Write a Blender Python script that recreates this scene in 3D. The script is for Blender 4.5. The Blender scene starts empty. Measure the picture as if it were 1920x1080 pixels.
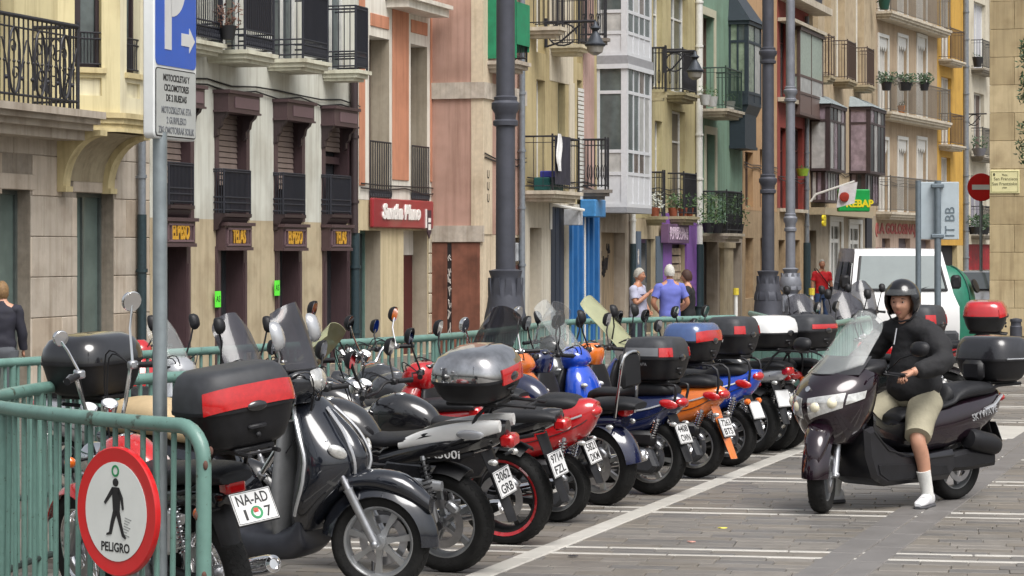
import bpy, math, random
from math import sin, cos, pi, radians
from mathutils import Vector, Matrix
random.seed(7)
S = bpy.context.scene
COL = S.collection
# ---------------------------------------------------------------- camera, sky, sun, exposure
EYE = 1.9; FOC = 4800.0; HZ = 470.0
cd = bpy.data.cameras.new('camera'); cam = bpy.data.objects.new('camera', cd); COL.objects.link(cam)
cam.location = (0, 0, EYE); cam.rotation_euler = (pi / 2, 0, 0)
cd.sensor_width = 36; cd.lens = 36 * FOC / 1920; cd.shift_y = -(540 - HZ) / 1920; cd.clip_end = 2000; cd.clip_start = .2
S.camera = cam
W = bpy.data.worlds.new('World'); S.world = W; W.use_nodes = True
SUN_EL, SUN_AZ = radians(58), radians(150)
nt = W.node_tree; nt.nodes.clear()
sky = nt.nodes.new('ShaderNodeTexSky'); sky.sky_type = 'NISHITA'; sky.sun_disc = False
sky.sun_elevation = SUN_EL; sky.sun_rotation = SUN_AZ; sky.dust_density = 5; sky.air_density = 1.2; sky.ozone_density = 1
hs = nt.nodes.new('ShaderNodeHueSaturation'); hs.inputs['Saturation'].default_value = .30
bg = nt.nodes.new('ShaderNodeBackground'); bg.inputs[1].default_value = .115
wo = nt.nodes.new('ShaderNodeOutputWorld')
nt.links.new(sky.outputs[0], hs.inputs['Color']); nt.links.new(hs.outputs[0], bg.inputs[0]); nt.links.new(bg.outputs[0], wo.inputs[0])
sl = bpy.data.lights.new('sun', 'SUN'); sl.energy = 2.0; sl.angle = radians(36); sl.color = (1, .975, .94)
so = bpy.data.objects.new('sun', sl); COL.objects.link(so)
# the sun stands behind the camera's right shoulder (azimuth clockwise from +Y)
sd = Vector((sin(SUN_AZ) * cos(SUN_EL), cos(SUN_AZ) * cos(SUN_EL), sin(SUN_EL)))
so.rotation_euler = sd.to_track_quat('Z', 'Y').to_euler(); so.location = (20, -30, 60)
S.view_settings.view_transform = 'Standard'; S.view_settings.look = 'None'
S.view_settings.exposure = 0.55; S.view_settings.gamma = 1; S.view_settings.use_curve_mapping = False
S.cycles.max_bounces = 7; S.cycles.transparent_max_bounces = 16; S.cycles.use_denoising = True

# ---------------------------------------------------------------- helpers
def G(px, py):
    Y = FOC * EYE / (py - HZ); return Vector(((px - 960) / FOC * Y, Y, 0))
def PT(px, py, Y):
    return Vector(((px - 960) / FOC * Y, Y, EYE - (py - HZ) / FOC * Y))
def lin(h):
    h = h.lstrip('#'); r = []
    for i in (0, 2, 4):
        v = int(h[i:i + 2], 16) / 255; r.append(v / 12.92 if v <= .04045 else ((v + .055) / 1.055) ** 2.4)
    return tuple(r)
_M = {}
def mat(name, col, rough=.5, metal=0., coat=0., var=.12, sc=12., bump=0., bsc=90., alpha=1., spec=.5, kind='', sub=0., aniso=1.):
    """procedural material: noise-varied colour and gloss, optional fine bump; kind: '' plain, 'wall' plaster with runs, 'wood', 'stone'"""
    if name in _M: return _M[name]
    if isinstance(col, str): col = lin(col)
    m = bpy.data.materials.new(name); m.use_nodes = True; n = m.node_tree; N = n.nodes; L = n.links
    b = N['Principled BSDF']
    b.inputs['Roughness'].default_value = rough; b.inputs['Metallic'].default_value = metal
    b.inputs['Coat Weight'].default_value = coat; b.inputs['Coat Roughness'].default_value = .04
    b.inputs['Specular IOR Level'].default_value = spec; b.inputs['Alpha'].default_value = alpha
    tc = N.new('ShaderNodeTexCoord'); mp = N.new('ShaderNodeMapping'); L.new(tc.outputs['Object'], mp.inputs[0])
    nz = N.new('ShaderNodeTexNoise'); nz.inputs['Scale'].default_value = sc; nz.inputs['Detail'].default_value = 6; nz.inputs['Roughness'].default_value = .6
    L.new(mp.outputs[0], nz.inputs['Vector'])
    cr_ = N.new('ShaderNodeValToRGB'); cr_.color_ramp.elements[0].position = .3; cr_.color_ramp.elements[1].position = .7
    cr_.color_ramp.elements[0].color = tuple(max(0, c * (1 - var)) for c in col) + (1,)
    cr_.color_ramp.elements[1].color = tuple(min(1, c * (1 + var)) for c in col) + (1,)
    L.new(nz.outputs[0], cr_.inputs[0]); colout = cr_.outputs[0]
    if kind in ('wall', 'stone'):
        # grime: rain runs (stretched in z) and broad blotches
        m2 = N.new('ShaderNodeMapping'); m2.inputs['Scale'].default_value = (4.2, 4.2, .22); L.new(tc.outputs['Object'], m2.inputs[0])
        n2 = N.new('ShaderNodeTexNoise'); n2.inputs['Scale'].default_value = 1.6; n2.inputs['Detail'].default_value = 8; n2.inputs['Roughness'].default_value = .7; L.new(m2.outputs[0], n2.inputs['Vector'])
        r2 = N.new('ShaderNodeValToRGB'); r2.color_ramp.elements[0].position = .47; r2.color_ramp.elements[1].position = .80; L.new(n2.outputs[0], r2.inputs[0])
        n3 = N.new('ShaderNodeTexNoise'); n3.inputs['Scale'].default_value = 1.1 if kind == 'wall' else 2.2; n3.inputs['Detail'].default_value = 7; L.new(tc.outputs['Object'], n3.inputs['Vector'])
        r3 = N.new('ShaderNodeValToRGB'); r3.color_ramp.elements[0].position = .48; r3.color_ramp.elements[1].position = .8; L.new(n3.outputs[0], r3.inputs[0])
        mx = N.new('ShaderNodeMix'); mx.data_type = 'RGBA'; mx.blend_type = 'MULTIPLY'; mx.inputs[7].default_value = (.58, .54, .49, 1)
        L.new(r2.outputs[0], mx.inputs[0]); L.new(colout, mx.inputs[6])
        my = N.new('ShaderNodeMix'); my.data_type = 'RGBA'; my.blend_type = 'MULTIPLY'; my.inputs[7].default_value = (.68, .64, .60, 1)
        L.new(r3.outputs[0], my.inputs[0]); L.new(mx.outputs[2], my.inputs[6]); colout = my.outputs[2]
    if kind in ('pave', 'chip'):
        if kind == 'pave':
            ge = N.new('ShaderNodeNewGeometry'); L.new(ge.outputs['Position'], mp.inputs[0]); src = ge.outputs['Position']
        else: src = tc.outputs['Object']
        lev = ((.5, .85, .5, (.55, .53, .5, 1)), (5., .58, .8, (.72, .7, .68, 1))) if kind == 'pave' else ((9., .60, .66, (.35, .25, .2, 1)), (34., .63, .68, (.45, .38, .33, 1)))
        for s_, p0, p1, cc in lev:
            q1 = N.new('ShaderNodeTexNoise'); q1.inputs['Scale'].default_value = s_; q1.inputs['Detail'].default_value = 8; q1.inputs['Roughness'].default_value = .65; L.new(src, q1.inputs['Vector'])
            q2 = N.new('ShaderNodeValToRGB'); q2.color_ramp.elements[0].position = min(p0, p1); q2.color_ramp.elements[1].position = max(p0, p1); L.new(q1.outputs[0], q2.inputs[0])
            q3 = N.new('ShaderNodeMix'); q3.data_type = 'RGBA'; q3.blend_type = 'MULTIPLY'; q3.inputs[7].default_value = cc; L.new(q2.outputs[0], q3.inputs[0]); L.new(colout, q3.inputs[6]); colout = q3.outputs[2]
    if kind == 'wood':
        mp.inputs['Scale'].default_value = (6, 6, .5)
    L.new(colout, b.inputs['Base Color'])
    mr = N.new('ShaderNodeMapRange'); mr.inputs[3].default_value = max(.02, rough * .8); mr.inputs[4].default_value = min(1, rough * 1.2 + .01)
    L.new(nz.outputs[0], mr.inputs[0]); L.new(mr.outputs[0], b.inputs['Roughness'])
    if bump:
        nb = N.new('ShaderNodeTexNoise'); nb.inputs['Scale'].default_value = bsc; nb.inputs['Detail'].default_value = 5
        L.new((tc if kind != 'wood' else mp).outputs['Object' if kind != 'wood' else 0], nb.inputs['Vector'])
        bp = N.new('ShaderNodeBump'); bp.inputs['Strength'].default_value = bump; bp.inputs['Distance'].default_value = .01
        L.new(nb.outputs[0], bp.inputs['Height']); L.new(bp.outputs[0], b.inputs['Normal'])
    _M[name] = m; return m
def glass(name, col, alpha=.35, rough=.09):
    m = mat(name, col, rough=rough, var=.25, sc=3, alpha=alpha, spec=.6); return m

class MB:
    """collects shapes; build with obj()"""
    def __init__(s): s.v = []; s.f = []
    def add(s, vs, fs, M=None):
        o = len(s.v)
        s.v += [tuple(M @ Vector(p)) for p in vs] if M is not None else [tuple(p) for p in vs]
        s.f += [tuple(i + o for i in f) for f in fs]; return s
    def box(s, x0, x1, y0, y1, z0, z1, M=None, b=0):
        x0, x1 = min(x0, x1), max(x0, x1); y0, y1 = min(y0, y1), max(y0, y1); z0, z1 = min(z0, z1), max(z0, z1)
        if b <= 0:
            v = [(x, y, z) for x in (x0, x1) for y in (y0, y1) for z in (z0, z1)]
            return s.add(v, [(0, 1, 3, 2), (4, 6, 7, 5), (0, 4, 5, 1), (2, 3, 7, 6), (0, 2, 6, 4), (1, 5, 7, 3)], M)
        b = min(b, (x1 - x0) * .45, (y1 - y0) * .45, (z1 - z0) * .45)
        v = []; idx = {}
        X = (x0, x1); Y = (y0, y1); Z = (z0, z1)
        for i in (0, 1):
            for j in (0, 1):
                for k in (0, 1):
                    sx, sy, sz = (1 - 2 * i), (1 - 2 * j), (1 - 2 * k)
                    for a, p in enumerate(((X[i], Y[j] + sy * b, Z[k] + sz * b), (X[i] + sx * b, Y[j], Z[k] + sz * b), (X[i] + sx * b, Y[j] + sy * b, Z[k]))):
                        idx[i, j, k, a] = len(v); v.append(p)
        q = lambda *t: tuple(idx[e] for e in t)
        f = []
        for i in (0, 1):
            f.append(q((i, 0, 0, 0), (i, 1, 0, 0), (i, 1, 1, 0), (i, 0, 1, 0)) [::(-1 if i == 0 else 1)])
            f.append(q((0, i, 0, 1), (1, i, 0, 1), (1, i, 1, 1), (0, i, 1, 1)) [::(1 if i == 0 else -1)])
            f.append(q((0, 0, i, 2), (1, 0, i, 2), (1, 1, i, 2), (0, 1, i, 2)) [::(-1 if i == 0 else 1)])
        for i in (0, 1):
            for j in (0, 1):
                f.append(q((i, j, 0, 0), (i, j, 1, 0), (i, j, 1, 1), (i, j, 0, 1)) [::(1 if (i + j) % 2 == 0 else -1)])
                f.append(q((i, 0, j, 0), (i, 1, j, 0), (i, 1, j, 2), (i, 0, j, 2)) [::(-1 if (i + j) % 2 == 0 else 1)])
                f.append(q((0, i, j, 1), (1, i, j, 1), (1, i, j, 2), (0, i, j, 2)) [::(1 if (i + j) % 2 == 0 else -1)])
        for i in (0, 1):
            for j in (0, 1):
                for k in (0, 1):
                    f.append(q((i, j, k, 0), (i, j, k, 1), (i, j, k, 2)) [::(1 if (i + j + k) % 2 == 0 else -1)])
        return s.add(v, f, M)
    def loft(s, rings, c0=True, c1=True, M=None, wrap=True):
        n = len(rings[0]); v = [p for r in rings for p in r]; f = []
        for a in range(len(rings) - 1):
            for i in range(n if wrap else n - 1):
                j = (i + 1) % n; f.append((a * n + i, a * n + j, (a + 1) * n + j, (a + 1) * n + i))
        if c0: f.append(tuple(range(n - 1, -1, -1)))
        if c1: f.append(tuple(range((len(rings) - 1) * n, len(rings) * n)))
        return s.add(v, f, M)
    def tube(s, pts, r, n=8, M=None, closed=False, cap=True):
        P = [Vector(p) for p in pts]; m = len(P)
        R = r if isinstance(r, (list, tuple)) else [r] * m
        T = []
        for i in range(m):
            a = P[(i - 1) % m] if (i > 0 or closed) else P[i]; b = P[(i + 1) % m] if (i < m - 1 or closed) else P[i]
            t = b - a; T.append(t.normalized() if t.length > 1e-9 else Vector((0, 0, 1)))
        u = T[0].orthogonal().normalized(); rings = []
        for i in range(m):
            u = (u - T[i] * u.dot(T[i])); u = u.normalized() if u.length > 1e-6 else T[i].orthogonal().normalized()
            w = T[i].cross(u)
            rings.append([P[i] + (u * cos(2 * pi * k / n) + w * sin(2 * pi * k / n)) * R[i] for k in range(n)])
        if closed: rings.append(rings[0]); return s.loft(rings, False, False, M)
        return s.loft(rings, cap, cap, M)
    def lathe(s, prof, n=24, M=None, closed=False):
        """profile [(r, z)] about z"""
        rings = [[(r * cos(2 * pi * k / n), r * sin(2 * pi * k / n), z) for k in range(n)] for r, z in prof]
        if closed: rings.append(rings[0])
        return s.loft(rings, not closed, not closed, M)
    def prism(s, out, y0, y1, b=0, M=None):
        """outline [(x, z)] extruded along y, edges chamfered by b"""
        n = len(out); A = sum(out[i][0] * out[(i + 1) % n][1] - out[(i + 1) % n][0] * out[i][1] for i in range(n))
        if A < 0: out = out[::-1]
        def inset(d):
            r = []
            for i in range(n):
                p = Vector(out[i - 1]); c = Vector(out[i]); q = Vector(out[(i + 1) % n])
                e1 = (c - p); e2 = (q - c)
                e1 = e1.normalized() if e1.length > 1e-9 else Vector((1, 0)); e2 = e2.normalized() if e2.length > 1e-9 else e1
                nn = Vector((-e1.y, e1.x)) + Vector((-e2.y, e2.x))
                if nn.length < 1e-6: r.append(c); continue
                nn.normalize(); k = max(.5, nn.dot(Vector((-e1.y, e1.x)))); r.append(c + nn * d / k)
            return r
        if b > 0:
            L = [(y0, inset(b)), (y0 + b, out), (y1 - b, out), (y1, inset(b))]
        else: L = [(y0, out), (y1, out)]
        rings = [[(p[0], y, p[1]) for p in o] for y, o in L]
        rings = [r[::-1] for r in rings]
        return s.loft(rings, True, True, M)
    def ball(s, c, r, nu=16, nv=10, M=None):
        r = r if isinstance(r, (tuple, list)) else (r, r, r); v = []; f = []
        v.append((c[0], c[1], c[2] - r[2]))
        for j in range(1, nv):
            a = -pi / 2 + pi * j / nv
            for i in range(nu):
                v.append((c[0] + r[0] * cos(a) * cos(2 * pi * i / nu), c[1] + r[1] * cos(a) * sin(2 * pi * i / nu), c[2] + r[2] * sin(a)))
        v.append((c[0], c[1], c[2] + r[2])); e = len(v) - 1
        for i in range(nu):
            f.append((0, 1 + (i + 1) % nu, 1 + i)); f.append((e, e - nu + i, e - nu + (i + 1) % nu))
            for j in range(nv - 2):
                a = 1 + j * nu + i; b2 = 1 + j * nu + (i + 1) % nu; f.append((a, b2, b2 + nu, a + nu))
        return s.add(v, f, M)
    def sheet(s, fn, nu, nv, th=.004, M=None):
        """curved sheet fn(u, v) with thickness"""
        P = [[Vector(fn(i / nu, j / nv)) for i in range(nu + 1)] for j in range(nv + 1)]
        def nrm(i, j):
            a = P[j][min(nu, i + 1)] - P[j][max(0, i - 1)]; b = P[min(nv, j + 1)][i] - P[max(0, j - 1)][i]
            c = a.cross(b); return c.normalized() if c.length > 1e-12 else Vector((0, 0, 1))
        v = []; f = []; w = nu + 1; o = w * (nv + 1)
        for sg in (.5, -.5):
            for j in range(nv + 1):
                for i in range(nu + 1): v.append(P[j][i] + nrm(i, j) * th * sg)
        for j in range(nv):
            for i in range(nu):
                a = j * w + i; f.append((a, a + 1, a + 1 + w, a + w)); f.append((o + a, o + a + w, o + a + 1 + w, o + a + 1))
        bd = [i for i in range(w)] + [j * w + nu for j in range(1, nv + 1)] + [nv * w + i for i in range(nu - 1, -1, -1)] + [j * w for j in range(nv - 1, 0, -1)]
        for k in range(len(bd)):
            a, b = bd[k], bd[(k + 1) % len(bd)]; f.append((a, o + a, o + b, b))
        return s.add(v, f, M)

def obj(name, mb, m, parent=None, ang=38, M=None):
    if isinstance(mb, MB):
        me = bpy.data.meshes.new(name); me.from_pydata(mb.v, [], mb.f); me.validate()
        if ang:
            me.polygons.foreach_set('use_smooth', [True] * len(me.polygons))
            me.set_sharp_from_angle(angle=radians(ang))
        for x in (m if isinstance(m, (list, tuple)) else [m]): me.materials.append(x)
    else: me = mb
    o = bpy.data.objects.new(name, me); COL.objects.link(o)
    if parent: o.parent = parent
    if M is not None: o.matrix_local = M
    return o
def tag(o, label=None, cat=None, group=None, kind=None):
    if label: o['label'] = label
    if cat: o['category'] = cat
    if group: o['group'] = group
    if kind: o['kind'] = kind
    return o
def thing(name, label, cat, loc=(0, 0, 0), rot=(0, 0, 0), group=None):
    o = bpy.data.objects.new(name, None); COL.objects.link(o); o.location = loc; o.rotation_euler = rot
    o.empty_display_size = .1
    return tag(o, label, cat, group)
def rep(name, me, parent, M, m=None):
    """another object on the same mesh"""
    o = bpy.data.objects.new(name, me); COL.objects.link(o); o.parent = parent; o.matrix_local = M; return o
def T(x, y, z): return Matrix.Translation((x, y, z))
def Rx(a): return Matrix.Rotation(radians(a), 4, 'X')
def Ry(a): return Matrix.Rotation(radians(a), 4, 'Y')
def Rz(a): return Matrix.Rotation(radians(a), 4, 'Z')
def Sc(x, y, z): return Matrix.Diagonal((x, y, z, 1))
def cr(pts, k=4):
    """Catmull-Rom through tuples"""
    n = len(pts); out = []
    for i in range(n - 1):
        p0, p1, p2, p3 = pts[max(0, i - 1)], pts[i], pts[i + 1], pts[min(n - 1, i + 2)]
        for q in range(k):
            t = q / k
            out.append(tuple(.5 * (2 * b + (c - a) * t + (2 * a - 5 * b + 4 * c - d) * t * t + (-a + 3 * b - 3 * c + d) * t ** 3) for a, b, c, d in zip(p0, p1, p2, p3)))
    out.append(tuple(pts[-1])); return out
def sup(t, w, h, e):
    c, s_ = cos(t), sin(t); p = 2 / e
    return (math.copysign(abs(c) ** p, c) * w, math.copysign(abs(s_) ** p, s_) * h)
def xshell(mb, st, k=4, n=22, M=None, y=0):
    """body panel lofted along x: stations (x, zlo, zhi, halfwidth, exponent)"""
    rings = []
    for x, zl, zh, w, e in cr(st, k):
        w = max(w, .002); h = max((zh - zl) / 2, .002); zc = (zl + zh) / 2
        rings.append([(x, y + a, zc + b) for a, b in (sup(2 * pi * i / n, w, h, max(1.4, e)) for i in range(n))])
    return mb.loft(rings, M=M)
def zshell(mb, st, k=4, n=26, M=None):
    """body panel lofted along z: stations (z, xback, xfront, halfwidth, exponent)"""
    rings = []
    for z, xa, xb, w, e in cr(st, k):
        w = max(w, .002); h = max((xb - xa) / 2, .002); xc = (xa + xb) / 2
        rings.append([(xc + a, b, z) for a, b in (sup(2 * pi * i / n, h, w, max(1.4, e)) for i in range(n))])
    return mb.loft(rings, M=M)
_F = {}
def text(name, s, size, m, parent, M, ext=.002, sx=1., align='CENTER', bold=0., fit=None, slant=0.):
    c = bpy.data.curves.new('letters', 'FONT'); c.body = s; c.size = size; c.extrude = ext; c.align_x = align; c.align_y = 'CENTER'; c.offset = bold; c.resolution_u = 3
    o = bpy.data.objects.new('letters', c); COL.objects.link(o)
    me = bpy.data.meshes.new_from_object(o.evaluated_get(bpy.context.evaluated_depsgraph_get()))
    bpy.data.objects.remove(o); bpy.data.curves.remove(c)
    if fit:
        xs = [v.co.x for v in me.vertices]; sx = fit / (max(xs) - min(xs)); me.transform(T(-(max(xs) + min(xs)) / 2, 0, 0))
    if slant: me.transform(Matrix(((1, slant, 0, 0), (0, 1, 0, 0), (0, 0, 1, 0), (0, 0, 0, 1))))
    me.transform(Sc(sx, 1, 1)); me.materials.clear(); me.materials.append(m)
    return rep(name, me, parent, M)

# ---------------------------------------------------------------- common materials
ASPH = mat('joint_sand', '#615c54', .9, var=.25, sc=3, bump=.3)
BLACKPL = mat('black_plastic', (.011, .011, .013), .46, spec=.35, var=.3, bump=.12, bsc=400)
GREYPL = mat('grey_plastic', (.036, .038, .043), .50, spec=.35, var=.25, bump=.1, bsc=400)
BLACKGL = mat('black_gloss', (.008, .008, .010), .16, coat=1, var=.3)
RUBBER = mat('tyre_rubber', (.011, .011, .011), .75, spec=.3, var=.35, sc=18, bump=.35, bsc=70)
VINYL = mat('black_vinyl', (.014, .0145, .017), .5, spec=.35, var=.3, bump=.25, bsc=250)
TANV = mat('tan_vinyl', '#b59f7c', .5, var=.1, bump=.2, bsc=200)
CHROME = mat('chrome', (.75, .75, .76), .1, metal=1, var=.08)
STEEL = mat('steel', (.5, .5, .52), .32, metal=1, var=.2)
ALU = mat('cast_aluminium', (.42, .43, .45), .38, metal=.9, var=.15)
DARKM = mat('dark_metal', (.035, .035, .038), .45, metal=.6, var=.3)
RIMBLK = mat('black_rim', (.015, .015, .016), .3, metal=.3, var=.2)
REDLENS = mat('red_lens', (.45, .008, .01), .12, coat=1, var=.15, sc=40)
ORLENS = mat('orange_lens', (.8, .16, .01), .12, coat=1, var=.15, sc=40)
CLLENS = mat('clear_lens', (.62, .62, .6), .06, metal=.55, coat=1, var=.3, sc=25)
MIRROR = mat('mirror_glass', (.75, .76, .78), .03, metal=1, var=.02)
WHITEP = mat('white_paint', (.72, .72, .71), .22, coat=.9, var=.05)
SILVER = mat('silver_paint', (.48, .49, .51), .25, metal=.5, coat=.9, var=.06)
REDP = mat('red_paint', (.42, .008, .012), .18, coat=1, var=.1)
ORANGEP = mat('orange_paint', (.68, .16, .02), .2, coat=1, var=.1)
BLUEP = mat('blue_paint', (.015, .07, .5), .16, coat=1, var=.12)
NAVYP = mat('navy_paint', (.008, .011, .04), .16, coat=1, var=.2)
PLUMP = mat('plum_paint', (.022, .006, .016), .14, metal=.3, coat=1, var=.25)
INK = mat('ink_black', (.012, .012, .013), .5, var=.1)
PLATEW = mat('plate_white', (.68, .68, .68), .35, var=.08)
SMOKE = glass('smoked_screen', (.055, .055, .066), .68)
CLEAR = glass('clear_screen', (.5, .53, .53), .17)
OLIVE = glass('yellowed_screen', (.36, .37, .22), .72)
# ================================================================ SETTING: ground and paving
U = Vector((.2945, .9556, 0)); V = Vector((.9556, -.2945, 0))      # along the street / from the facades to the square
Q = Vector((.182, .983, 0)); Wd = Vector((.983, -.182, 0))          # paving courses
gm = MB(); gm.box(-300, 300, -60, 700, -.6, -.05)
ground = tag(obj('ground', gm, mat('far_paving', '#77736c', .75, var=.2, sc=.6), ang=0), kind='structure')
pm = [mat('paver_a', '#6e6a65', .55, var=.14, sc=5, bump=.2, bsc=30, kind='pave'), mat('paver_b', '#76716b', .55, var=.14, sc=6, bump=.2, bsc=30, kind='pave'),
      mat('paver_c', '#686562', .5, var=.15, sc=5, bump=.2, bsc=30, kind='pave'), mat('paver_d', '#716b63', .55, var=.15, sc=5, bump=.2, bsc=30, kind='pave')]
pw = mat('white_marble_slab', '#b3b0a9', .55, var=.12, sc=4, bump=.15, bsc=40, kind='pave')
pb = mat('dark_band_slab', '#6e6b69', .55, var=.12, sc=3, bump=.15, bsc=30, kind='pave')
bed = MB(); 
def qw(q, w): return Q * q + Wd * w
bed.add([qw(9, -22), qw(9, 30), qw(80, 30), qw(80, -22)], [(0, 1, 2, 3)])
for i in range(len(bed.v)): bed.v[i] = (bed.v[i][0], bed.v[i][1], -.030)
plaza = tag(obj('paved_plaza', bed, ASPH, ang=0), kind='structure')
def slab_mesh(L, H, m, z1=0., b=.006):
    k = MB(); k.box(-L / 2, L / 2, -H / 2, H / 2, -.04, z1, b=b); o = obj('paver', k, m, plaza, ang=0); me = o.data; bpy.data.objects.remove(o); return me
def place(name, me, c, d, dz=0):
    a = math.atan2(d.y, d.x); return rep(name, me, plaza, T(c.x, c.y, dz) @ Rz(math.degrees(a)))
PERIOD = 2.6; ST = .06; GAP = .27; NR = 13; ROW = (PERIOD - 2 * ST - GAP) / NR
PL = .36
near, field = [], []
stripe = []
q = 15.87 - 2 * PERIOD
rows = []
while q < 47:
    stripe.append(q); rows += [(q + ST, GAP / 2), (q + ST + GAP / 2, GAP / 2)]; stripe.append(q + ST + GAP)
    for i in range(NR): rows.append((q + 2 * ST + GAP + i * ROW, ROW))
    q += PERIOD
for r0, h in rows:
    qc = r0 + h / 2; off = random.random() * PL
    w0 = -.22 * qc - 2.5; w1 = .235 * qc + 1
    w = w0 + off
    while w < w1:
        L = PL * random.choice((1, 1, .8, 1.15)); near.append((qc, w + L / 2, L, h)); w += L
# the 300 pavers that show largest (open floor in front of the bikes) are objects, the rest one mesh
def vis(p):
    c = qw(p[0], p[1]); px = 960 + FOC * c.x / c.y; py = HZ + FOC * EYE / c.y
    if py > 1078 or px < 600 or px > 1925: return -1
    if (px - 900) * .397 + (py - 1080) < -20: return -1
    return p[2] * p[3] / c.y ** 3
near.sort(key=vis, reverse=True)
cells = {}
for i, (qc, w, L, h) in enumerate(near):
    dz = random.uniform(-.003, .002)
    if i < 296:
        key = (round(L, 3), round(h, 3), random.randrange(4))
        if key not in cells: cells[key] = slab_mesh(key[0] - .003, key[1] - .005, pm[key[2]])
        place('paver', cells[key], qw(qc, w), Wd, dz)
    else: field.append((qc, w, L, h, dz))
fm = MB(); fi = []
for qc, w, L, h, dz in field:
    c = qw(qc, w); a = Wd * (L / 2 - .002); b = Q * (h / 2 - .004); k = random.randrange(4); n0 = len(fm.f)
    t = [c - a - b, c + a - b, c + a + b, c - a + b]
    fm.add([(p.x, p.y, dz) for p in t] + [(p.x, p.y, -.035) for p in t], [(0, 1, 2, 3), (0, 4, 5, 1), (1, 5, 6, 2), (2, 6, 7, 3), (3, 7, 4, 0)])
    fi += [k] * 5
pf = tag(obj('small_pavers', fm, pm, plaza, ang=0), kind='stuff'); pf.data.polygons.foreach_set('material_index', fi)
# thin white stripes in pairs across the square, laid of long slabs
for si, sq in enumerate(stripe):
    if sq > 44: continue
    w = -.2 * sq - 1 + random.random(); L = 1.15
    me = cells.setdefault(('s', L), slab_mesh(L - .012, ST, pw, .001, .004))
    while w < .225 * sq + 1:
        place('white_stripe_slab', me, qw(sq + ST / 2, w), Wd, .002 + random.uniform(-.001, .001)); w += L
# the bay line and the dark diagonal band run with the street
me = slab_mesh(.59, .15, pw, .008); s = 13.
while s < 25: place('bay_line_slab', me, U * s + V * -4.58, U, random.uniform(-.001, .001)); s += .6
me = slab_mesh(.78, .2, pb, .006); s = 12.
while s < 42:
    for k in (-2.73, -2.52): place('dark_band_slab', me, U * (s + (.4 if k < -2.6 else 0)) + V * k, U, random.uniform(-.001, .001))
    s += .79
c = G(1880, 811); me = slab_mesh(1.9, .42, pw, .008); place('crossing_slab', me, c, U)
for k in range(4): place('crossing_slab', me, c + U * (.5 + 1.0 * k) + V * (1.2 + 1.2 * k), U)
# raised kerb island at the end of the bay
km = MB(); isl = []
M_ = Matrix(((V.x, U.x, 0, 0), (V.y, U.y, 0, 0), (0, 0, 1, 0), (0, 0, 0, 1)))
for i in range(5): km.box(-4.72 - .95 * (i + 1) + .01, -4.72 - .95 * i, 25.0, 25.3, -.04, .22, M=M_, b=.02)
for i in range(8): km.box(-5.02, -4.72, 25.31 + i * 1.0, 26.3 + i * 1.0, -.04, .22, M=M_, b=.02)
KERB = mat('kerb_stone', '#6f6a60', .8, var=.25, sc=6, bump=.4, bsc=30)
kerb = tag(obj('kerb', km, KERB, ang=0), kind='structure')
im = MB(); im.box(-9.4, -5.03, 25.31, 33.3, -.04, .19, M=M_); tag(obj('pavement', im, pm[0], ang=0), kind='structure')

# ================================================================ FACADES
class FA:
    """a facade plane; local x along the street, y into the building, z up"""
    def __init__(s, name, label, px, origin=None, n=None, phi=None, group='old houses along the street', cat='building'):
        s.phi = math.atan2(U.y, U.x) if phi is None else phi
        s.u = Vector((cos(s.phi), sin(s.phi), 0)); s.i = Vector((-sin(s.phi), cos(s.phi), 0))
        if origin is None:
            k = (px - 960) / FOC; Y = n / (k * .9556 - .2945); origin = Vector((k * Y, Y, 0))
        s.o = Vector(origin); s.root = thing(name, label, cat, s.o, (0, 0, s.phi), group)
    def l(s, px, py=HZ, y=0.):
        d = Vector(((px - 960) / FOC, 1, -(py - HZ) / FOC)); C = Vector((0, 0, EYE))
        t = (y - (C - s.o).dot(s.i)) / d.dot(s.i); P = C + d * t; return (P - s.o).dot(s.u), P.z
    def x(s, px, y=0.): return s.l(px, HZ, y)[0]
    def z(s, px, py, y=0.): return s.l(px, py, y)[1]
    def r(s, a, b, t, d, y=0.):
        m = (a + b) / 2; return (s.x(a, y), s.x(b, y), s.z(m, d, y), s.z(m, t, y))
    def prot(s, pw_, pc):
        lo, hi = 0., 2.; x0 = s.x(pw_)
        for _ in range(40):
            m = (lo + hi) / 2
            if s.x(pc, -m) > x0: lo = m
            else: hi = m
        return lo
    def end(s, px, n=None): x = s.x(px); return s.o + s.u * x
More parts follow.
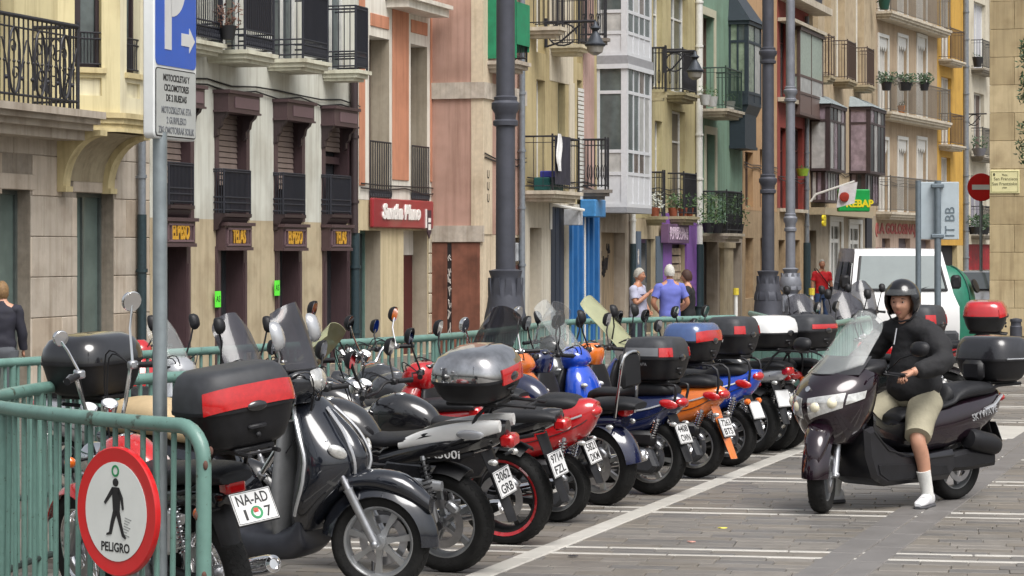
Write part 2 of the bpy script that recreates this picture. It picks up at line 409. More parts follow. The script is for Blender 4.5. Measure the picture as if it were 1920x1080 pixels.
def wall(fa, name, x0, x1, z0, z1, ops, m, dep=.25, th=.5, y=0., parent=None):
    ops = [(max(x0, min(o[0], o[1])), min(x1, max(o[0], o[1])), max(z0, o[2]), min(z1, o[3])) for o in ops]
    ops = [o for o in ops if o[1] > o[0] + .01 and o[3] > o[2] + .01]
    xs = sorted({x0, x1} | {v for o in ops for v in o[:2]}); zs = sorted({z0, z1} | {v for o in ops for v in o[2:]})
    b = MB()
    for i in range(len(xs) - 1):
        for j in range(len(zs) - 1):
            cx, cz = (xs[i] + xs[i + 1]) / 2, (zs[j] + zs[j + 1]) / 2
            if any(o[0] < cx < o[1] and o[2] < cz < o[3] for o in ops): continue
            b.add([(xs[i], y, zs[j]), (xs[i + 1], y, zs[j]), (xs[i + 1], y, zs[j + 1]), (xs[i], y, zs[j + 1])], [(0, 1, 2, 3)])
    d = y + dep
    for a0, a1, c0, c1 in ops:
        b.add([(a0, y, c0), (a0, d, c0), (a0, d, c1), (a0, y, c1)], [(0, 1, 2, 3)]); b.add([(a1, y, c0), (a1, y, c1), (a1, d, c1), (a1, d, c0)], [(0, 1, 2, 3)])
        b.add([(a0, y, c1), (a0, d, c1), (a1, d, c1), (a1, y, c1)], [(0, 1, 2, 3)]); b.add([(a0, y, c0), (a1, y, c0), (a1, d, c0), (a0, d, c0)], [(0, 1, 2, 3)])
    e = y + th
    b.add([(x0, y, z0), (x0, y, z1), (x0, e, z1), (x0, e, z0)], [(0, 1, 2, 3)]); b.add([(x1, y, z0), (x1, e, z0), (x1, e, z1), (x1, y, z1)], [(0, 1, 2, 3)])
    b.add([(x0, y, z1), (x1, y, z1), (x1, e, z1), (x0, e, z1)], [(0, 1, 2, 3)]); b.add([(x0, e, z0), (x0, e, z1), (x1, e, z1), (x1, e, z0)], [(0, 1, 2, 3)])
    return obj(name, b, m, parent or fa.root, ang=0)
DGLASS = mat('window_glass', (.03, .035, .04), .06, var=.4, sc=2, spec=.8)
GGLASS = mat('grey_window_glass', (.09, .11, .11), .08, var=.4, sc=2, spec=.7)
CURT = mat('lace_curtain', (.42, .42, .41), .35, var=.25, sc=4, coat=.6)
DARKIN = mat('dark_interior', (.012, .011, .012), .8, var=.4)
WFRAME = mat('white_joinery', '#d6d6d2', .4, var=.08)
IRON = mat('wrought_iron', (.028, .028, .034), .5, metal=.3, var=.3)
def box(fa, name, x0, x1, y0, y1, z0, z1, m, b=0., parent=None):
    k = MB(); k.box(x0, x1, y0, y1, z0, z1, b=b); return obj(name, k, m, parent or fa.root, ang=0)
def pane_win(fa, op, fm, gm_, y, cols=2, rows=(.28,), fw=.055, name='window', dep=.05):
    """window: frame mesh as part, each pane a sub-part"""
    x0, x1, z0, z1 = op; x0, x1 = min(x0, x1), max(x0, x1); k = MB()
    w = min(fw, (x1 - x0) * .12)
    k.box(x0, x0 + w, y - dep, y, z0, z1); k.box(x1 - w, x1, y - dep, y, z0, z1); k.box(x0 + w, x1 - w, y - dep, y, z0, z0 + w); k.box(x0 + w, x1 - w, y - dep, y, z1 - w, z1)
    xs = [x0 + w + (x1 - x0 - 2 * w) * i / cols for i in range(cols + 1)]; zs = [z0 + w] + [z1 - (z1 - z0) * r for r in rows] + [z1 - w]; zs.sort()
    for a in xs[1:-1]: k.box(a - w * .4, a + w * .4, y - dep * .9, y - .003, z0 + w, z1 - w)
    for c_ in zs[1:-1]: k.box(x0 + w, x1 - w, y - dep * .8, y - .004, c_ - w * .4, c_ + w * .4)
    f = obj(name, k, fm, fa.root, ang=0)
    for i in range(cols):
        for j in range(len(zs) - 1):
            g = MB(); g.box(xs[i] - .004, xs[i + 1] + .004, y - .012, y - .006, zs[j] - .004, zs[j + 1] + .004)
            obj('pane', g, gm_ if not isinstance(gm_, (list, tuple)) else gm_[j % len(gm_)], f, ang=0)
    return f
def balcony(fa, x0, x1, z, proj, h, sm, im_=None, th=.14, step=.11, r=.009, y=0., scroll=False, mould=True, bottom=.06):
    im_ = im_ or IRON; k = MB(); k.box(x0 - .05, x1 + .05, y - proj - .05, y - .002, z - th * .5, z)
    if mould: k.box(x0, x1, y - proj, y - .002, z - th, z - th * .5); k.box(x0 + .07, x1 - .07, y - proj + .08, y - .002, z - th * 1.5, z - th)
    sl_ = obj('balcony_slab', k, sm, fa.root, ang=0)
    hr = MB(); a = y - proj + .03
    for zz, rr in ((z + h, .02), (z + bottom + .03, .012), (z + h - .12, .008)):
        hr.tube([(x0, y - .003, zz), (x0, a, zz), (x1, a, zz), (x1, y - .003, zz)], rr, 6)
    for c_ in ((x0, a), (x1, a)): hr.box(c_[0] - .016, c_[0] + .016, c_[1] - .016, c_[1] + .016, z, z + h + .05)
    obj('handrail', hr, im_, sl_, ang=30)
    bm = MB(); n = max(2, int((x1 - x0) / step)); nd = max(1, int(proj / step))
    L = [(x0 + (x1 - x0) * i / n, a) for i in range(1, n)] + [(x0, a + (proj - .03) * j / nd) for j in range(1, nd)] + [(x1, a + (proj - .03) * j / nd) for j in range(1, nd)]
    for i, (bx, by) in enumerate(L):
        bm.tube([(bx, by, z + bottom), (bx, by, z + h)], r, 5)
        if scroll and i % 2 == 0:
            cx = step * .42
            bm.tube([(bx + cx * cos(t) * (1 if by == a else 0), by + (0 if by == a else cx * cos(t)), z + h * .35 + .16 * sin(t)) for t in [2 * pi * q_ / 10 for q_ in range(10)]], .006, 4, closed=True)
    if bm.v: tag(obj('balustrade', bm, im_, sl_, ang=30), kind='stuff')
    return sl_
def gallery(fa, x0, x1, z0, z1, p, fm, gm_, nf, ns, rows, roof=None, lower=None, y=0., post=.07, lowm=None, under=True):
    """glazed timber bay: frame part with a pane sub-part in every light"""
    k = MB(); a = y - p
    k.box(x0, x1, a, y - .002, z0 - .08, z0); k.box(x0 - .04, x1 + .04, a - .04, y - .002, z1, z1 + .1)
    for X in (x0, x1):
        s_ = 1 if X == x0 else -1
        k.box(X, X + s_ * post, a, a + post, z0, z1); k.box(X, X + s_ * post * .8, y - .06, y - .003, z0, z1)
    zz = [z0] + list(rows) + [z1]
    fx = [x0 + post + (x1 - x0 - 2 * post) * i / nf for i in range(nf + 1)]; sy = [a + post + (p - post - .06) * i / ns for i in range(ns + 1)]
    for X in fx[1:-1]: k.box(X - .025, X + .025, a + .005, a + .05, z0, z1)
    for Y in sy[1:-1]:
        k.box(x0 + .005, x0 + .05, Y - .025, Y + .025, z0, z1)
    for c_ in zz[1:-1]:
        k.box(x0 + post, x1 - post, a + .003, a + .055, c_ - .035, c_ + .035); k.box(x0 + .003, x0 + .055, a + post, y - .06, c_ - .035, c_ + .035)
        k.box(x1 - .055, x1 - .003, a + post, y - .06, c_ - .035, c_ + .035)
    f = obj('gallery', k, fm, fa.root, ang=0)
    for j in range(len(zz) - 1):
        solid = lower and j == 0
        for i in range(nf):
            g = MB(); g.box(fx[i] - .01, fx[i + 1] + .01, a + .02, a + .03, zz[j], zz[j + 1]); obj('panel' if solid else 'pane', g, (lowm or fm) if solid else random.choice(gm_), f, ang=0)
        for i in range(ns):
            g = MB(); g.box(x0 + .02, x0 + .03, sy[i] - .01, sy[i + 1] + .01, zz[j], zz[j + 1]); obj('panel' if solid else 'pane', g, (lowm or fm) if solid else random.choice(gm_), f, ang=0)
        g = MB(); g.box(x1 - .03, x1 - .02, sy[0], sy[-1], zz[j], zz[j + 1]); obj('side_panel', g, fm, f, ang=0)
    if roof:
        r_ = MB(); r_.add([(x0 - .08, a - .08, z1 + .1), (x1 + .08, a - .08, z1 + .1), (x1 + .08, y - .004, z1 + .1), (x0 - .08, y - .004, z1 + .1), (x0 + .1, y - .1, z1 + .1 + roof[0]), (x1 - .1, y - .1, z1 + .1 + roof[0]), (x1 - .1, y - .004, z1 + .1 + roof[0]), (x0 + .1, y - .004, z1 + .1 + roof[0])],
               [(0, 1, 5, 4), (1, 2, 6, 5), (3, 0, 4, 7), (4, 5, 6, 7), (0, 3, 2, 1)]); obj('gallery_roof', r_, roof[1], f, ang=0)
    return f
def pipe(fa, px, z0, z1, r, m, y=-.09, name='drainpipe', mid=None, m2=None):
    x = fa.x(px, y); k = MB(); k.tube([(x, y, z0), (x, y, z1)], r, 10)
    for zz in [z0 + 1.1 * i + .5 for i in range(int((z1 - z0) / 1.1))]: k.tube([(x, y, zz), (x, y, zz + .05)], r * 1.25, 10); k.box(x - .015, x + .015, y, -.004, zz, zz + .03)
    return obj(name, k, m, fa.root, ang=40)
def plant(b, c, r, n, lf=.05, up=.3, rng=random):
    for _ in range(n):
        t = rng.random() * 2 * pi; q_ = rng.random() ** .5; h = rng.random()
        p = Vector((c[0] + r * q_ * cos(t), c[1] + r * q_ * sin(t), c[2] + up * h)); d = Vector((rng.gauss(0, 1), rng.gauss(0, 1), rng.gauss(.4, .7))).normalized(); e = d.orthogonal().normalized()
        b.add([p, p + d * lf + e * lf * .4, p + d * lf * 2, p + d * lf - e * lf * .4], [(0, 1, 2, 3)])
LEAF = mat('leaves', (.045, .095, .025), .5, var=.5, sc=9); LEAFD = mat('dark_leaves', (.03, .065, .025), .5, var=.5, sc=9)
POT = mat('terracotta', '#8a4a32', .8, var=.2); POTG = mat('green_pot', (.01, .06, .04), .5); POTB = mat('black_pot', (.015, .015, .018), .6)
def potted(P, label, r=.14, h=.22, pm_=None, lm=None, leaf=120, lf=.05, spread=1.5, up=.35, grp='flower pots on the balconies'):
    t = thing('potted_plant', label, 'potted plant', P, group=grp); k = MB(); k.lathe([(r * .7, 0), (r, h), (r * .9, h), (r * .85, h * .85)], 14); obj('pot', k, pm_ or POT, t)
    b = MB(); plant(b, (0, 0, h * .8), r * spread, leaf, lf, up); tag(obj('foliage', b, lm or LEAF, t, ang=0), kind='stuff'); return t
def gp(fa, px, py, y):
    x, z = fa.l(px, py, y); P = fa.o + fa.u * x + fa.i * y; return Vector((P.x, P.y, z))

STONE = mat('ashlar_stone', '#b3a99c', .8, var=.1, sc=3, bump=.3, bsc=25, kind='stone'); STONE2 = mat('ashlar_stone_pale', '#bdb1a2', .8, var=.1, sc=3, bump=.3, bsc=25, kind='stone'); STONE3 = mat('ashlar_stone_warm', '#ad9f8e', .8, var=.1, sc=3, bump=.3, bsc=25, kind='stone')
CREAM = mat('cream_plaster', '#cdc299', .75, var=.05, sc=2, bump=.1, kind='wall'); CREAMP = mat('pale_cream_plaster', '#d6cfb2', .75, var=.05, sc=2, bump=.1, kind='wall')
TRIMA = mat('cream_trim', '#c2b48a', .75, var=.1, sc=4, bump=.2, kind='stone')
NB, ND = -15.4, -14.4
# ---------------------------------------------------------------- A: stone corner house with the oriel
A = FA('stone_house', 'cream and stone corner house with iron balcony and oriel window', -160, n=NB)
xa1 = A.x(281); zc = A.z(60, 236); zf = A.z(60, 207)
d1 = A.r(-14, 58, 355, 900); d2 = A.r(145, 214, 362, 900)
d1 = (d1[0], d1[1], 0, d1[3]); d2 = (d2[0], d2[1], 0, d2[3])
wall(A, 'ground_floor_wall', 0, xa1, -.1, zc, [d1, d2], mat('mortar', '#8f867a', .9, var=.15, kind='stone'), dep=.24, y=.014)
zz = 0.; ci = 0
while zz < zc - .02:                                   # ashlar blocks, each laid proud of the joints
    h = min(.52, zc - zz); xx = -.3 * (ci % 2)
    while xx < xa1:
        L = .8; a, b_ = max(0, xx), min(xa1, xx + L); cz = zz + h / 2
        segs = [(a, b_)]
        for o in (d1, d2):
            if cz < o[3] - .05: segs = [s_ for sg in segs for s_ in ((sg[0], min(sg[1], o[0])), (max(sg[0], o[1]), sg[1])) if s_[1] - s_[0] > .03]
        for s0, s1 in segs:
            top = zz + h
            for o in (d1, d2):
                if cz >= o[3] - .05: pass
            k = MB(); k.box(s0 + .004, s1 - .004, -.004 * random.random(), .02, max(zz, 0) + .004, top - .004, b=.008)
            if any(o[0] < (s0 + s1) / 2 < o[1] and zz < o[3] < top for o in (d1, d2)) or (cz >= d2[3] - .05 and zz < d2[3] and s0 < d2[1] and s1 > d2[0]): continue
            obj('stone_block', k, random.choice((STONE, STONE, STONE2, STONE3)), A.root, ang=0)
        xx += L
    zz += h; ci += 1
for o, gm_ in ((d1, GGLASS), (d2, GGLASS)):
    pane_win(A, (o[0], o[1], 0, o[3]), mat('grey_metal_frame', '#5c6462', .4, metal=.3), mat('greenish_glass', '#63716c', .12, var=.2, sc=2), .24, cols=2, rows=(), name='glass_door')
    box(A, 'lintel', o[0] - .12, o[1] + .12, -.01, .1, o[3], o[3] + .2, STONE2, .01)
# upper wall
wdw = A.r(-20, 26, -160, 190); upw = (wdw[0], wdw[1], zf, zf + 2.6)
wall(A, 'upper_wall', 0, xa1, zc, 13, [upw], CREAM, dep=.25)
pane_win(A, upw, mat('dark_brown_joinery', '#2e2226', .5), DGLASS, .24, cols=2, rows=(.3,))
k = MB()                                                # moulded cornice under the balcony
for i, (dz0, dz1, p) in enumerate(((0, .09, .70), (.09, .16, .62), (.16, .24, .52), (.24, .36, .40))): k.box(A.x(-150), A.x(107), -p, -.002, zf - dz1, zf - dz0)
obj('balcony_slab', k, mat('cornice_stone', '#aba194', .8, var=.12, sc=4, bump=.25, kind='stone'), A.root, ang=0)
# wrought-iron balcony: each bar is a part of the balustrade
bp = .62; bx0, bx1 = A.x(-150), A.x(103, -.3); h = 1.05; k = MB()
k.tube([(bx0, -bp, zf + h), (bx1, -bp, zf + h), (bx1, -.004, zf + h)], .028, 8); k.tube([(bx0, -bp, zf + .1), (bx1, -bp, zf + .1), (bx1, -.004, zf + .1)], .016, 8)
k.tube([(bx1, -bp, zf), (bx1, -bp, zf + h + .06)], .026, 8)
k.tube([(bx0, -bp, zf + h - .14), (bx1, -bp, zf + h - .14), (bx1, -.004, zf + h - .14)], .012, 6)
ir = obj('iron_balustrade', k, IRON, A.root)
k = MB(); k.tube([(0, 0, .0), (0, 0, 1.05)], .012, 6); k.ball((0, 0, .5), .022, 8, 6); barm = obj('bar', k, IRON, ir); bme = barm.data; bpy.data.objects.remove(barm)
k = MB(); k.tube([(.14 * cos(t), 0, .46 + .40 * sin(t)) for t in [2 * pi * i / 26 for i in range(26)]], .016, 6, closed=True)
k.tube([(.03 + .10 * cos(t) * (1 - t / 9), 0, .3 + .10 * sin(t) * (1 - t / 9)) for t in [i * .45 for i in range(16)]], .011, 5); k.tube([(-.03 - .10 * cos(t) * (1 - t / 9), 0, .62 + .10 * sin(t) * (1 - t / 9)) for t in [i * .45 for i in range(16)]], .011, 5)
for sx in (-1, 1):
    k.tube([(sx * (.14 + .12 * (1 - cos(t))), 0, .12 + .3 * t) for t in [i * .2 for i in range(11)]], .011, 5)
    k.ball((sx * .2, 0, .25), .028, 8, 6)
scr = obj('scroll', k, IRON, ir); sme = scr.data; bpy.data.objects.remove(scr)
x = bx1 - .12
while x > bx0 and x > -.2: rep('bar', bme, ir, T(x, -bp, zf)); x -= .12
for j in range(1, 6): rep('bar', bme, ir, T(bx1, -bp + .1 * j, zf))
for i, fx_ in enumerate((.36, 1.02, 1.68, 2.34)): rep('scroll', sme, ir, T(bx1 - fx_, -bp - .005, zf + .05))
rep('scroll', sme, ir, T(bx1, -bp * .5, zf + .05) @ Rz(90))
# oriel: canted face, front face, moulded foot and corbelled arch
P = .6; ox0 = A.x(108); ox1 = ox0 + P; ox2 = ox1 + .78; ox3 = ox2 + P; zb = A.z(180, 212, -.3); 
pts = [(ox0, 0), (ox1, -P), (ox2, -P), (ox3, 0)]
def face_frame(a, b): 
    d = Vector((b[0] - a[0], b[1] - a[1])); L = d.length; d /= L
    return L, Matrix(((d.x, -d.y, 0, a[0]), (d.y, d.x, 0, a[1]), (0, 0, 1, 0), (0, 0, 0, 1)))
orl = MB()
top = 13
ob = obj('oriel', MB().add([(p[0], p[1], zb) for p in pts] + [(p[0], p[1], zb + .02) for p in pts], [(0, 1, 2, 3), (4, 7, 6, 5)]), TRIMA, A.root, ang=0)
for fi_, (a, b_) in enumerate(zip(pts[:-1], pts[1:])):
    L, Mf = face_frame(a, b_); zw0 = A.z(163, 126, -.3) if fi_ == 0 else A.z(262, 140, -P)
    if fi_ == 0: o = (L * .27, L * .70, zw0, zw0 + 2.3)
    else: o = (L * .25, L * .78, zw0, zw0 + 2.3)
    pn = (o[0], o[1], zb + .22, zw0 - .13)
    b = MB()
    xs = [0, o[0], o[1], L]; zs = [zb, pn[2], pn[3], o[2], o[3], top]
    for i in range(3):
        for j in range(5):
            if i == 1 and j in (1, 3): continue
            b.add([(xs[i], 0, zs[j]), (xs[i + 1], 0, zs[j]), (xs[i + 1], 0, zs[j + 1]), (xs[i], 0, zs[j + 1])], [(0, 1, 2, 3)])
    for (q0, q1, w0, w1), dp in ((o, .16), (pn, .04)):
        b.add([(q0, 0, w0), (q0, dp, w0), (q0, dp, w1), (q0, 0, w1)], [(0, 1, 2, 3)]); b.add([(q1, 0, w0), (q1, 0, w1), (q1, dp, w1), (q1, dp, w0)], [(0, 1, 2, 3)])
        b.add([(q0, 0, w1), (q0, dp, w1), (q1, dp, w1), (q1, 0, w1)], [(0, 1, 2, 3)]); b.add([(q0, 0, w0), (q1, 0, w0), (q1, dp, w0), (q0, dp, w0)], [(0, 1, 2, 3)])
    obj('oriel_wall', b, CREAM if fi_ == 0 else CREAMP, ob, ang=0, M=Mf)
    g = MB(); g.box(pn[0], pn[1], .04, .05, pn[2], pn[3]); obj('recessed_panel', g, CREAMP, ob, ang=0, M=Mf)
    g = MB(); g.box(o[0], o[1], .15, .16, o[2], o[3]); obj('pane', g, GGLASS, ob, ang=0, M=Mf)
    g = MB(); g.box(o[0], o[0] + (o[1] - o[0]) * .3, .10, .15, o[2], o[3]); g.box(o[1] - .05, o[1], .1, .15, o[2], o[3]); g.box(o[0], o[1], .1, .15, o[2], o[2] + .06); obj('window_frame', g, mat('dark_brown_joinery', '#2e2226'), ob, ang=0, M=Mf)
    g = MB(); g.box(o[0] - .06, o[1] + .06, -.05, .1, o[2] - .07, o[2]); obj('sill', g, TRIMA, ob, ang=0, M=Mf)
    g = MB()
    for zz in (.05, .38, .46): g.tube([(o[0] - .02, .03, o[2] + zz), (o[1] + .02, .03, o[2] + zz)], .012, 6)
    for i in range(7): x = o[0] + .05 + (o[1] - o[0] - .1) * i / 6; g.tube([(x, .03, o[2] + .05), (x, .03, o[2] + .46)], .008, 5)
    obj('window_guard', g, IRON, ob, M=Mf)
for i, (p, z0, z1) in enumerate(((.10, -.07, 0), (.06, -.14, -.07), (.03, -.20, -.14), (.07, -.25, -.20))):
    b = MB(); pp = [(ox0 - p, -.003), (ox1 - p * .4, -P - p), (ox2 + p * .4, -P - p), (ox3 + p, -.003)]
    b.loft([[(a, c_, zb + z0) for a, c_ in pp], [(a, c_, zb + z1) for a, c_ in pp]]); obj('moulding', b, TRIMA, ob, ang=0)
zt = zb - .25; hb = .72
for xx in (ox0 - .02, ox2 - .1):                         # two concave brackets
    b = MB(); prof = [(-.002, zt), (-P - .02, zt)] + [(-.05 - (P - .05) * cos(t) ** 1.0, zt - .06 - (hb - .06) * sin(t)) for t in [pi / 2 * i / 10 for i in range(11)]] + [(-.05, zt - hb - .08), (-.002, zt - hb - .08)]
    # concave arch: re-map so that the curve hollows towards the wall
    prof = [(-.002, zt), (-P - .02, zt), (-P - .02, zt - .07)] + [(-.09 - (P - .07) * (1 - sin(t)), zt - .07 - (hb - .07) * (1 - cos(t))) for t in [pi / 2 * i / 10 for i in range(11)]] + [(-.13, zt - hb), (-.13, zt - hb - .07), (-.002, zt - hb - .07)]
    b.loft([[(xx, a, c_) for a, c_ in prof], [(xx + .2, a, c_) for a, c_ in prof]]); obj('bracket', b, TRIMA, ob, ang=0)
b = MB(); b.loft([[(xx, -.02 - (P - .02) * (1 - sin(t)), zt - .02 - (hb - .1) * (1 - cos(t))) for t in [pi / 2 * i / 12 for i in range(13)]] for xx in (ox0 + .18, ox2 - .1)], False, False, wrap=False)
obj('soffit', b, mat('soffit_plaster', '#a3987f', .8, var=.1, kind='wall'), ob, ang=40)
pipe(A, 266, 2.4, 4.2, .055, mat('grey_pipe', '#7d838a', .4, metal=.3, var=.15)); pipe(A, 266, 0, 2.4, .065, mat('green_pipe', '#22343a', .5, var=.3, sc=30))

# ---------------------------------------------------------------- B: pale house with brown shopfronts
TIMB = mat('brown_timber', '#4b3a3d', .45, var=.18, kind='wood', bump=.1); TIMBD = mat('dark_brown_timber', '#33272a', .45, var=.2, kind='wood'); SLAT = mat('shutter_slat', '#85766f', .5, var=.12)
GOLD = mat('gold_letters', '#c9982e', .4, var=.1)
PALE = mat('pale_plaster', '#cbccc2', .8, var=.05, sc=2, kind='wall'); BSTONE = mat('beige_stone', '#b6a88c', .8, var=.1, sc=3, bump=.2, kind='stone')
NIRON = mat('slate_iron', '#2b2d36', .5, metal=.2, var=.15)
B = FA('fabric_shop_house', 'pale house with four brown timber shopfronts and small iron balconies', 281.5, n=NB)
xb1 = B.x(672); zs_ = B.z(495, 414)
wins = [(318, 362, 200), (402, 466, 200), (513, 570, 205), (603, 656, 208)]
tops = [158, 170, 187, 199]; ctop = [(335, 386), (398, 489), (510, 591), (600, 673)]
signs = [(290, 370, 408, 460), (403, 476, 417, 467), (512, 579, 420, 468), (601, 662, 421, 468)]
bal = [(296, 362, 305, 384), (400, 469, 318, 400), (512, 571, 325, 402), (602, 657, 329, 402)]
doors = [(298, 357), (403, 463), (515, 566), (604, 656)]
dops = []; wops = []
for i in range(4):
    x0 = B.x(doors[i][0]); x1 = B.x(doors[i][1] - 3); dops.append((x0, x1, 0, B.z((doors[i][0] + doors[i][1]) / 2, 462)))
    wx0 = B.x(wins[i][0] + (0 if i else -22)); wx1 = B.x(wins[i][1]); m = (wins[i][0] + wins[i][1]) / 2
    wops.append((wx0, wx1, zs_, B.z(m, wins[i][2])))
wall(B, 'ground_floor_wall', 0, xb1, -.1, zs_, dops, BSTONE, dep=.3)
wall(B, 'upper_wall', 0, xb1, zs_, 13, wops, PALE, dep=.28)
k = MB(); k.box(0, .19, -.001, -.0, 0, 1)
sl = MB(); sl.prism([(0, 0), (-.022, .005), (-.012, .052), (0, .05)], 0, 1, 0)       # slat: x = depth, z = height, y = length
for i in range(4):
    d = dops[i]; w = wops[i]
    # doorway joinery: pilasters, dark door leaves, glass
    for e0, e1 in ((d[0], d[0] + .14), (d[1] - .14, d[1])):
        k = MB(); k.box(e0, e1, -.03, .28, 0, d[3]); k.box(e0 + .03, e1 - .03, -.045, -.03, .4, d[3] - .25); obj('pilaster', k, TIMB, B.root, ang=0)
    k = MB(); m = (d[0] + d[1]) / 2; k.box(d[0] + .14, m + .12, .20, .25, 0, d[3]); k.box(d[0] + .2, m + .06, .19, .2, .2, .9); k.box(d[0] + .2, m + .06, .19, .2, 1.0, d[3] - .15)
    obj('door', k, TIMBD, B.root, ang=0)
    k = MB(); k.box(m + .12, d[1] - .14, .26, .28, 0, d[3]); obj('glass_door', k, DGLASS, B.root, ang=0)
    # sign box
    a, b_, t, q_ = signs[i]; p = .17; x0 = B.x(a); x1 = B.x(b_, -p); z1 = B.z((a + b_) / 2, t, -p); z0 = B.z((a + b_) / 2, q_, -p)
    k = MB(); k.box(x0 + .03, x1 - .03, -p + .02, -.002, z0, z1 - .05); k.box(x0, x1, -p - .03, -.003, z1 - .05, z1); k.box(x0 + .02, x1 - .02, -p - .005, -.003, z0 - .02, z0 + .03)
    sg = obj('shop_sign', k, TIMB, B.root, ang=0)
    fx0, fx1 = x0 + .09, x1 - .09
    k = MB()
    for bb in ((fx0, fx0 + .03, z0 + .06, z1 - .08), (fx1 - .03, fx1, z0 + .06, z1 - .08), (fx0, fx1, z0 + .05, z0 + .08), (fx0, fx1, z1 - .11, z1 - .08), (fx0 + .12, fx0 + .135, z0 + .08, z1 - .11), (fx1 - .135, fx1 - .12, z0 + .08, z1 - .11)): k.box(bb[0], bb[1], -p, -p + .025, bb[2], bb[3])
    obj('sign_frame', k, mat('mauve_timber', '#6b565b', .45, var=.12), sg, ang=0)
    s_ = 'ELPESO' if i % 2 == 0 else 'TELAS'
    text('lettering', s_, .30, GOLD, sg, T((fx0 + fx1) / 2, -p + .012, (z0 + z1) / 2 - .01) @ Rx(90), .006, fit=(fx1 - fx0) * (.66 if i % 2 == 0 else .56), bold=.012)
    # mezzanine window: timber frame, roller shutter slats, cornice with stepped bracket
    wf = MB(); fr = .13
    wf.box(w[0], w[0] + fr, -.02, .24, w[2], w[3]); wf.box(w[1] - fr, w[1], -.02, .24, w[2], w[3]); wf.box(w[0] + fr, w[1] - fr, .1, .24, w[3] - .12, w[3])
    wfo = obj('shuttered_window', wf, TIMB, B.root, ang=0)
    zlow = B.z(sum(wins[i][:2]) / 2, bal[i][2] + 40); zstop = zlow if i < 3 else B.z(628, 293)
    zz = w[3] - .17; L = (w[1] - w[0]) - 2 * fr - .01
    k = MB(); k.add([(a, b2, c_) for a, b2, c_ in sl.v], sl.f)
    so_ = obj('slat', k, SLAT, wfo, ang=0); sme_ = so_.data; bpy.data.objects.remove(so_)
    pitch = .085
    while zz > zstop: rep('slat', sme_, wfo, T(w[0] + fr + .005, .16, zz) @ Rz(-90) @ Sc(-1.6, L, pitch / .055)); zz -= pitch
    if i == 3:
        k = MB(); k.box(w[0] + fr, w[1] - fr, .14, .17, zstop - .12, zstop); obj('bottom_slat', k, TIMB, wfo, ang=0)
        k = MB(); k.box(w[0] + fr, w[0] + fr + .16, .2, .21, w[2], zstop); obj('curtain', k, mat('white_curtain', '#c9ccd0', .8), wfo, ang=0)
    k = MB(); k.box(w[0] + .02, w[1] - .02, .25, .27, w[2], w[3]); obj('pane', k, DGLASS, wfo, ang=0)
    p = .24; a, b_ = ctop[i]; x0 = B.x(a if i else 300); x1 = B.x(b_, -p); m = (a + b_) / 2; zt_ = B.z(m, tops[i], -p)
    k = MB(); k.box(x0, x1, -p - .04, -.003, zt_ - .05, zt_); k.box(x0 + .04, x1 - .04, -p, -.003, zt_ - .30, zt_ - .05); k.box(x0 + .02, x1 - .02, -p - .02, -.003, zt_ - .33, zt_ - .30)
    co = obj('window_cornice', k, TIMB, B.root, ang=0)
    k = MB(); k.box(x0 + .28, x1 - .1, -p - .012, -p, zt_ - .26, zt_ - .09, b=.006); obj('cornice_panel', k, mat('mauve_timber', '#6b565b'), co, ang=0)
    for xx in (x0 + .05, x1 - .16):
        b = MB(); b.loft([[(X, a2, zt_ - .33 + c_) for a2, c_ in ((-.003, 0), (-p + .03, 0), (-p + .05, -.05), (-.13, -.1), (-.11, -.2), (-.06, -.25), (-.06, -.34), (-.003, -.38))] for X in (xx, xx + .1)]); obj('bracket', b, TIMBD, co, ang=0)
    # small iron balcony on a moulded corbel
    a, b_, t, q_ = bal[i]; p = .17; x0 = B.x(a); x1 = B.x(b_, -p); m = (a + b_) / 2; z1 = B.z(m, t, -p); z0 = B.z(m, q_, -p)
    b = MB(); pr = [(-.003, z0), (-p - .03, z0), (-p - .03, z0 - .05), (-p + .02, z0 - .07), (-p + .05, z0 - .13), (-.09, z0 - .17), (-.07, z0 - .24), (-.003, z0 - .26)]
    b.loft([[(X, a2, c_) for a2, c_ in pr] for X in (x0, x1)]); bc = obj('balcony_corbel', b, TIMBD, B.root, ang=0)
    b = MB()
    for zz in (z1, z1 - .03, z0 + .05, z0 + .16, z0 + .24): b.tube([(x0, -.004, zz), (x0, -p, zz), (x1, -p, zz), (x1, -.004, zz)], .013, 6)
    for X in (x0, x1): b.tube([(X, -p, z0), (X, -p, z1)], .016, 6)
    obj('balcony_rail', b, NIRON, bc)
    b = MB(); n = int((x1 - x0) / .045)
    for j in range(n): X = x0 + (x1 - x0) * (j + .5) / n; b.tube([(X, -p, z0 + .02), (X, -p, z1)], .0085, 4)
    for j in range(4): b.tube([(x0, -p + .04 * j, z0), (x0, -p + .04 * j, z1)], .0085, 4)
    b.box(x0 + .03, x1 - .03, -p + .012, -p + .018, z0 + .24, z1 - .03)
    tag(obj('balustrade', b, NIRON, bc, ang=30), kind='stuff')
# fluorescent notices
for i, (px, py) in enumerate(((408, 561), (519, 540))):
    x, z = B.l(px, py, -.05); b = MB(); b.box(x - .10, x + .10, -.06, -.05, z - .12, z + .12); o = obj('paper_notice', b, mat('fluorescent_green_paper', (.12, .85, .05), .6, var=.05), B.root, ang=0)
    text('lettering', ('SAL', 'DOS')[i] if 0 else 'AS', .13, INK, o, T(x, -.062, z) @ Rx(90), .001)
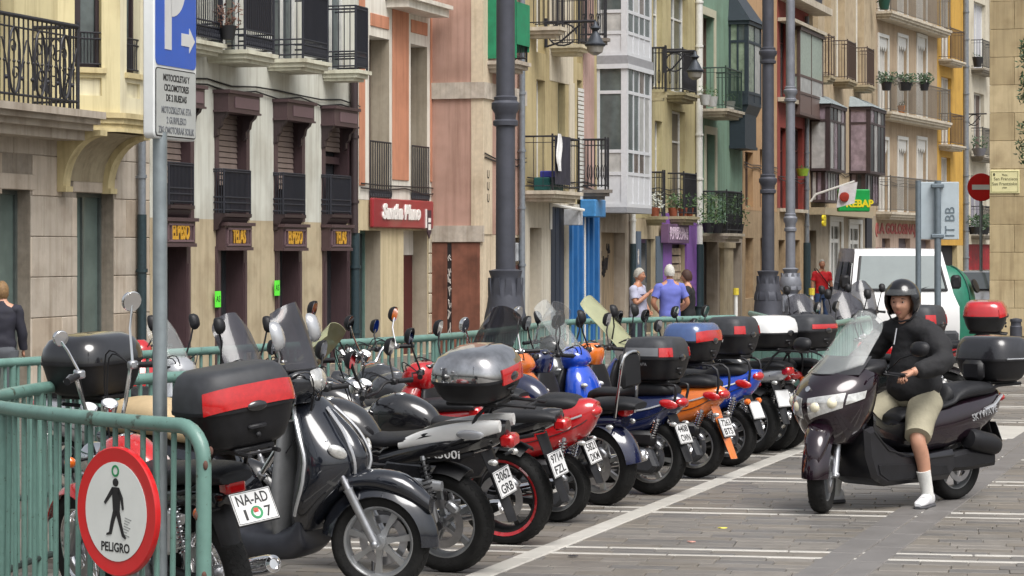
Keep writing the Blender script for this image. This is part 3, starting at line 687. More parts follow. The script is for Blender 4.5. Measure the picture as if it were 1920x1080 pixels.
# upper balconies: cornice slabs stepping with each bay, dark iron fronts
CORN = mat('pale_cornice', '#c9c8b6', .75, var=.08, sc=4, kind='stone')
for i, (a, b_, t, q_, p, fill) in enumerate(((281, 420, 70, 97, .35, 0), (398, 517, 92, 124, .62, 0), (510, 617, 108, 138, .62, 1), (614, 692, 127, 152, .60, 2))):
    x0 = B.x(a, -.1); x1 = B.x(b_, -p); m = (a + b_) / 2; z1 = B.z(m, t, -p); z0 = z1 - .2
    b = MB(); b.box(x0, x1, -p - .05, -.003, z1 - .06, z1); b.box(x0 + .03, x1 - .05, -p, -.003, z1 - .13, z1 - .06); b.box(x0 + .06, x1 - .08, -p + .06, -.003, z0 + .02, z1 - .13)
    bs = obj('balcony_slab', b, CORN, B.root, ang=0)
    h = 1.05; b = MB(); x0 += .04; x1 -= .04; pp = p - .02
    for zz in (z1 + h, z1 + h - .05, z1 + .06, z1 + .22, z1 + .3): b.tube([(x0, -.004, zz), (x0, -pp, zz), (x1, -pp, zz), (x1, -.004, zz)], .014, 6)
    for X in (x0, x1): b.tube([(X, -pp, z1), (X, -pp, z1 + h)], .02, 6)
    obj('balcony_rail', b, NIRON, bs)
    b = MB(); n = int((x1 - x0) / (.075 if i < 2 else .045))
    for j in range(n):
        X = x0 + (x1 - x0) * (j + .5) / n; b.tube([(X, -pp, z1 + .04), (X, -pp, z1 + h)], .009, 4)
        b.tube([(X + .035 * cos(t2), -pp, z1 + .14 + .06 * sin(t2)) for t2 in [pi * q2 / 4 for q2 in range(8)]], .007, 4, closed=True)
    for j in range(5): b.tube([(x0, -pp + .1 * j, z1), (x0, -pp + .1 * j, z1 + h)], .009, 4)
    if i >= 1: b.box(x0 + .03, x1 - .03, -pp + .015, -pp + .02, z1 + .3, z1 + h - .05)
    b.box(x0 + .02, x1 - .02, -pp + .012, -pp + .016, z1 + .06, z1 + .22)
    tag(obj('balustrade', b, NIRON, bs, ang=30), kind='stuff')
    wx = (x0 + x1) / 2
    pane_win(B, (wx - .5, wx + .5, z1, z1 + 2.2), WFRAME, GGLASS, -.004, cols=2, rows=(.25,), name='balcony_window')
pp_ = gp(B, 427, 82, -.42); pp_.z = B.z(427, 74, -.42); potted(pp_, 'pot of red geraniums on the iron balcony above the brown shopfronts', .13, .2, POTB, mat('geranium', (.10, .045, .03), .5, var=.7, sc=14), 130, .04)
pipe(B, 664, 2.2, 5, .07, mat('brown_pipe', '#3a2e30', .5)); pipe(B, 666, 0, 2.2, .08, mat('green_pipe', '#22343a'))

# ---------------------------------------------------------------- C: orange and white house
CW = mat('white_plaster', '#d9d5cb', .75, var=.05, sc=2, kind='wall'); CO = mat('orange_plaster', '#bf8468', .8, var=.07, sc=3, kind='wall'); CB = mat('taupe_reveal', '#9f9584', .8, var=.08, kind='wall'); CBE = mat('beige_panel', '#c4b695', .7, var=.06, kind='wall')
C_ = FA('orange_striped_house', 'white house with orange stripes and a red shop sign', 672.5, n=NB)
xc1 = C_.x(833); zg = C_.z(752, 378)
cw = [C_.r(692, 730, 70, 378), C_.r(770, 801, 85, 378)]
cw = [(o[0], o[1], zg, o[3]) for o in cw]
wall(C_, 'upper_wall', 0, xc1, zg, 13, cw, CW, dep=.42)
for a, b_, t, q_ in ((672.6, 683, -200, 348), (735, 765, -60, 338), (806, 823, -60, 342), (694, 728, 28, 52), (770, 800, 40, 64)):
    o = C_.r(a, b_, t, q_); box(C_, 'orange_panel', o[0], o[1], -.02, -.001, o[2], o[3], CO, .006)
for o in cw:
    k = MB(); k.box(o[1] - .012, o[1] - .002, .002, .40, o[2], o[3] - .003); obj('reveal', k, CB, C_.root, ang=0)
    pane_win(C_, o, mat('brown_joinery', '#5a4a42', .5), CURT, .40, cols=2, rows=(.22,))
    k = MB(); h = 1.02; z0 = o[2]
    for zz in (.06, h): k.tube([(o[0], -.03, z0 + zz), (o[1], -.03, z0 + zz)], .016, 6)
    n = 9
    for j in range(n + 1): X = o[0] + (o[1] - o[0]) * j / n; k.tube([(X, -.03, z0), (X, -.03, z0 + h)], .011, 5); k.tube([(X + .05 * cos(t), -.03, z0 + .12 + .07 * sin(t)) for t in [pi * q_ / 4 for q_ in range(8)]], .008, 4, closed=True)
    obj('window_guard', k, IRON, C_.root)
o = C_.r(762, 850, 2, 24, -.4); k = MB(); k.box(o[0], C_.x(850, -.5), -.5, -.003, o[2] + .14, o[3]); k.box(o[0] + .06, C_.x(842, -.42), -.42, -.003, o[2], o[2] + .14); obj('balcony_slab', k, CW, C_.root, ang=0)
# ground floor
gd = [C_.r(675, 714, 432, 700), C_.r(757, 802, 432, 700)]; gd = [(o[0], o[1], 0, o[3]) for o in gd]
wall(C_, 'ground_floor_wall', 0, xc1, -.1, zg, gd, CBE, dep=.35, y=.004)
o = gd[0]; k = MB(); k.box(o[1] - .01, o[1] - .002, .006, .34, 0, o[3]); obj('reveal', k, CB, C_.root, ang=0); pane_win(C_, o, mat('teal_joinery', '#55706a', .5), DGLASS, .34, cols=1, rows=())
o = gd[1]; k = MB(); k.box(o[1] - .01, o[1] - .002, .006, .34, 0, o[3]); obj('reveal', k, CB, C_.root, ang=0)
k = MB(); zt_ = C_.z(768, 478, .3); k.box(o[0], o[1], .3, .34, 0, zt_); obj('red_door', k, mat('dark_red_door', '#4a1318', .4, var=.2), C_.root, ang=0); k = MB(); k.box(o[0], o[1], .28, .34, zt_, o[3]); obj('transom_panel', k, CW, C_.root, ang=0)
zz = 0
while zz < zg - .1:
    a, b_ = C_.x(803), C_.x(830); box(C_, 'quoin_stone', a, b_, -.02, .003, zz + .006, min(zz + .36, zg - .02), mat('quoin', '#bcb4a0', .8, var=.1, bump=.3, kind='stone'), .012); zz += .37
sx0, sx1, sz0, sz1 = C_.x(690), C_.x(813, -.10), C_.z(752, 428, -.1), C_.z(752, 374, -.1)
k = MB(); k.box(sx0, sx1, -.10, -.022, sz0, sz1, b=.02); sg = obj('red_shop_sign', k, mat('maroon_sign', '#8c1d27', .3, coat=.5, var=.12, sc=2), C_.root, ang=0)
mx = sx0 + (sx1 - sx0) * .49; text('lettering', 'Santha Plano', .34, mat('sign_white', '#e4e0dc', .4), sg, T(mx - .12, -.102, (sz0 + sz1) / 2 + .02) @ Rx(90), .02, slant=.2, fit=(sx1 - sx0) * .62, bold=.02)
k = MB(); x = sx0 + (sx1 - sx0) * .875; k.box(x, x + .22, -.12, -.102, sz0 - .05, sz1 - .17); k.prism([(x, sz0 - .05), (x + .22, sz0 - .05), (x + .11, sz0 - .18)], -.12, -.102); obj('shield_emblem', k, mat('emblem_dark', '#3b2a33', .5), sg, ang=0)
k = MB(); k.box(x + .04, x + .18, -.125, -.121, sz0 + .12, sz0 + .2); k.box(x + .04, x + .18, -.125, -.121, sz0 - .02, sz0 + .09); k.box(x - .07, x - .02, -.12, -.102, sz0 + .02, sz1 - .15); obj('emblem_field', k, mat('sign_white', '#e4e0dc'), sg, ang=0)

# ---------------------------------------------------------------- D: dusty pink house standing forward
DP = mat('dusty_pink_plaster', '#b08e80', .85, var=.07, sc=2, bump=.2, kind='wall'); DC = mat('worn_cream_plaster', '#cbbca4', .85, var=.08, kind='wall'); RUST = mat('rust_panel', '#784c3c', .7, var=.35, sc=3, kind='stone'); DBR = mat('graffiti_brown', '#4d2c28', .6, var=.35, sc=20)
k_ = (905 - 960) / FOC; D = FA('pink_house', 'dusty pink house that stands forward with green balcony screen', 905, n=ND)
zr = D.z(945, 440); db = D.r(945, 978, 300, 440); 
wall(D, 'upper_wall', 0, D.x(984), zr, 13, [(D.x(943), D.x(960), zr + .1, D.z(950, 260))], DP, dep=.2, th=1.4)
pane_win(D, (D.x(943), D.x(960), zr + .1, D.z(950, 260)), mat('olive_joinery', '#8a8360', .5), GGLASS, .2, cols=1)
box(D, 'corner_strip', -.012, D.x(922), -.012, .22, zr, 13, DC)
zq = D.z(915, 170); k = MB(); k.box(-.05, D.x(984), -.05, 1.38, zq - .16, zq + .14); obj('string_course', k, mat('worn_white', '#b5aca0', .85, var=.2, sc=6, kind='stone'), D.root, ang=0)
wall(D, 'ground_floor_wall', 0, D.x(984), -.1, zr, [(D.x(930), D.x(983), 0, zr - .05)], DC, dep=.3, th=1.38, y=.006)
for y0, y1 in ((.05, .6), (.68, 1.3)): k = MB(); k.box(-.02, .0, y0, y1, 0, zr - .15, b=.006); obj('rust_panel', k, RUST, D.root, ang=0)
k = MB(); k.box(-.05, .01, -.03, 1.36, zr - .14, zr + .16); obj('lintel', k, mat('worn_white', '#b5aca0'), D.root, ang=0)
k = MB(); k.box(D.x(930), D.x(950), .02, .06, 0, zr - .6); obj('graffiti_door', k, DBR, D.root, ang=0); k = MB(); k.box(D.x(952), D.x(983), .2, .26, 0, zr - .6); k.box(D.x(930), D.x(983), -.02, .2, zr - .66, zr - .58); obj('shop_front', k, DBR, D.root, ang=0)
k = MB()
for i in range(6): a = D.x(934 + 8 * i); k.box(a, a + .22, -.03, -.01, zr - .5, zr - .15)
obj('poster_strip', k, mat('pale_posters', '#a9adb2', .6, var=.4, sc=6), D.root, ang=0)
b4 = balcony(D, D.x(914), D.x(990, -.55), D.z(950, 110, -.5), .55, 1.05, mat('worn_white', '#b5aca0'))
z0 = D.z(950, 110, -.5); k = MB(); k.box(D.x(914) - .02, D.x(990, -.55) + .02, -.58, -.56, z0 + .3, z0 + 1.08); k.box(D.x(914) - .02, D.x(914), -.57, -.01, z0 + .04, z0 + 1.5); k.box(D.x(990, -.55), D.x(990, -.55) + .02, -.57, -.01, z0 + .2, z0 + 1.08)
obj('green_screen', k, mat('green_netting', '#1f7d58', .7, var=.2, sc=5), b4, ang=0)
text('vertical_lettering', 'U\nU\nU', .22, INK, D.root, T(D.x(914), -.016, D.z(914, 350)) @ Rx(90), .002)
pipe(D, 979, 0, 9, .06, mat('grey_pipe', '#7d838a'))

# ---------------------------------------------------------------- E: ochre and cream pair with laundry balcony
EY = mat('ochre_plaster', '#b8a981', .8, var=.07, kind='wall'); ECR = mat('cream_plaster_b', '#cdc4b1', .8, var=.06, kind='wall'); EBL = mat('blue_shopfront', '#2a68a5', .5, var=.12, sc=3); ENV = mat('navy_shutter', '#2b313e', .5, var=.15); TEAL = mat('teal_joinery_dark', '#1e4850', .5)
E = FA('ochre_house', 'ochre and cream house with laundry on its balcony over a blue shopfront', 985, n=ND)
zr = E.z(1040, 380); x1 = E.x(1119)
ew = [(E.x(1006), E.x(1022), zr, E.z(1014, 150)), (E.x(1046), E.x(1060), zr, E.z(1052, 155)), (E.x(1082), E.x(1091), zr, E.z(1086, 150))]
up = zr + 2.95; ew2 = [(o[0], o[1], up, up + 2.3) for o in ew]
wall(E, 'upper_wall', 0, x1, zr, 13, ew + ew2, EY, dep=.22)
box(E, 'cream_strip', E.x(1030), E.x(1074), -.012, -.001, E.z(1050, 155), 13, ECR); box(E, 'cream_pilaster', E.x(1066), E.x(1076), -.02, -.002, zr, E.z(1070, 155), ECR); box(E, 'pink_strip', E.x(1093), E.x(1113), -.015, -.001, zr, 13, mat('pink_plaster', '#b79a92', .8, var=.08, kind='wall'))
for i, o in enumerate(ew + ew2): pane_win(E, o, (WFRAME, TEAL, WFRAME)[i % 3], (GGLASS, mat('teal_panel', '#1e4f58', .4), CURT)[i % 3], .2, cols=1 if i % 3 else 2)
sh = MB()
x = E.x(1083); 
for i in range(26): sh.box(x, x + .4, -.03, -.008, zr + .1 + i * .09, zr + .17 + i * .09)
tag(obj('louvred_shutter', sh, WFRAME, E.root, ang=0), kind='stuff')
ge = [(E.x(994), E.x(1016), 0, E.z(1005, 427)), (E.x(1033), E.x(1067), 0, E.z(1050, 388)), (E.x(1069), E.x(1118), 0, E.z(1094, 404))]
wall(E, 'ground_floor_wall', 0, x1, -.1, zr, ge, mat('off_white_plaster', '#c4beb0', .8, var=.06, kind='wall'), dep=.3, y=.004)
k = MB(); k.box(ge[0][0], ge[0][1], .28, .3, 0, ge[0][3]); obj('bricked_doorway', k, mat('tan_plaster', '#a08d70', .8, var=.1, kind='wall'), E.root, ang=0)
k = MB(); a, b_ = ge[1][:2]
for i in range(4): k.box(a + (b_ - a) * i / 4 + .02, a + (b_ - a) * (i + 1) / 4 - .02, .1, .16, 0, ge[1][3])
k.box(a, b_, .16, .2, 0, ge[1][3]); obj('navy_door', k, ENV, E.root, ang=0)
a, b_ = ge[2][:2]; k = MB(); k.box(a, b_, .2, .24, 0, ge[2][3]); n = 5
for i in range(n + 1): X = a + (b_ - a) * i / n; k.box(X - .07, X + .07, -.06, .2, 0, ge[2][3])
obj('blue_shopfront', k, EBL, E.root, ang=0)
k = MB(); X = a + (b_ - a) * .42; k.box(X, X + .09, -.075, -.061, 0, ge[2][3]); obj('white_tube', k, WFRAME, E.root, ang=0)
s = (E.x(1095, -.1), E.x(1136, -.35), E.z(1115, 407, -.3), E.z(1115, 374, -.3)); k = MB(); k.box(s[0], s[1], -.35, -.01, s[2], s[3], b=.02); bsn = obj('blue_sign', k, mat('blue_sign', '#3f7fb5', .4), E.root, ang=0)
k = MB(); k.box(E.x(1055), E.x(1093, -.35), -.35, -.02, E.z(1074, 422, -.3), E.z(1074, 392, -.3), b=.01); obj('white_sign_box', k, mat('grey_sign', '#a7a9ad', .5, var=.15), E.root, ang=0)
k = MB(); a = E.x(1031); k.tube([(a, -.02, E.z(1031, 378)), (a, -.02, E.z(1031, 430))], .03, 6); k.tube([(a, -.03, E.z(1031, 384)), (E.x(1093, -.4), -.42, E.z(1093, 394, -.4))], .03, 6); obj('awning_arm', k, WFRAME, E.root)
SL = mat('white_slab', '#c2b9a8', .8, var=.12, kind='stone')
x0, xm, zz = E.x(983), E.x(1088, -.6), E.z(1035, 357, -.55); balcony(E, x0, xm, zz, .6, 1.05, SL, step=.16, r=.007)
balcony(E, E.x(1090), E.x(1143, -.55), E.z(1118, 354, -.5), .55, 1.05, mat('dark_slab', '#77706a', .8, var=.2), step=.07, scroll=True)
balcony(E, E.x(992), E.x(1058, -.6), E.z(1026, 46, -.5), .6, 1.05, SL, step=.09)
balcony(E, E.x(1032), E.x(1100, -.6), E.z(1066, 80, -.5), .62, 1.05, mat('cream_slab', '#c9bfa4', .8, var=.12), step=.09)
balcony(E, E.x(1088), E.x(1139, -.55), E.z(1114, 66, -.5), .55, 1.05, mat('dark_slab', '#77706a'), step=.07, scroll=True)
# things left on the balconies
q_ = gp(E, 1030, 355, -.3); t = thing('storage_crate', 'blue and green plastic crate on the laundry balcony', 'crate', (q_.x, q_.y, zz + .001), (0, 0, E.phi)); k = MB(); k.box(-.55, .45, -.16, .16, 0, .26, b=.02); obj('crate_body', k, mat('blue_green_plastic', '#16504f', .5, var=.2), t, ang=0); k = MB(); k.box(-.1, .5, -.17, .17, .26, .40, b=.02); obj('crate_lid', k, mat('blue_plastic', '#3a3f9c', .5), t, ang=0)
k = MB(); ln = lambda u, v: (E.x(1042, -.63) + u * (E.x(1072, -.63) - E.x(1042, -.63)), -.615 + .01 * sin(u * 20), zz + .12 + .95 * v)
k.sheet(ln, 14, 10, .008); o = obj('dark_laundry', k, mat('dark_checked_cloth', '#2b2a36', .9, var=.3, sc=6)); o.matrix_world = E.root.matrix_basis if False else Matrix.Translation(E.o) @ Matrix.Rotation(E.phi, 4, 'Z'); tag(o, 'dark blanket hung over the balcony rail beside the white cloth', 'laundry')
k = MB(); xw = E.x(1051, -.68); k.sheet(lambda u, v: (xw + (u - .5) * (.16 + .20 * sin(pi * min(1, v * 1.1))) + .04 * sin(v * 7), -.65 - .02 * sin(u * 9), zz + 1.1 - .72 * v), 8, 12, .008); o = obj('white_cloth', k, mat('white_cloth', '#dcdcdc', .9)); o.matrix_world = Matrix.Translation(E.o) @ Matrix.Rotation(E.phi, 4, 'Z'); tag(o, 'white cloth knotted over the laundry balcony rail', 'laundry')

# ---------------------------------------------------------------- F: white glazed galleries
FW = mat('white_gallery', '#c9cbcf', .45, var=.06); FGR = mat('grey_wall', '#a9a49c', .8, var=.08, kind='wall')
F = FA('white_gallery_house', 'house with tall white glazed gallery over a stone ground floor', 1119, n=ND)
x1 = F.x(1190); zr = F.z(1150, 388)
wall(F, 'upper_wall', 0, x1, zr, 13, [], FGR)
p = F.prot(1119, 1175); gx1 = F.x(1222, -p)
z0, z1 = F.z(1175, 381, -p), F.z(1175, 128, -p)
gl = [GGLASS, GGLASS, CURT, mat('brownish_glass', '#6b625c', .1, var=.3, sc=3)]
rows = [F.z(1175, y_, -p) for y_ in (325, 283, 172)]
gallery(F, .02, gx1, z0, z1, p, FW, gl, 4, 1, rows, lower=True, post=.13)
zz0 = z1 + .28; k = MB(); k.box(-.02, gx1 + .03, -p - .03, -.003, z1 + .1, zz0); obj('cornice', k, mat('grey_cornice', '#8f9094', .6), F.root, ang=0)
gallery(F, .02, gx1, zz0 + .08, zz0 + 3.2, p, FW, gl, 4, 1, [F.z(1175, 60, -p), F.z(1175, 20, -p)], lower=True, post=.13)
k = MB(); k.box(.02, gx1, -p, -.003, z0 - .2, z0 - .081); obj('gallery_soffit', k, mat('grey_cornice', '#8f9094'), F.root, ang=0)
fo = (F.x(1128), F.x(1172), 0, F.z(1150, 436)); wall(F, 'ground_floor_wall', 0, x1, -.1, zr, [fo], mat('grimy_stone', '#a3988a', .85, var=.15, sc=3, bump=.3, kind='stone'), dep=.3, y=.004)
k = MB(); k.box(fo[0], fo[1], .26, .3, 0, fo[3]); obj('graffiti_shutter', k, mat('graffiti_shutter', '#8e7d66', .7, var=.4, sc=3, kind='wood'), F.root, ang=0)
pipe(F, 1187, 0, zr - .8, .07, mat('green_pipe', '#22343a')); pipe(F, 1187, zr - .8, zr + .5, .06, WFRAME)

# ---------------------------------------------------------------- G: olive house with the purple copy shop
GO = mat('olive_plaster', '#b7ac83', .8, var=.07, kind='wall'); PUR = mat('purple_paint', '#8459a8', .6, var=.12, sc=3); GBL = mat('grey_blue_paint', '#586676', .6, var=.12)
Gf = FA('olive_house', 'olive yellow house with a purple copy shop at street level', 1190.5, n=ND)
x1 = Gf.x(1308); zr = Gf.z(1260, 412); z2 = Gf.z(1265, 172)
g1 = [(Gf.x(1228), Gf.x(1242), zr, zr + 2.3), (Gf.x(1260), Gf.x(1285), zr, Gf.z(1272, 208)), (Gf.x(1225), Gf.x(1242), z2, z2 + 2.4), (Gf.x(1258), Gf.x(1290), z2, z2 + 2.5)]
wall(Gf, 'upper_wall', 0, x1, zr, 13, g1, GO, dep=.2)
for i, o in enumerate(g1): pane_win(Gf, o, WFRAME, (DGLASS, mat('brown_grey_blind', '#6f6655', .6), GGLASS, GGLASS)[i], .19, cols=2 if i == 3 else 1)
for a, b_, py in ((1212, 1247, 405), (1252, 1306, 405), (1218, 1248, 168), (1250, 1306, 172)): balcony(Gf, Gf.x(a), Gf.x(b_, -.4), Gf.z((a + b_) / 2, py, -.4), .42, 1.02, mat('olive_slab', '#a39a7c', .8, var=.15, kind='stone'), step=.07, scroll=True)
go = [(Gf.x(1199), Gf.x(1228), .0, Gf.z(1212, 448)), (Gf.x(1256), Gf.x(1284), .0, Gf.z(1270, 458))]
wall(Gf, 'ground_floor_wall', 0, x1, -.1, zr, go, mat('beige_stone', '#b6a88c'), dep=.3, y=.004)
k = MB(); a = Gf.x(1240)
k.box(a, go[1][0], -.05, -.001, Gf.z(1250, 530), zr + .15); k.box(go[1][1], Gf.x(1303), -.05, -.001, Gf.z(1290, 575), zr); k.box(go[1][0], go[1][1], -.05, -.001, go[1][3], zr); obj('purple_surround', k, PUR, Gf.root, ang=0)
k = MB(); k.box(Gf.x(1229), a, -.04, -.001, Gf.z(1235, 530), zr - .4); obj('grey_blue_pilaster', MB().box(Gf.x(1192), Gf.x(1199), -.04, -.001, .4, zr - .3), GBL, Gf.root, ang=0); obj('grey_blue_pilaster', k, GBL, Gf.root, ang=0)
for o, m in ((go[0], DGLASS), (go[1], mat('posters', '#b39a86', .7, var=.45, sc=5))): k = MB(); k.box(o[0], o[1], .1, .14, 0, o[3] - (.5 if m != DGLASS else 0)); obj('shop_window', k, m, Gf.root, ang=0); k = MB(); k.box(o[0], o[1], .15, .2, 0, o[3]); obj('back_panel', k, mat('dark_purple', '#2a1636', .6), Gf.root, ang=0)
k = MB(); 
for i in range(9): k.box(go[1][0] + .1, go[1][1] - .05, .085, .095, .2 + i * .2, .36 + i * .2)
tag(obj('poster_rows', k, mat('poster_paper', '#c9b79f', .7, var=.4, sc=8), Gf.root, ang=0), kind='stuff')
sx0, sx1, sz0, sz1 = Gf.x(1250, -.2), Gf.x(1292, -.25), Gf.z(1270, 456, -.25), Gf.z(1270, 420, -.25); k = MB(); k.box(sx0, sx1, -.25, -.055, sz0, sz1, b=.01); sg = obj('copy_shop_sign', k, mat('mauve_sign', '#6a4f6e', .5, var=.1), Gf.root, ang=0)
PINKL = mat('pale_pink_letters', '#d9c3d6', .5)
text('lettering', 'IMPRESION Y', .24, PINKL, sg, T((sx0 + sx1) / 2, -.255, sz1 - .17) @ Rx(90), .004, fit=(sx1 - sx0) * .86, bold=.006); text('lettering', 'FOTOCOPIAS', .26, PINKL, sg, T((sx0 + sx1) / 2, -.255, sz0 + .17) @ Rx(90), .004, fit=(sx1 - sx0) * .88, bold=.006)
k = MB(); k.box(sx0 + .03, sx1 - .03, -.256, -.251, (sz0 + sz1) / 2 - .015, (sz0 + sz1) / 2 + .015); obj('sign_rule', k, INK, sg, ang=0)
for px in (1262, 1280, 1292, 1228): q_ = gp(Gf, px, 403, -.3); potted((q_.x, q_.y, Gf.z(px, 405, -.4) + .002), {1262: 'bushy potted plant nearest the middle of the balcony over the purple shop', 1280: 'potted plant third along the balcony over the purple shop', 1292: 'bright green potted plant at the far end over the purple shop', 1228: 'potted plant with white flowers on the short balcony beside the white gallery'}[px], .12, .2, POT, LEAF if px != 1228 else mat('white_flowers', (.4, .42, .38), .6, var=.5, sc=16), 90, .045, 1.6)

# ---------------------------------------------------------------- H: green house
HG = mat('green_plaster', '#7d9b88', .8, var=.08, kind='wall'); HT = mat('pale_trim', '#c2bfa8', .7, var=.08)
H = FA('green_house', 'sage green house with planted balcony and white drainpipe', 1308.5, n=ND)
x1 = H.x(1392); zr = H.z(1350, 440); z2 = H.z(1350, 214)
h1 = [(H.x(1323), H.x(1340), zr, H.z(1331, 252)), (H.x(1316), H.x(1338), z2, H.z(1327, 30))]
wall(H, 'upper_wall', 0, x1, zr, 13, h1, HG, dep=.25)
for i, o in enumerate(h1):
    pane_win(H, o, mat('brown_joinery', '#5a4a42'), mat('brown_door', '#4d3833', .5), .24, cols=1)
    k = MB(); k.box(o[0] - .18, o[0], -.03, -.001, o[2], o[3] + .2); k.box(o[1], o[1] + .2, -.03, -.001, o[2], o[3] + .2); k.box(o[0], o[1], -.03, -.001, o[3], o[3] + .2); obj('window_surround', k, HT, H.root, ang=0)
GI = mat('greenish_iron', '#2c3f38', .5, var=.2)
balcony(H, H.x(1310), H.x(1391, -.7), z2 + .01, .72, 1.02, mat('white_slab', '#c2b9a8'), GI, step=.1, r=.007); balcony(H, H.x(1312), H.x(1391, -.7), zr + .02, .72, 1.05, mat('white_slab', '#c2b9a8'), step=.1, r=.008, scroll=True)
ho = [(H.x(1316), H.x(1346), 0, H.z(1330, 452)), (H.x(1371), H.x(1390), 0, H.z(1380, 455))]
wall(H, 'ground_floor_wall', 0, x1, -.1, zr, ho, mat('grimy_stone', '#a3988a'), dep=.35, y=.004)
for o in ho: k = MB(); k.box(o[0], o[1], .3, .34, 0, o[3]); k.box(o[0] + .1, o[1] - .1, .28, .3, .2, 1.1); k.box(o[0] + .1, o[1] - .1, .28, .3, 1.3, o[3] - .2); obj('dark_door', k, mat('dark_door', '#2c2422', .6, var=.25), H.root, ang=0)
k = MB(); k.box(H.x(1350), H.x(1368), -.1, -.001, 0, H.z(1358, 465)); k.box(H.x(1348), H.x(1370), -.14, -.001, H.z(1358, 465), zr - .2); obj('stone_column', k, mat('beige_stone', '#b6a88c'), H.root, ang=0)
pipe(H, 1311, H.z(1311, 458), 12, .09, WFRAME); pipe(H, 1311, 0, H.z(1311, 458), .12, mat('green_pipe', '#22343a'))
HL = {1328: 'leafy plant nearest the wall on the lower green balcony', 1345: 'tall bushy plant in the middle of the lower green balcony', 1360: 'dense green plant on the lower green balcony', 1374: 'trailing plant toward the far end of the lower green balcony', 1384: 'light green plant at the far corner of the lower green balcony'}
for px in HL: q_ = gp(H, px, 430, -.5); potted((q_.x, q_.y, zr + .022), HL[px], .16, .25, POTB, LEAFD if px % 2 else LEAF, 170, .05, 1.7, .75)
for px, l_ in ((1322, 'white pot on the upper green balcony nearest the olive house'), (1335, 'grey pot with dry plant on the upper green balcony'), (1368, 'small green plant in a white pot on the upper balcony')): q_ = gp(H, px, 205, -.5); potted((q_.x, q_.y, z2 + .012), l_, .15, .25, mat('white_pot', '#b9bab8', .6), LEAF, 40, .04, 1.1, .25)

# ---------------------------------------------------------------- I: ochre strip with the slate-blue gallery
IO = mat('apricot_plaster', '#bd9a74', .8, var=.08, kind='wall'); IB = mat('slate_blue_timber', '#2a343d', .5, var=.15)
I_ = FA('apricot_house', 'narrow apricot house behind the slate blue wooden gallery', 1392.5, n=ND)
x1 = I_.x(1457); zr = I_.z(1420, 395)
iw = [(I_.x(1397), I_.x(1412), zr + .1, I_.z(1404, 285)), (I_.x(1425), I_.x(1436), zr + .1, I_.z(1430, 280))]
wall(I_, 'upper_wall', 0, x1, zr, 13, iw, IO, dep=.2)
for o in iw: pane_win(I_, o, mat('brown_joinery', '#5a4a42'), mat('tan_blind', '#6a5846', .6), .2, cols=1)
io = [(I_.x(1398), I_.x(1413), .6, I_.z(1405, 446)), (I_.x(1426), I_.x(1440), 0, I_.z(1433, 446))]
wall(I_, 'ground_floor_wall', 0, x1, -.1, zr, io, mat('tan_stone', '#ad9677', .85, var=.12, bump=.3, kind='stone'), dep=.3, y=.004)
for o in io: k = MB(); k.box(o[0], o[1], .25, .3, o[2], o[3]); obj('boarded_opening', k, mat('tan_board', '#8a6b4c', .7, var=.15), I_.root, ang=0)
p = I_.prot(1366, 1412) * .8; xg0 = I_.x(1366); xg1 = I_.x(1428, -p)
z0, z1 = I_.z(1410, 192, -p), I_.z(1410, 48, -p)
gallery(I_, xg0, xg1, z0, z1, p, IB, [GGLASS, CURT, mat('leafy_glass', '#7d8a78', .1, var=.4, sc=5)], 2, 2, [z0 + (z1 - z0) * .12, z0 + (z1 - z0) * .78], roof=(.75, IB), lower=True, post=.1)
z0b, z1b = I_.z(1410, 275, -p * .8), I_.z(1410, 212, -p * .8); k = MB(); k.box(xg0 + .1, xg1 - .2, -p * .8, -.003, z0b, z1b); k.box(xg0 + .05, xg1 - .15, -p * .85, -.003, z0b - .08, z0b); obj('gallery_box', k, IB, I_.root, ang=0)
b = MB(); b.loft([[(xx, a, c_) for a, c_ in ((-.003, z0 - .08), (-p, z0 - .08), (-p + .1, z0 - .3), (-p * .6, z0 - .45), (-.003, z0 - .5))] for xx in (xg0 + .05, xg1 - .05)]); obj('gallery_corbel', b, IB, I_.root, ang=0)

# ---------------------------------------------------------------- J: red house
JR = mat('red_plaster', '#8d3d34', .8, var=.1, kind='wall'); JB = mat('brown_gallery', '#5a4944', .5, var=.15); 
J = FA('red_house', 'red plastered house with brown glazed gallery', 1457.5, n=ND)
x1 = J.x(1516); zr = J.z(1485, 392); 
jw = [(J.x(1463), J.x(1476), zr, J.z(1470, 240)), (J.x(1490), J.x(1505), zr, J.z(1498, 240))]; z2 = J.z(1485, 190); jw += [(J.x(1463), J.x(1478), z2, z2 + 2.3), (J.x(1463), J.x(1480), z2 + 3.2, z2 + 5.4)]
wall(J, 'upper_wall', 0, x1, zr, 16, jw, JR, dep=.2)
for o in jw: pane_win(J, o, mat('dark_red_joinery', '#4a2624', .5), DGLASS if o[2] < z2 else GGLASS, .19, cols=1)
for o in jw[:2]: k = MB(); k.box(o[0] - .1, o[1] + .1, -.16, -.003, zr - .1, zr); obj('sill', k, SL, J.root, ang=0)
wall(J, 'ground_floor_wall', 0, x1, -.1, zr - .001, [(J.x(1460), J.x(1472), .3, J.z(1465, 450)), (J.x(1490), J.x(1500), 0, J.z(1495, 450))], mat('tan_stone', '#ad9677'), dep=.3, y=.004)
k = MB(); k.box(J.x(1460), J.x(1500), .28, .3, 0, J.z(1480, 450)); obj('shutter', k, TIMBD, J.root, ang=0)
p = J.prot(1479, 1500); xg0 = J.x(1462); xg1 = J.x(1544, -p)
z0, z1 = J.z(1510, 212, -p), J.z(1510, 60, -p)
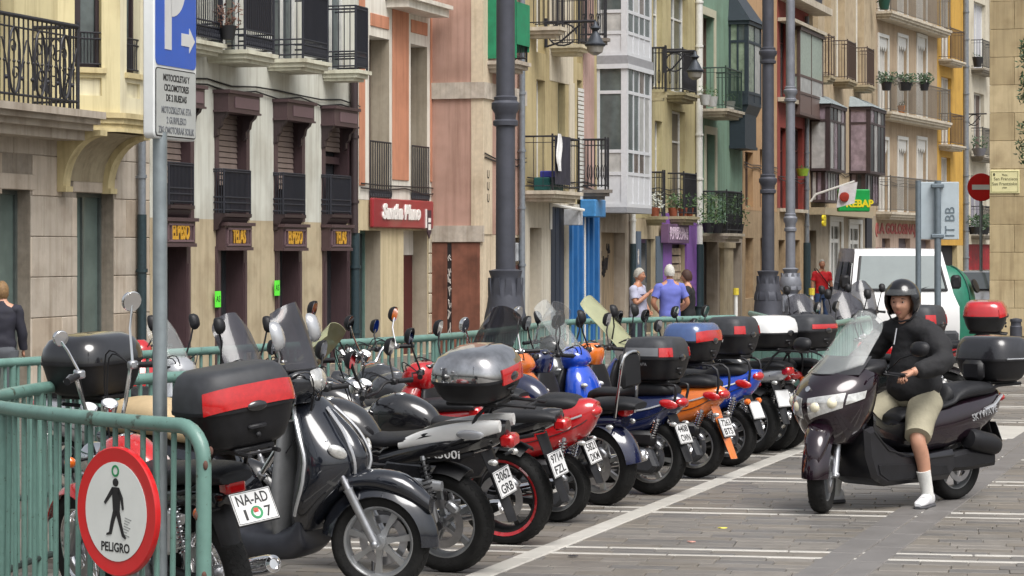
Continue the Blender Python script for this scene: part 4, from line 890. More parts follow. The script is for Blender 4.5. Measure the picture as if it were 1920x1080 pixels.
gallery(J, J.x(1479), xg1, z0, z1, p, JB, [CURT, mat('greenish_curtain', '#9aa79c', .3, var=.25), mat('yellowish_curtain', '#b5a886', .3, var=.2)], 2, 1, [z0 + (z1 - z0) * .24, z0 + (z1 - z0) * .45], lower=True, post=.09, lowm=mat('brown_panel', '#6b5852', .5))
k = MB(); k.box(J.x(1458), xg1 + .1, -p - .1, -.003, z1 + .12, z1 + .22); k.box(J.x(1458), xg1 + .2, -p - .25, -.003, z1 + .75, z1 + .95); obj('eaves_slab', k, mat('white_slab', '#c2b9a8'), J.root, ang=0)
k = MB(); k.box(J.x(1476), xg1 - .05, -p + .03, -.003, z1 + .96, z1 + 2); obj('roller_screen', k, NIRON, J.root, ang=0)
k = MB(); k.box(J.x(1458), J.x(1479), -p * .9, -.003, z2 - .12, z2); obj('balcony_slab', k, SL, J.root, ang=0)
pipe(J, 1513, J.z(1513, 455), 9, .07, mat('grey_pipe', '#7d838a')); pipe(J, 1513, 0, J.z(1513, 455), .12, mat('green_pipe', '#22343a'))
q_ = gp(J, 1505, 330, -.25); potted((q_.x, q_.y, q_.z), 'lime green hanging pot on the red house', .2, .22, mat('lime_pot', '#8fae3a', .5), LEAF, 20, .04, .8, .1)

# ---------------------------------------------------------------- K: stone house with two dark galleries
KS = mat('sandstone', '#b3a287', .85, var=.1, sc=3, bump=.25, bsc=20, kind='stone'); KB = mat('dark_brown_gallery', '#3c2f30', .5, var=.2)
K = FA('sandstone_house', 'sandstone house with two dark timber galleries and kebab shop below', 1516.5, n=ND)
x1 = K.x(1642); zr = K.z(1580, 400); z2 = K.z(1590, 152)
kw = [(K.x(1524), K.x(1534), z2, z2 + 2.6), (K.x(1546), K.x(1558), z2, z2 + 4), (K.x(1566), K.x(1584), z2, z2 + 4), (K.x(1604), K.x(1620), z2, z2 + 4)]
wall(K, 'upper_wall', 0, x1, zr, 17, kw, KS, dep=.3)
for o in kw: pane_win(K, o, WFRAME, mat('beige_blind', '#b3a88f', .6), .28, cols=2, rows=())
for a, b_, py in ((1536, 1556, 138), (1562, 1606, 146), (1600, 1640, 156)): balcony(K, K.x(a), K.x(b_, -.5), K.z((a + b_) / 2, py, -.5), .5, 1.25, mat('sandstone_slab', '#a3967c', .8, var=.15), mat('brown_iron', '#4a3c36', .5), step=.10, r=.010)
kg = [mat('mauve_glass', '#8f8089', .1, var=.4, sc=3), DGLASS, CURT]
for a, c_, b_, t, d_ in ((1518, 1556, 1586, 200, 345), (1592, 1632, 1660, 205, 350)):
    p = K.prot(a, c_); X0, X1 = K.x(a), K.x(b_, -p); z0, z1 = K.z(c_, d_ - 30, -p), K.z(c_, t, -p)
    gallery(K, X0, X1, z0, z1, p, KB, kg, 4, 1, [z1 - (z1 - z0) * .22], roof=(.35, mat('zinc_roof', '#8d979a', .5, metal=.3)), post=.14)
    z3 = K.z(c_, d_ + 30, -p * .7); gallery(K, X0 + .15, X1 - .2, z3, z0 - .12, p * .72, KB, kg, 5, 2, [], post=.12)
ko = [(K.x(1518), K.x(1531), 0, K.z(1525, 432)), (K.x(1556), K.x(1577), .75, K.z(1567, 415)), (K.x(1592), K.x(1613), .75, K.z(1603, 420))]
wall(K, 'ground_floor_wall', 0, x1, -.1, zr, ko, mat('grey_stone', '#9a8f7e', .85, var=.12, sc=3, bump=.25, kind='stone'), dep=.25, y=.004)
k = MB(); k.box(ko[0][0], ko[0][1], .2, .25, 0, ko[0][3]); obj('red_door', k, mat('dark_red_door', '#4a1318'), K.root, ang=0)
for o in ko[1:]:
    pane_win(K, o, WFRAME, DGLASS, .1, cols=2, rows=(.3,), fw=.16); k = MB(); k.box(o[0] - .2, o[0], -.05, -.001, o[2] - .1, o[3] + .15); k.box(o[1], o[1] + .2, -.05, -.001, o[2] - .1, o[3] + .15); k.box(o[0], o[1], -.05, -.001, o[3], o[3] + .15); k.box(o[0] - .3, o[1] + .3, -.14, -.001, o[2] - .25, o[2] - .1); obj('window_surround', k, WFRAME, K.root, ang=0)
k = MB(); k.box(K.x(1516.8), K.x(1610), -.5, -.003, zr - .12, zr + .1); obj('fascia_slab', k, mat('sandstone_slab', '#a3967c'), K.root, ang=0)
k = MB(); k.box(K.x(1622), K.x(1632), -.06, -.001, 0, zr - .1); obj('dark_pilaster', k, NIRON, K.root, ang=0)
GRN = mat('green_sign', '#1f9a4c', .35, var=.15, sc=3, coat=.4)
q_ = gp(K, 1600, 376, -1.5); ks = thing('kebab_sign', 'green kebab shop sign with yellow lettering projecting over the street', 'shop sign', q_, (0, 0, radians(12)))
wS = 62 * q_.y / FOC; hS = 42 * q_.y / FOC; k = MB(); k.box(-wS / 2, wS / 2, -.1, .1, -hS / 2, hS / 2, b=.03); obj('sign_box', k, GRN, ks, ang=0)
text('lettering', 'KEBAP', .3, mat('yellow_letters', '#e3d02c', .4), ks, T(wS * .16, -.106, -.1) @ Rx(90), .006, bold=.012); k = MB(); k.tube([(0, .1, 0), (.2, 1.7, .15)], .04, 6); obj('sign_arm', k, NIRON, ks)
q2 = gp(K, 1583, 366, -1.9); fl = thing('shop_flag', 'white flag with red kebab print on a leaning pole', 'flag', q2, (0, 0, radians(5))); s_ = q2.y / FOC
k = MB(); k.sheet(lambda u, v: (s_ * (-15 + 34 * u - 6 * v + 6), .05 * sin(u * 6), s_ * (16 - 40 * v + 9 * u)), 8, 8, .01); obj('flag_cloth', k, mat('flag_white', '#d8d5d8', .8), fl)
k = MB(); k.ball((0, -.03, -.05), (.15, .012, .14), 12, 8); obj('flag_print', k, mat('flag_red', '#9a2d1c', .7, var=.3), fl); k = MB(); k.tube([(s_ * -60, .3, s_ * -12), (s_ * -50, .25, s_ * 2), (s_ * 20, 0, s_ * 26)], .035, 6); obj('flag_pole', k, WFRAME, fl)
text('yellow_hanging_sign', '88', .5, mat('yellow_letters', '#e3d02c'), K.root, T(K.x(1545, -.6), -.6, K.z(1545, 415, -.6)) @ Rx(90), .03)

# ---------------------------------------------------------------- L, M, N: the houses that close the street
ang2 = math.atan2(4800, 3000 - 960)
Lo = K.o + K.u * (K.x(1642) + .01)
L_ = FA('beige_house', 'beige house with white window surrounds and window boxes', 1642, origin=Lo, phi=ang2)
LB = mat('beige_plaster', '#ab9880', .8, var=.06, kind='wall')
x1 = L_.x(1757); zr = L_.z(1700, 425); zA, zB, zC = L_.z(1700, 400), L_.z(1700, 220), L_.z(1700, 40)
lw = []
for px in (1655, 1691, 1727):
    for zb_, pt in ((zA, 262), (zB, 70), (zC, -110)): lw.append((L_.x(px - 8), L_.x(px + 9), zb_ + .02, L_.z(px, pt)))
wall(L_, 'upper_wall', 0, x1, zr, 18, lw, LB, dep=.25)
for o in lw:
    pane_win(L_, o, WFRAME, mat('white_panel', '#c6c3bd', .5, var=.08), .16, cols=1, rows=(), name='french_window')
    k = MB(); k.box(o[0] - .1, o[0], -.05, -.001, o[2], o[3] + .12); k.box(o[1], o[1] + .1, -.05, -.001, o[2], o[3] + .12); k.box(o[0], o[1], -.05, -.001, o[3], o[3] + .12); w_ = (o[1] - o[0])
    for i in range(4): k.prism([(o[0] + w_ * i / 4, o[3] - .3), (o[0] + w_ * (i + 1) / 4, o[3] - .3), (o[0] + w_ * (i + .5) / 4, o[3] - .48)], .02, .05)
    k.box(o[0], o[1], .02, .05, o[3] - .3, o[3]); obj('window_surround', k, WFRAME, L_.root, ang=0)
for zb_ in (zA, zB, zC): balcony(L_, .05, x1 - .05, zb_, .55, 1.25, mat('white_slab', '#c2b9a8'), mat('grey_iron', '#6a655e', .5, metal=.3), step=.11, r=.009, th=.18)
lo = [(L_.x(1654), L_.x(1669), 1.0, L_.z(1662, 447)), (L_.x(1685), L_.x(1707), 1.0, L_.z(1696, 447)), (L_.x(1722), L_.x(1745), 0, L_.z(1733, 450))]
wall(L_, 'ground_floor_wall', 0, x1, -.1, zr, lo, mat('rose_beige', '#b59f90', .8, var=.06, kind='wall'), dep=.25, y=.004)
for o in lo: k = MB(); k.box(o[0], o[1], .2, .24, o[2], o[3]); [k.box(o[0], o[1], .18, .2, o[2] + .2 * i, o[2] + .2 * i + .17) for i in range(int((o[3] - o[2]) / .2))]; obj('roller_shutter', k, mat('grey_shutter', '#5a5156', .5), L_.root, ang=0)
text('sweet_shop_lettering', '(LA GOLOSINA)', .5, mat('rose_letters', '#a2524c', .6), L_.root, T(L_.x(1680), -.01, L_.z(1681, 430)) @ Rx(90), .01, fit=L_.x(1718) - L_.x(1642), bold=.02)
LP = {1662: 'small leafy plant hung at the near end of the beige house balcony', 1697: 'wide bushy flower box in the middle of the beige house balcony', 1733: 'flower box at the far end of the beige house balcony'}
for px in LP: q_ = gp(L_, px, 165, -.62); potted((q_.x, q_.y, L_.z(px, 170, -.6)), LP[px], .28 if px == 1697 else .2, .3, POTB, LEAFD, 150, .08, 1.5, .35)
q_ = gp(L_, 1658, 18, -.62); potted(q_, 'dark green pot on the topmost balcony of the beige house', .22, .4, POTG, LEAFD, 60, .08, 1.3, .4); q_ = gp(L_, 1690, 216, -.4); potted((q_.x, q_.y, zB + .002), 'terracotta pot on the floor of the beige house balcony', .14, .3, mat('orange_pot', '#b5713a', .7), LEAF, 30, .06, 1, .2)
M_f = FA('yellow_house', 'narrow mustard yellow house at the end of the street', 1757, origin=L_.o + L_.u * (x1 + .01), phi=ang2)
MY = mat('mustard_plaster', '#c49a45', .8, var=.07, kind='wall'); x1 = M_f.x(1813); zr = M_f.z(1785, 460)
zA, zB = M_f.z(1785, 275), M_f.z(1785, 118)
mw = [(M_f.x(1765), M_f.x(1784), zA, M_f.z(1775, 145)), (M_f.x(1765), M_f.x(1784), zB, M_f.z(1775, -20)), (M_f.x(1765), M_f.x(1782), M_f.z(1775, 400), M_f.z(1775, 295))]
wall(M_f, 'upper_wall', 0, x1, zr, 18, mw, MY, dep=.22)
for o in mw: pane_win(M_f, o, WFRAME, CURT, .2, cols=2, rows=())
for zb_ in (zA, zB): balcony(M_f, M_f.x(1760), M_f.x(1809, -.5), zb_, .5, 1.2, mat('white_slab', '#c2b9a8'), mat('brown_iron', '#4a3c36'), step=.11, r=.009)
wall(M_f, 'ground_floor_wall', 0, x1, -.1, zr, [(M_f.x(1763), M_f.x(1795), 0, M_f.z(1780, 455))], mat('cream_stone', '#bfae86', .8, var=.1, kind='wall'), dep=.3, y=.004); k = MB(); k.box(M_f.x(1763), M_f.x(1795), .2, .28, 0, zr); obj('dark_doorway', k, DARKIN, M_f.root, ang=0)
pipe(M_f, 1811, 0, 17, .12, mat('grey_pipe', '#7d838a'))
N_ = FA('cream_house', 'cream house at the far end partly hidden by the stone corner', 1813, origin=M_f.o + M_f.u * (x1 + .01), phi=ang2)
NC = mat('cream_stone_wall', '#c9c2b0', .8, var=.06, kind='wall'); x1 = N_.x(1900); zr = N_.z(1835, 450); zA, zB = N_.z(1835, 295), N_.z(1835, 132)
nw = [(N_.x(1826), N_.x(1845), zA, N_.z(1835, 175)), (N_.x(1826), N_.x(1848), zB, N_.z(1835, 5)), (N_.x(1820), N_.x(1850), N_.z(1835, 440), N_.z(1835, 330))]
wall(N_, 'upper_wall', 0, x1, zr, 18, nw, NC, dep=.22)
for o, m in zip(nw, (mat('brown_joinery', '#5a4a42'), mat('grey_white_panel', '#b9bac0', .5), mat('lavender_panel', '#8f8c96', .5))): pane_win(N_, o, WFRAME, m, .2, cols=2, rows=())
for zb_ in (zA, zB, N_.z(1835, 440)): balcony(N_, N_.x(1821), N_.x(1870, -.5), zb_, .5, 1.15, mat('grey_slab', '#8f887c', .8, var=.15), step=.11, r=.009)
wall(N_, 'ground_floor_wall', 0, x1, -.1, zr, [(N_.x(1816), N_.x(1890), 0, N_.z(1835, 458))], NC, dep=.3, y=.004); k = MB(); k.box(N_.x(1816), N_.x(1890), .15, .25, 0, zr); obj('red_shop_shutter', k, mat('red_graffiti_shutter', '#8f1820', .6, var=.5, sc=3), N_.root, ang=0)
for px, l_, py in ((1828, 'leafy window box over the red shutter nearest the yellow house', 438), (1843, 'leafy window box over the red shutter next to the no entry sign', 438)): q_ = gp(N_, px, py, -.4); potted((q_.x, q_.y, N_.z(1835, 440) + .003), l_, .3, .3, POTB, LEAFD, 150, .09, 1.5, .5)
q_ = gp(N_, 1833, 130, -.4); potted((q_.x, q_.y, zB + .003), 'black pot on the topmost cream house balcony', .22, .4, POTB, LEAFD, 20, .06, 1, .2)
q_ = gp(N_, 1836, 285, -.4); potted((q_.x, q_.y, zA + .003), 'grey potted plant on the cream house balcony beside the bracket', .3, .3, mat('grey_pot', '#6a6a70', .6), LEAFD, 80, .08, 1.2, .5)
def scribble(fa, x0, x1, z0, z1, y, m, n, sd, name='graffiti'):
    rg = random.Random(sd)
    for _ in range(n):
        cx, cz, w, h = rg.uniform(x0, x1), rg.uniform(z0, z1), rg.uniform(.08, .3) * (x1 - x0), rg.uniform(.05, .16); ph = rg.random() * 6; q = rg.choice((2, 3, 4)); k = MB()
        k.tube([(cx + w * (t / 22 - .5) + .04 * cos(t * .9 + ph), y, cz + h * sin(t * q * .25 + ph) + .05 * cos(t * 1.7)) for t in range(23)], .011, 4); obj(name, k, m, fa.root, ang=0)
def cable(fa, x0, x1, z, y=-.03, sag=.06, seed=0):
    rg = random.Random(seed); n = max(4, int((x1 - x0) / .9)); k = MB(); k.tube([(x0 + (x1 - x0) * i / n, y, z + rg.uniform(-.03, .03) - sag * (i % 2)) for i in range(n + 1)], .013, 5); obj('cable', k, INK, fa.root)
for i, (f_, px, z_) in enumerate(((B, 672, 4.35), (C_, 832, 3.0), (D, 984, 3.6), (E, 1118, 3.25), (Gf, 1307, 3.3), (H, 1391, 3.35), (I_, 1456, 4.2), (J, 1512, 4.0), (K, 1640, 4.4), (L_, 1755, 4.3))): cable(f_, .05, f_.x(px), z_, seed=i); cable(f_, .05, f_.x(px), z_ + .07, sag=.03, seed=i + 50)
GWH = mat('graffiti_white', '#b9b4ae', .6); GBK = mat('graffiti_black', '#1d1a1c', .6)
scribble(D, D.x(930), D.x(949), .5, 1.9, .015, GWH, 7, 3); scribble(F, F.x(1130), F.x(1170), .5, 2.0, .25, GBK, 8, 5); scribble(Gf, Gf.x(1192), Gf.x(1198), .6, 1.8, -.043, GWH, 3, 8); pass
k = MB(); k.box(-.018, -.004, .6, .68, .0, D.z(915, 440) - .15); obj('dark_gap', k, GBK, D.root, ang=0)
for i in range(8): k = MB(); zz = .25 + .22 * i + random.uniform(-.06, .06); k.tube([(-.021, .64 + random.uniform(-.035, .035), zz + random.uniform(-.1, .1)) for q in range(7)], .010, 4); obj('graffiti', k, GWH, D.root, ang=0)
def bracket_lamp(name, label, fa, pxw, pxe, py, drop, y0=-.01, lantern=True):
    x = fa.x(pxw); z = fa.z(pxw, py); lo, hi = 0, 3
    for _ in range(40):
        m = (lo + hi) / 2
        if fa.x(pxe, -m) > x: lo = m
        else: hi = m
    t = thing(name, label, 'lamp', fa.o + fa.u * x + Vector((0, 0, z)), (0, 0, fa.phi), 'wall lanterns'); L = lo
    k = MB(); k.tube([(0, -.01, 0), (0, -L, 0)], .03, 8); k.tube([(0, -.02, -.5), (0, -.02, .08)], .035, 8)
    k.tube([(0, -.05 - .3 * L - .28 * L * cos(a), -.25 + .22 * sin(a)) for a in [i * .4 for i in range(15)]], .018, 6); k.tube([(0, -.05, -.48), (0, -.3 * L, -.4), (0, -.7 * L, -.06)], .02, 6); obj('bracket', k, IRON, t)
    if lantern:
        k = MB(); k.lathe([(.03, 0), (.05, -.08), (.11, -.14), (.05, -.2), (.17, -.42), (.22, -.46), (.2, -.5)], 12, T(0, -L, 0)); obj('lantern_cap', k, mat('lamp_metal', '#3b4048', .5, metal=.4), t); k = MB(); k.lathe([(.18, -.5), (.15, -.62), (.05, -.68)], 12, T(0, -L, 0)); obj('lantern_glass', k, mat('lantern_glass', '#8d8a84', .15), t)
    return t
bracket_lamp('wall_lantern', 'scrolled iron lantern bracket over the ochre house balcony', E, 1022, 1116, 42, 0)
bracket_lamp('wall_lantern', 'scrolled iron lantern between the olive and green houses', Gf, 1243, 1303, 97, 0)
bracket_lamp('wall_bracket', 'scrolled iron bracket on the cream house at the street end', N_, 1813, 1850, 214, 0, lantern=False)

# ---------------------------------------------------------------- the stone building at the right edge
RY = 57.; rx = (1855 - 960) / FOC * RY
RB = FA('stone_building', 'large sandstone building whose corner closes the picture on the right', 1855, origin=(rx, RY, 0), phi=math.atan2(V.y, V.x), group=None)
RS = [mat('sandstone_block_%s' % 'abc'[i], c_, .85, var=.1, sc=2, bump=.25, bsc=15, kind='stone') for i, c_ in enumerate(('#b3a27f', '#a99876', '#bcab88'))]
k = MB(); k.loft([[(a, b_, z) for a, b_ in ((.03, .02), (26, .02), (26, 18), (12, 18))] for z in (-.1, 17)]); obj('wall_core', k, RS[1], RB.root, ang=0)
zz = 0.; i = 0
while zz < 8:
    xx = -.55 * (i % 2); h = .62
    while xx < 4.0:
        a, b_ = max(0, xx), xx + 1.1
        k = MB(); k.box(a + .004, b_ - .004, -.004 * random.random(), .021, zz + .004, zz + h - .004, b=.006); obj('stone_block', k, random.choice(RS), RB.root, ang=0); xx += 1.1
    zz += h; i += 1
k = MB(); k.box(3.9, 26, -.02, .019, 0, 17); obj('side_wall', k, RS[0], RB.root, ang=0); k = MB(); k.box(.0, 4, -.002, .019, 8.06, 17); obj('upper_wall', k, RS[1], RB.root, ang=0)
x0, x1, z0, z1 = (1856.5 - 1855) * RY / FOC, 56 * RY / FOC, EYE + (470 - 363) * RY / FOC, EYE + (470 - 319) * RY / FOC
t = thing('street_name_plaque', 'pale yellow street name plaque fixed on the sandstone corner', 'street sign', (rx, RY, 0), (0, 0, math.atan2(V.y, V.x))); k = MB(); k.box(x0, x1, -.03, .02, z0, z1, b=.01); obj('plaque', k, mat('plaque_cream', '#d6d0a0', .4, var=.06), t, ang=0)
k = MB(); 
for bb in ((x0 + .03, x1 - .03, z0 + .03, z0 + .04), (x0 + .03, x1 - .03, z1 - .04, z1 - .03), (x0 + .03, x0 + .04, z0 + .03, z1 - .03), (x1 - .04, x1 - .03, z0 + .03, z1 - .03)): k.box(bb[0], bb[1], -.034, -.03, bb[2], bb[3])
obj('plaque_border', k, mat('plaque_line', '#8d8a5a', .5), t, ang=0); mx = (x0 + x1) / 2; PI_ = mat('plaque_ink', '#4c4a30', .6)
text('lettering', 'Plaza', .06, PI_, t, T(mx, -.032, z1 - .11) @ Rx(90)); text('lettering', 'San Francisco', .095, PI_, t, T(mx + .02, -.032, z1 - .2) @ Rx(90)); text('lettering', 'San Frantzisko', .095, PI_, t, T(mx, -.032, z1 - .31) @ Rx(90)); text('lettering', 'plaza', .05, PI_, t, T(mx, -.032, z1 - .39) @ Rx(90))
k = MB(); k.ball((x0 + .09, -.03, z1 - .1), (.025, .006, .035), 8, 6); obj('plaque_crest', k, PI_, t)
t = thing('hanging_foliage', 'green foliage hanging in at the right edge before the stone building', 'plant', PT(1918, 200, 47), group=None); b = MB()
for py, r in ((95, 7), (120, 12), (160, 10), (190, 9), (250, 14), (285, 17), (305, 10)):
    c_ = PT(1922, py, 47) - Vector(t.location)
    plant(b, (c_.x, c_.y, c_.z - .05), r * 47 / FOC, 70, .05, .25)
tag(obj('foliage', b, LEAFD, t, ang=0), kind='stuff'); k = MB(); o_ = Vector(t.location); k.tube([PT(1928, 60, 47) - o_, PT(1926, 180, 47) - o_, PT(1924, 300, 47) - o_], .02, 6); obj('branch', k, mat('bark', '#4a3d30', .9), t)
# ================================================================ MOTORBIKES (x forward, y left, z up; rear axle above the origin)
def wheel(root, x, R, Wd_, rim, spokes=6, kind='cast', M=None, disc=True, stripe=None, hubc=None, ratio=.70):
    """tyre as the part, rim, spokes, hub and brake disc as its sub-parts"""
    base = T(x, 0, R) @ Rx(90)
    if M is not None: base = M @ base
    h = Wd_ / 2; r0 = R * ratio; k = MB()
    pr = [(r0 - .004, -h * .72), (r0 + (R - r0) * .35, -h * .98), (r0 + (R - r0) * .7, -h * .95), (R - .012, -h * .62), (R - .002, -h * .25), (R, 0), (R - .002, h * .25), (R - .012, h * .62), (r0 + (R - r0) * .7, h * .95), (r0 + (R - r0) * .35, h * .98), (r0 - .004, h * .72)]
    k.lathe(pr, 44, closed=True)
    ty = obj('wheel', k, RUBBER, root, ang=60, M=base)
    g = MB(); n = 40                                       # tread blocks
    for i in range(n):
        for sg in (-1, 1):
            m = Rz(360 * i / n + (4 if sg > 0 else 0)) @ T(R - .0138, 0, sg * h * .42) @ Ry(-sg * 19) @ Rx(sg * 28)
            g.box(-.006, .0075, -.011, .011, -h * .34, h * .34, M=m)
    tag(obj('tread', g, RUBBER, ty, ang=0), kind='stuff')
    k = MB(); rr = r0
    pr = [(rr + .010, -h * .72), (rr + .012, -h * .66), (rr - .004, -h * .6), (rr - .016, -h * .3), (rr - .018, h * .3), (rr - .004, h * .6), (rr + .012, h * .66), (rr + .010, h * .72), (rr - .010, h * .72), (rr - .024, h * .45), (rr - .03, 0), (rr - .024, -h * .45), (rr - .010, -h * .72)]
    k.lathe(pr, 40, closed=True); obj('rim', k, rim if kind == 'cast' else CHROME, ty, ang=40)
    if stripe:
        k = MB()
        for sg in (-1, 1): k.lathe([(rr + .006, sg * (h * .8)), (rr + .026, sg * (h * .97)), (rr + .027, sg * (h * .97 + .003)), (rr + .006, sg * (h * .8 + .003))], 40, closed=True)
        obj('rim_stripe', k, stripe, ty, ang=0)
    hm = hubc or (rim if kind == 'cast' else ALU); k = MB(); k.lathe([(.012, -h * .9), (.04, -h * .85), (.042, -h * .3), (.034, 0), (.042, h * .3), (.04, h * .85), (.012, h * .9)], 20); obj('hub', k, hm, ty)
    if kind == 'cast':
        k = MB(); L = rr - .02
        k.add([(x_, y_, z_) for x_, w_, t_ in ((.03, .022, .02), (L * .5, .013, .013), (L, .019, .016)) for y_, z_ in ((-w_, -t_), (w_, -t_), (w_, t_), (-w_, t_))], [(0, 1, 5, 4), (1, 2, 6, 5), (2, 3, 7, 6), (3, 0, 4, 7), (4, 5, 9, 8), (5, 6, 10, 9), (6, 7, 11, 10), (7, 4, 8, 11)])
        o = obj('spoke', k, rim, ty, ang=30); me = o.data; o.matrix_local = Rz(8)
        for i in range(1, spokes): rep('spoke', me, ty, Rz(8 + 360 * i / spokes))
    else:
        k = MB()
        for i in range(36):
            a = 2 * pi * i / 36; sg = 1 if i % 2 else -1; b = a + (.5 if (i // 2) % 2 else -.5)
            k.tube([(.038 * cos(b), .038 * sin(b), sg * h * .6), (rr * .99 * cos(a), rr * .99 * sin(a), sg * .006)], .0022, 4)
        tag(obj('wire_spokes', k, CHROME, ty, ang=30), kind='stuff')
    if disc:
        k = MB(); rd = rr * .68; zz = -h * 1.02
        k.lathe([(rd * .68, zz - .003), (rd, zz - .003), (rd, zz + .003), (rd * .68, zz + .003)], 32, closed=True)
        for i in range(5): k.box(.03, rd * .72, -.009, .009, zz - .002, zz + .002, M=Rz(72 * i))
        obj('brake_disc', k, STEEL, ty, ang=30)
        k = MB(); k.box(rd * .75, rd * 1.12, -.045, .045, zz - .03, zz + .025, M=Rz(130), b=.012); obj('brake_caliper', k, ALU, ty)
    return ty
def fender(root, x, R, w, a0, a1, m, M=None, drop=.035, name='fender', th=.006, tip=0., e=2.0):
    k = MB()
    def fn(u, v):
        a = radians(a0 + (a1 - a0) * u); s_ = (v - .5) * 2; ww = w / 2 * (1 - tip * max(0, abs(u - .5) * 2 - .5) * 2)
        r = R - drop * abs(s_) ** e; return (x + r * cos(a), s_ * ww, R * 0 + r * sin(a) + fender.zc)
    k.sheet(fn, 20, 10, th)
    return obj(name, k, m, root, ang=50, M=M)
fender.zc = .3
def shock(root, a, b, r=.028, m=CHROME, bm=BLACKPL, turns=9):
    a, b = Vector(a), Vector(b); d = b - a; L = d.length; q = d.to_track_quat('Z', 'Y').to_matrix().to_4x4(); Mx = Matrix.Translation(a) @ q
    k = MB(); k.lathe([(.006, 0), (.014, .01), (.014, L * .3), (.020, L * .3), (.020, L * .34), (.010, L * .36), (.010, L * .92), (.018, L * .94), (.014, L)], 12); s_ = obj('shock_absorber', k, ALU, root, M=Mx)
    k = MB(); k.tube([(r * cos(t), r * sin(t), L * .32 + L * .6 * t / (2 * pi * turns)) for t in [2 * pi * turns * i / (turns * 10) for i in range(turns * 10 + 1)]], .0055, 5); obj('spring', k, m, s_)
    return s_
def mirror(root, base, tip, r=(.055, .075), m=BLACKPL, face=(-1, 0, -.25), stem=None, round_=False):
    k = MB(); a, b = Vector(base), Vector(tip); k.tube([a, a.lerp(b, .5) + Vector((.02, 0, .03)), b], .007, 6); o = obj('mirror', k, stem or m, root)
    f = Vector(face).normalized(); Mx = Matrix.Translation(b + Vector((0, 0, r[1] * .4))) @ f.to_track_quat('Z', 'Y').to_matrix().to_4x4()
    k = MB(); n = 20; e = 2 if round_ else 2.6
    rg = lambda s_, z: [(p[0], p[1], z) for p in (sup(2 * pi * i / n, r[0] * s_, r[1] * s_, e) for i in range(n))]
    k.loft([rg(.35, -.045), rg(.75, -.034), rg(.97, -.012), rg(1, .004), rg(.95, .006)]); obj('mirror_shell', k, m, o, ang=50, M=Mx)
    k = MB(); k.loft([rg(.9, .0065), rg(.9, .008)]); obj('mirror_glass', k, MIRROR, o, M=Mx); return o
def plate(root, M, s1='', s2='', logo=True):
    k = MB(); k.box(-.11, .11, -.08, .08, -.003, .003, b=.002); p = obj('number_plate', k, PLATEW, root, ang=0, M=M)
    k = MB(); 
    for b in ((-.105, .105, -.076, -.073), (-.105, .105, .073, .076), (-.106, -.103, -.076, .076), (.103, .106, -.076, .076)): k.box(*b, .0031, .0038)
    obj('plate_border', k, INK, p, ang=0)
    if s1: text('lettering', s1, .075, INK, p, T(0, .036, .004), .0006, fit=.17, bold=.001)
    if s2: text('lettering', s2, .075, INK, p, T(0, -.038, .004), .0006, fit=.16, bold=.001)
    k = MB(); k.box(-.115, .115, -.086, .086, -.010, -.004, b=.003); obj('plate_holder', k, BLACKPL, p, ang=0)
    return p
def indicator(root, c, d, m=None, r=.032, stem=BLACKPL):
    k = MB(); c = Vector(c); e = c + Vector(d); k.tube([c, e], .009, 6); o = obj('indicator', k, stem, root)
    Mx = Matrix.Translation(e) @ Ry(-90); k = MB(); k.lathe([(.004, -.035), (r * .7, -.025), (r, -.004), (r * .9, .014), (r * .4, .026), (.004, .028)], 16); obj('lens', k, m or ORLENS, o, M=Mx); return o
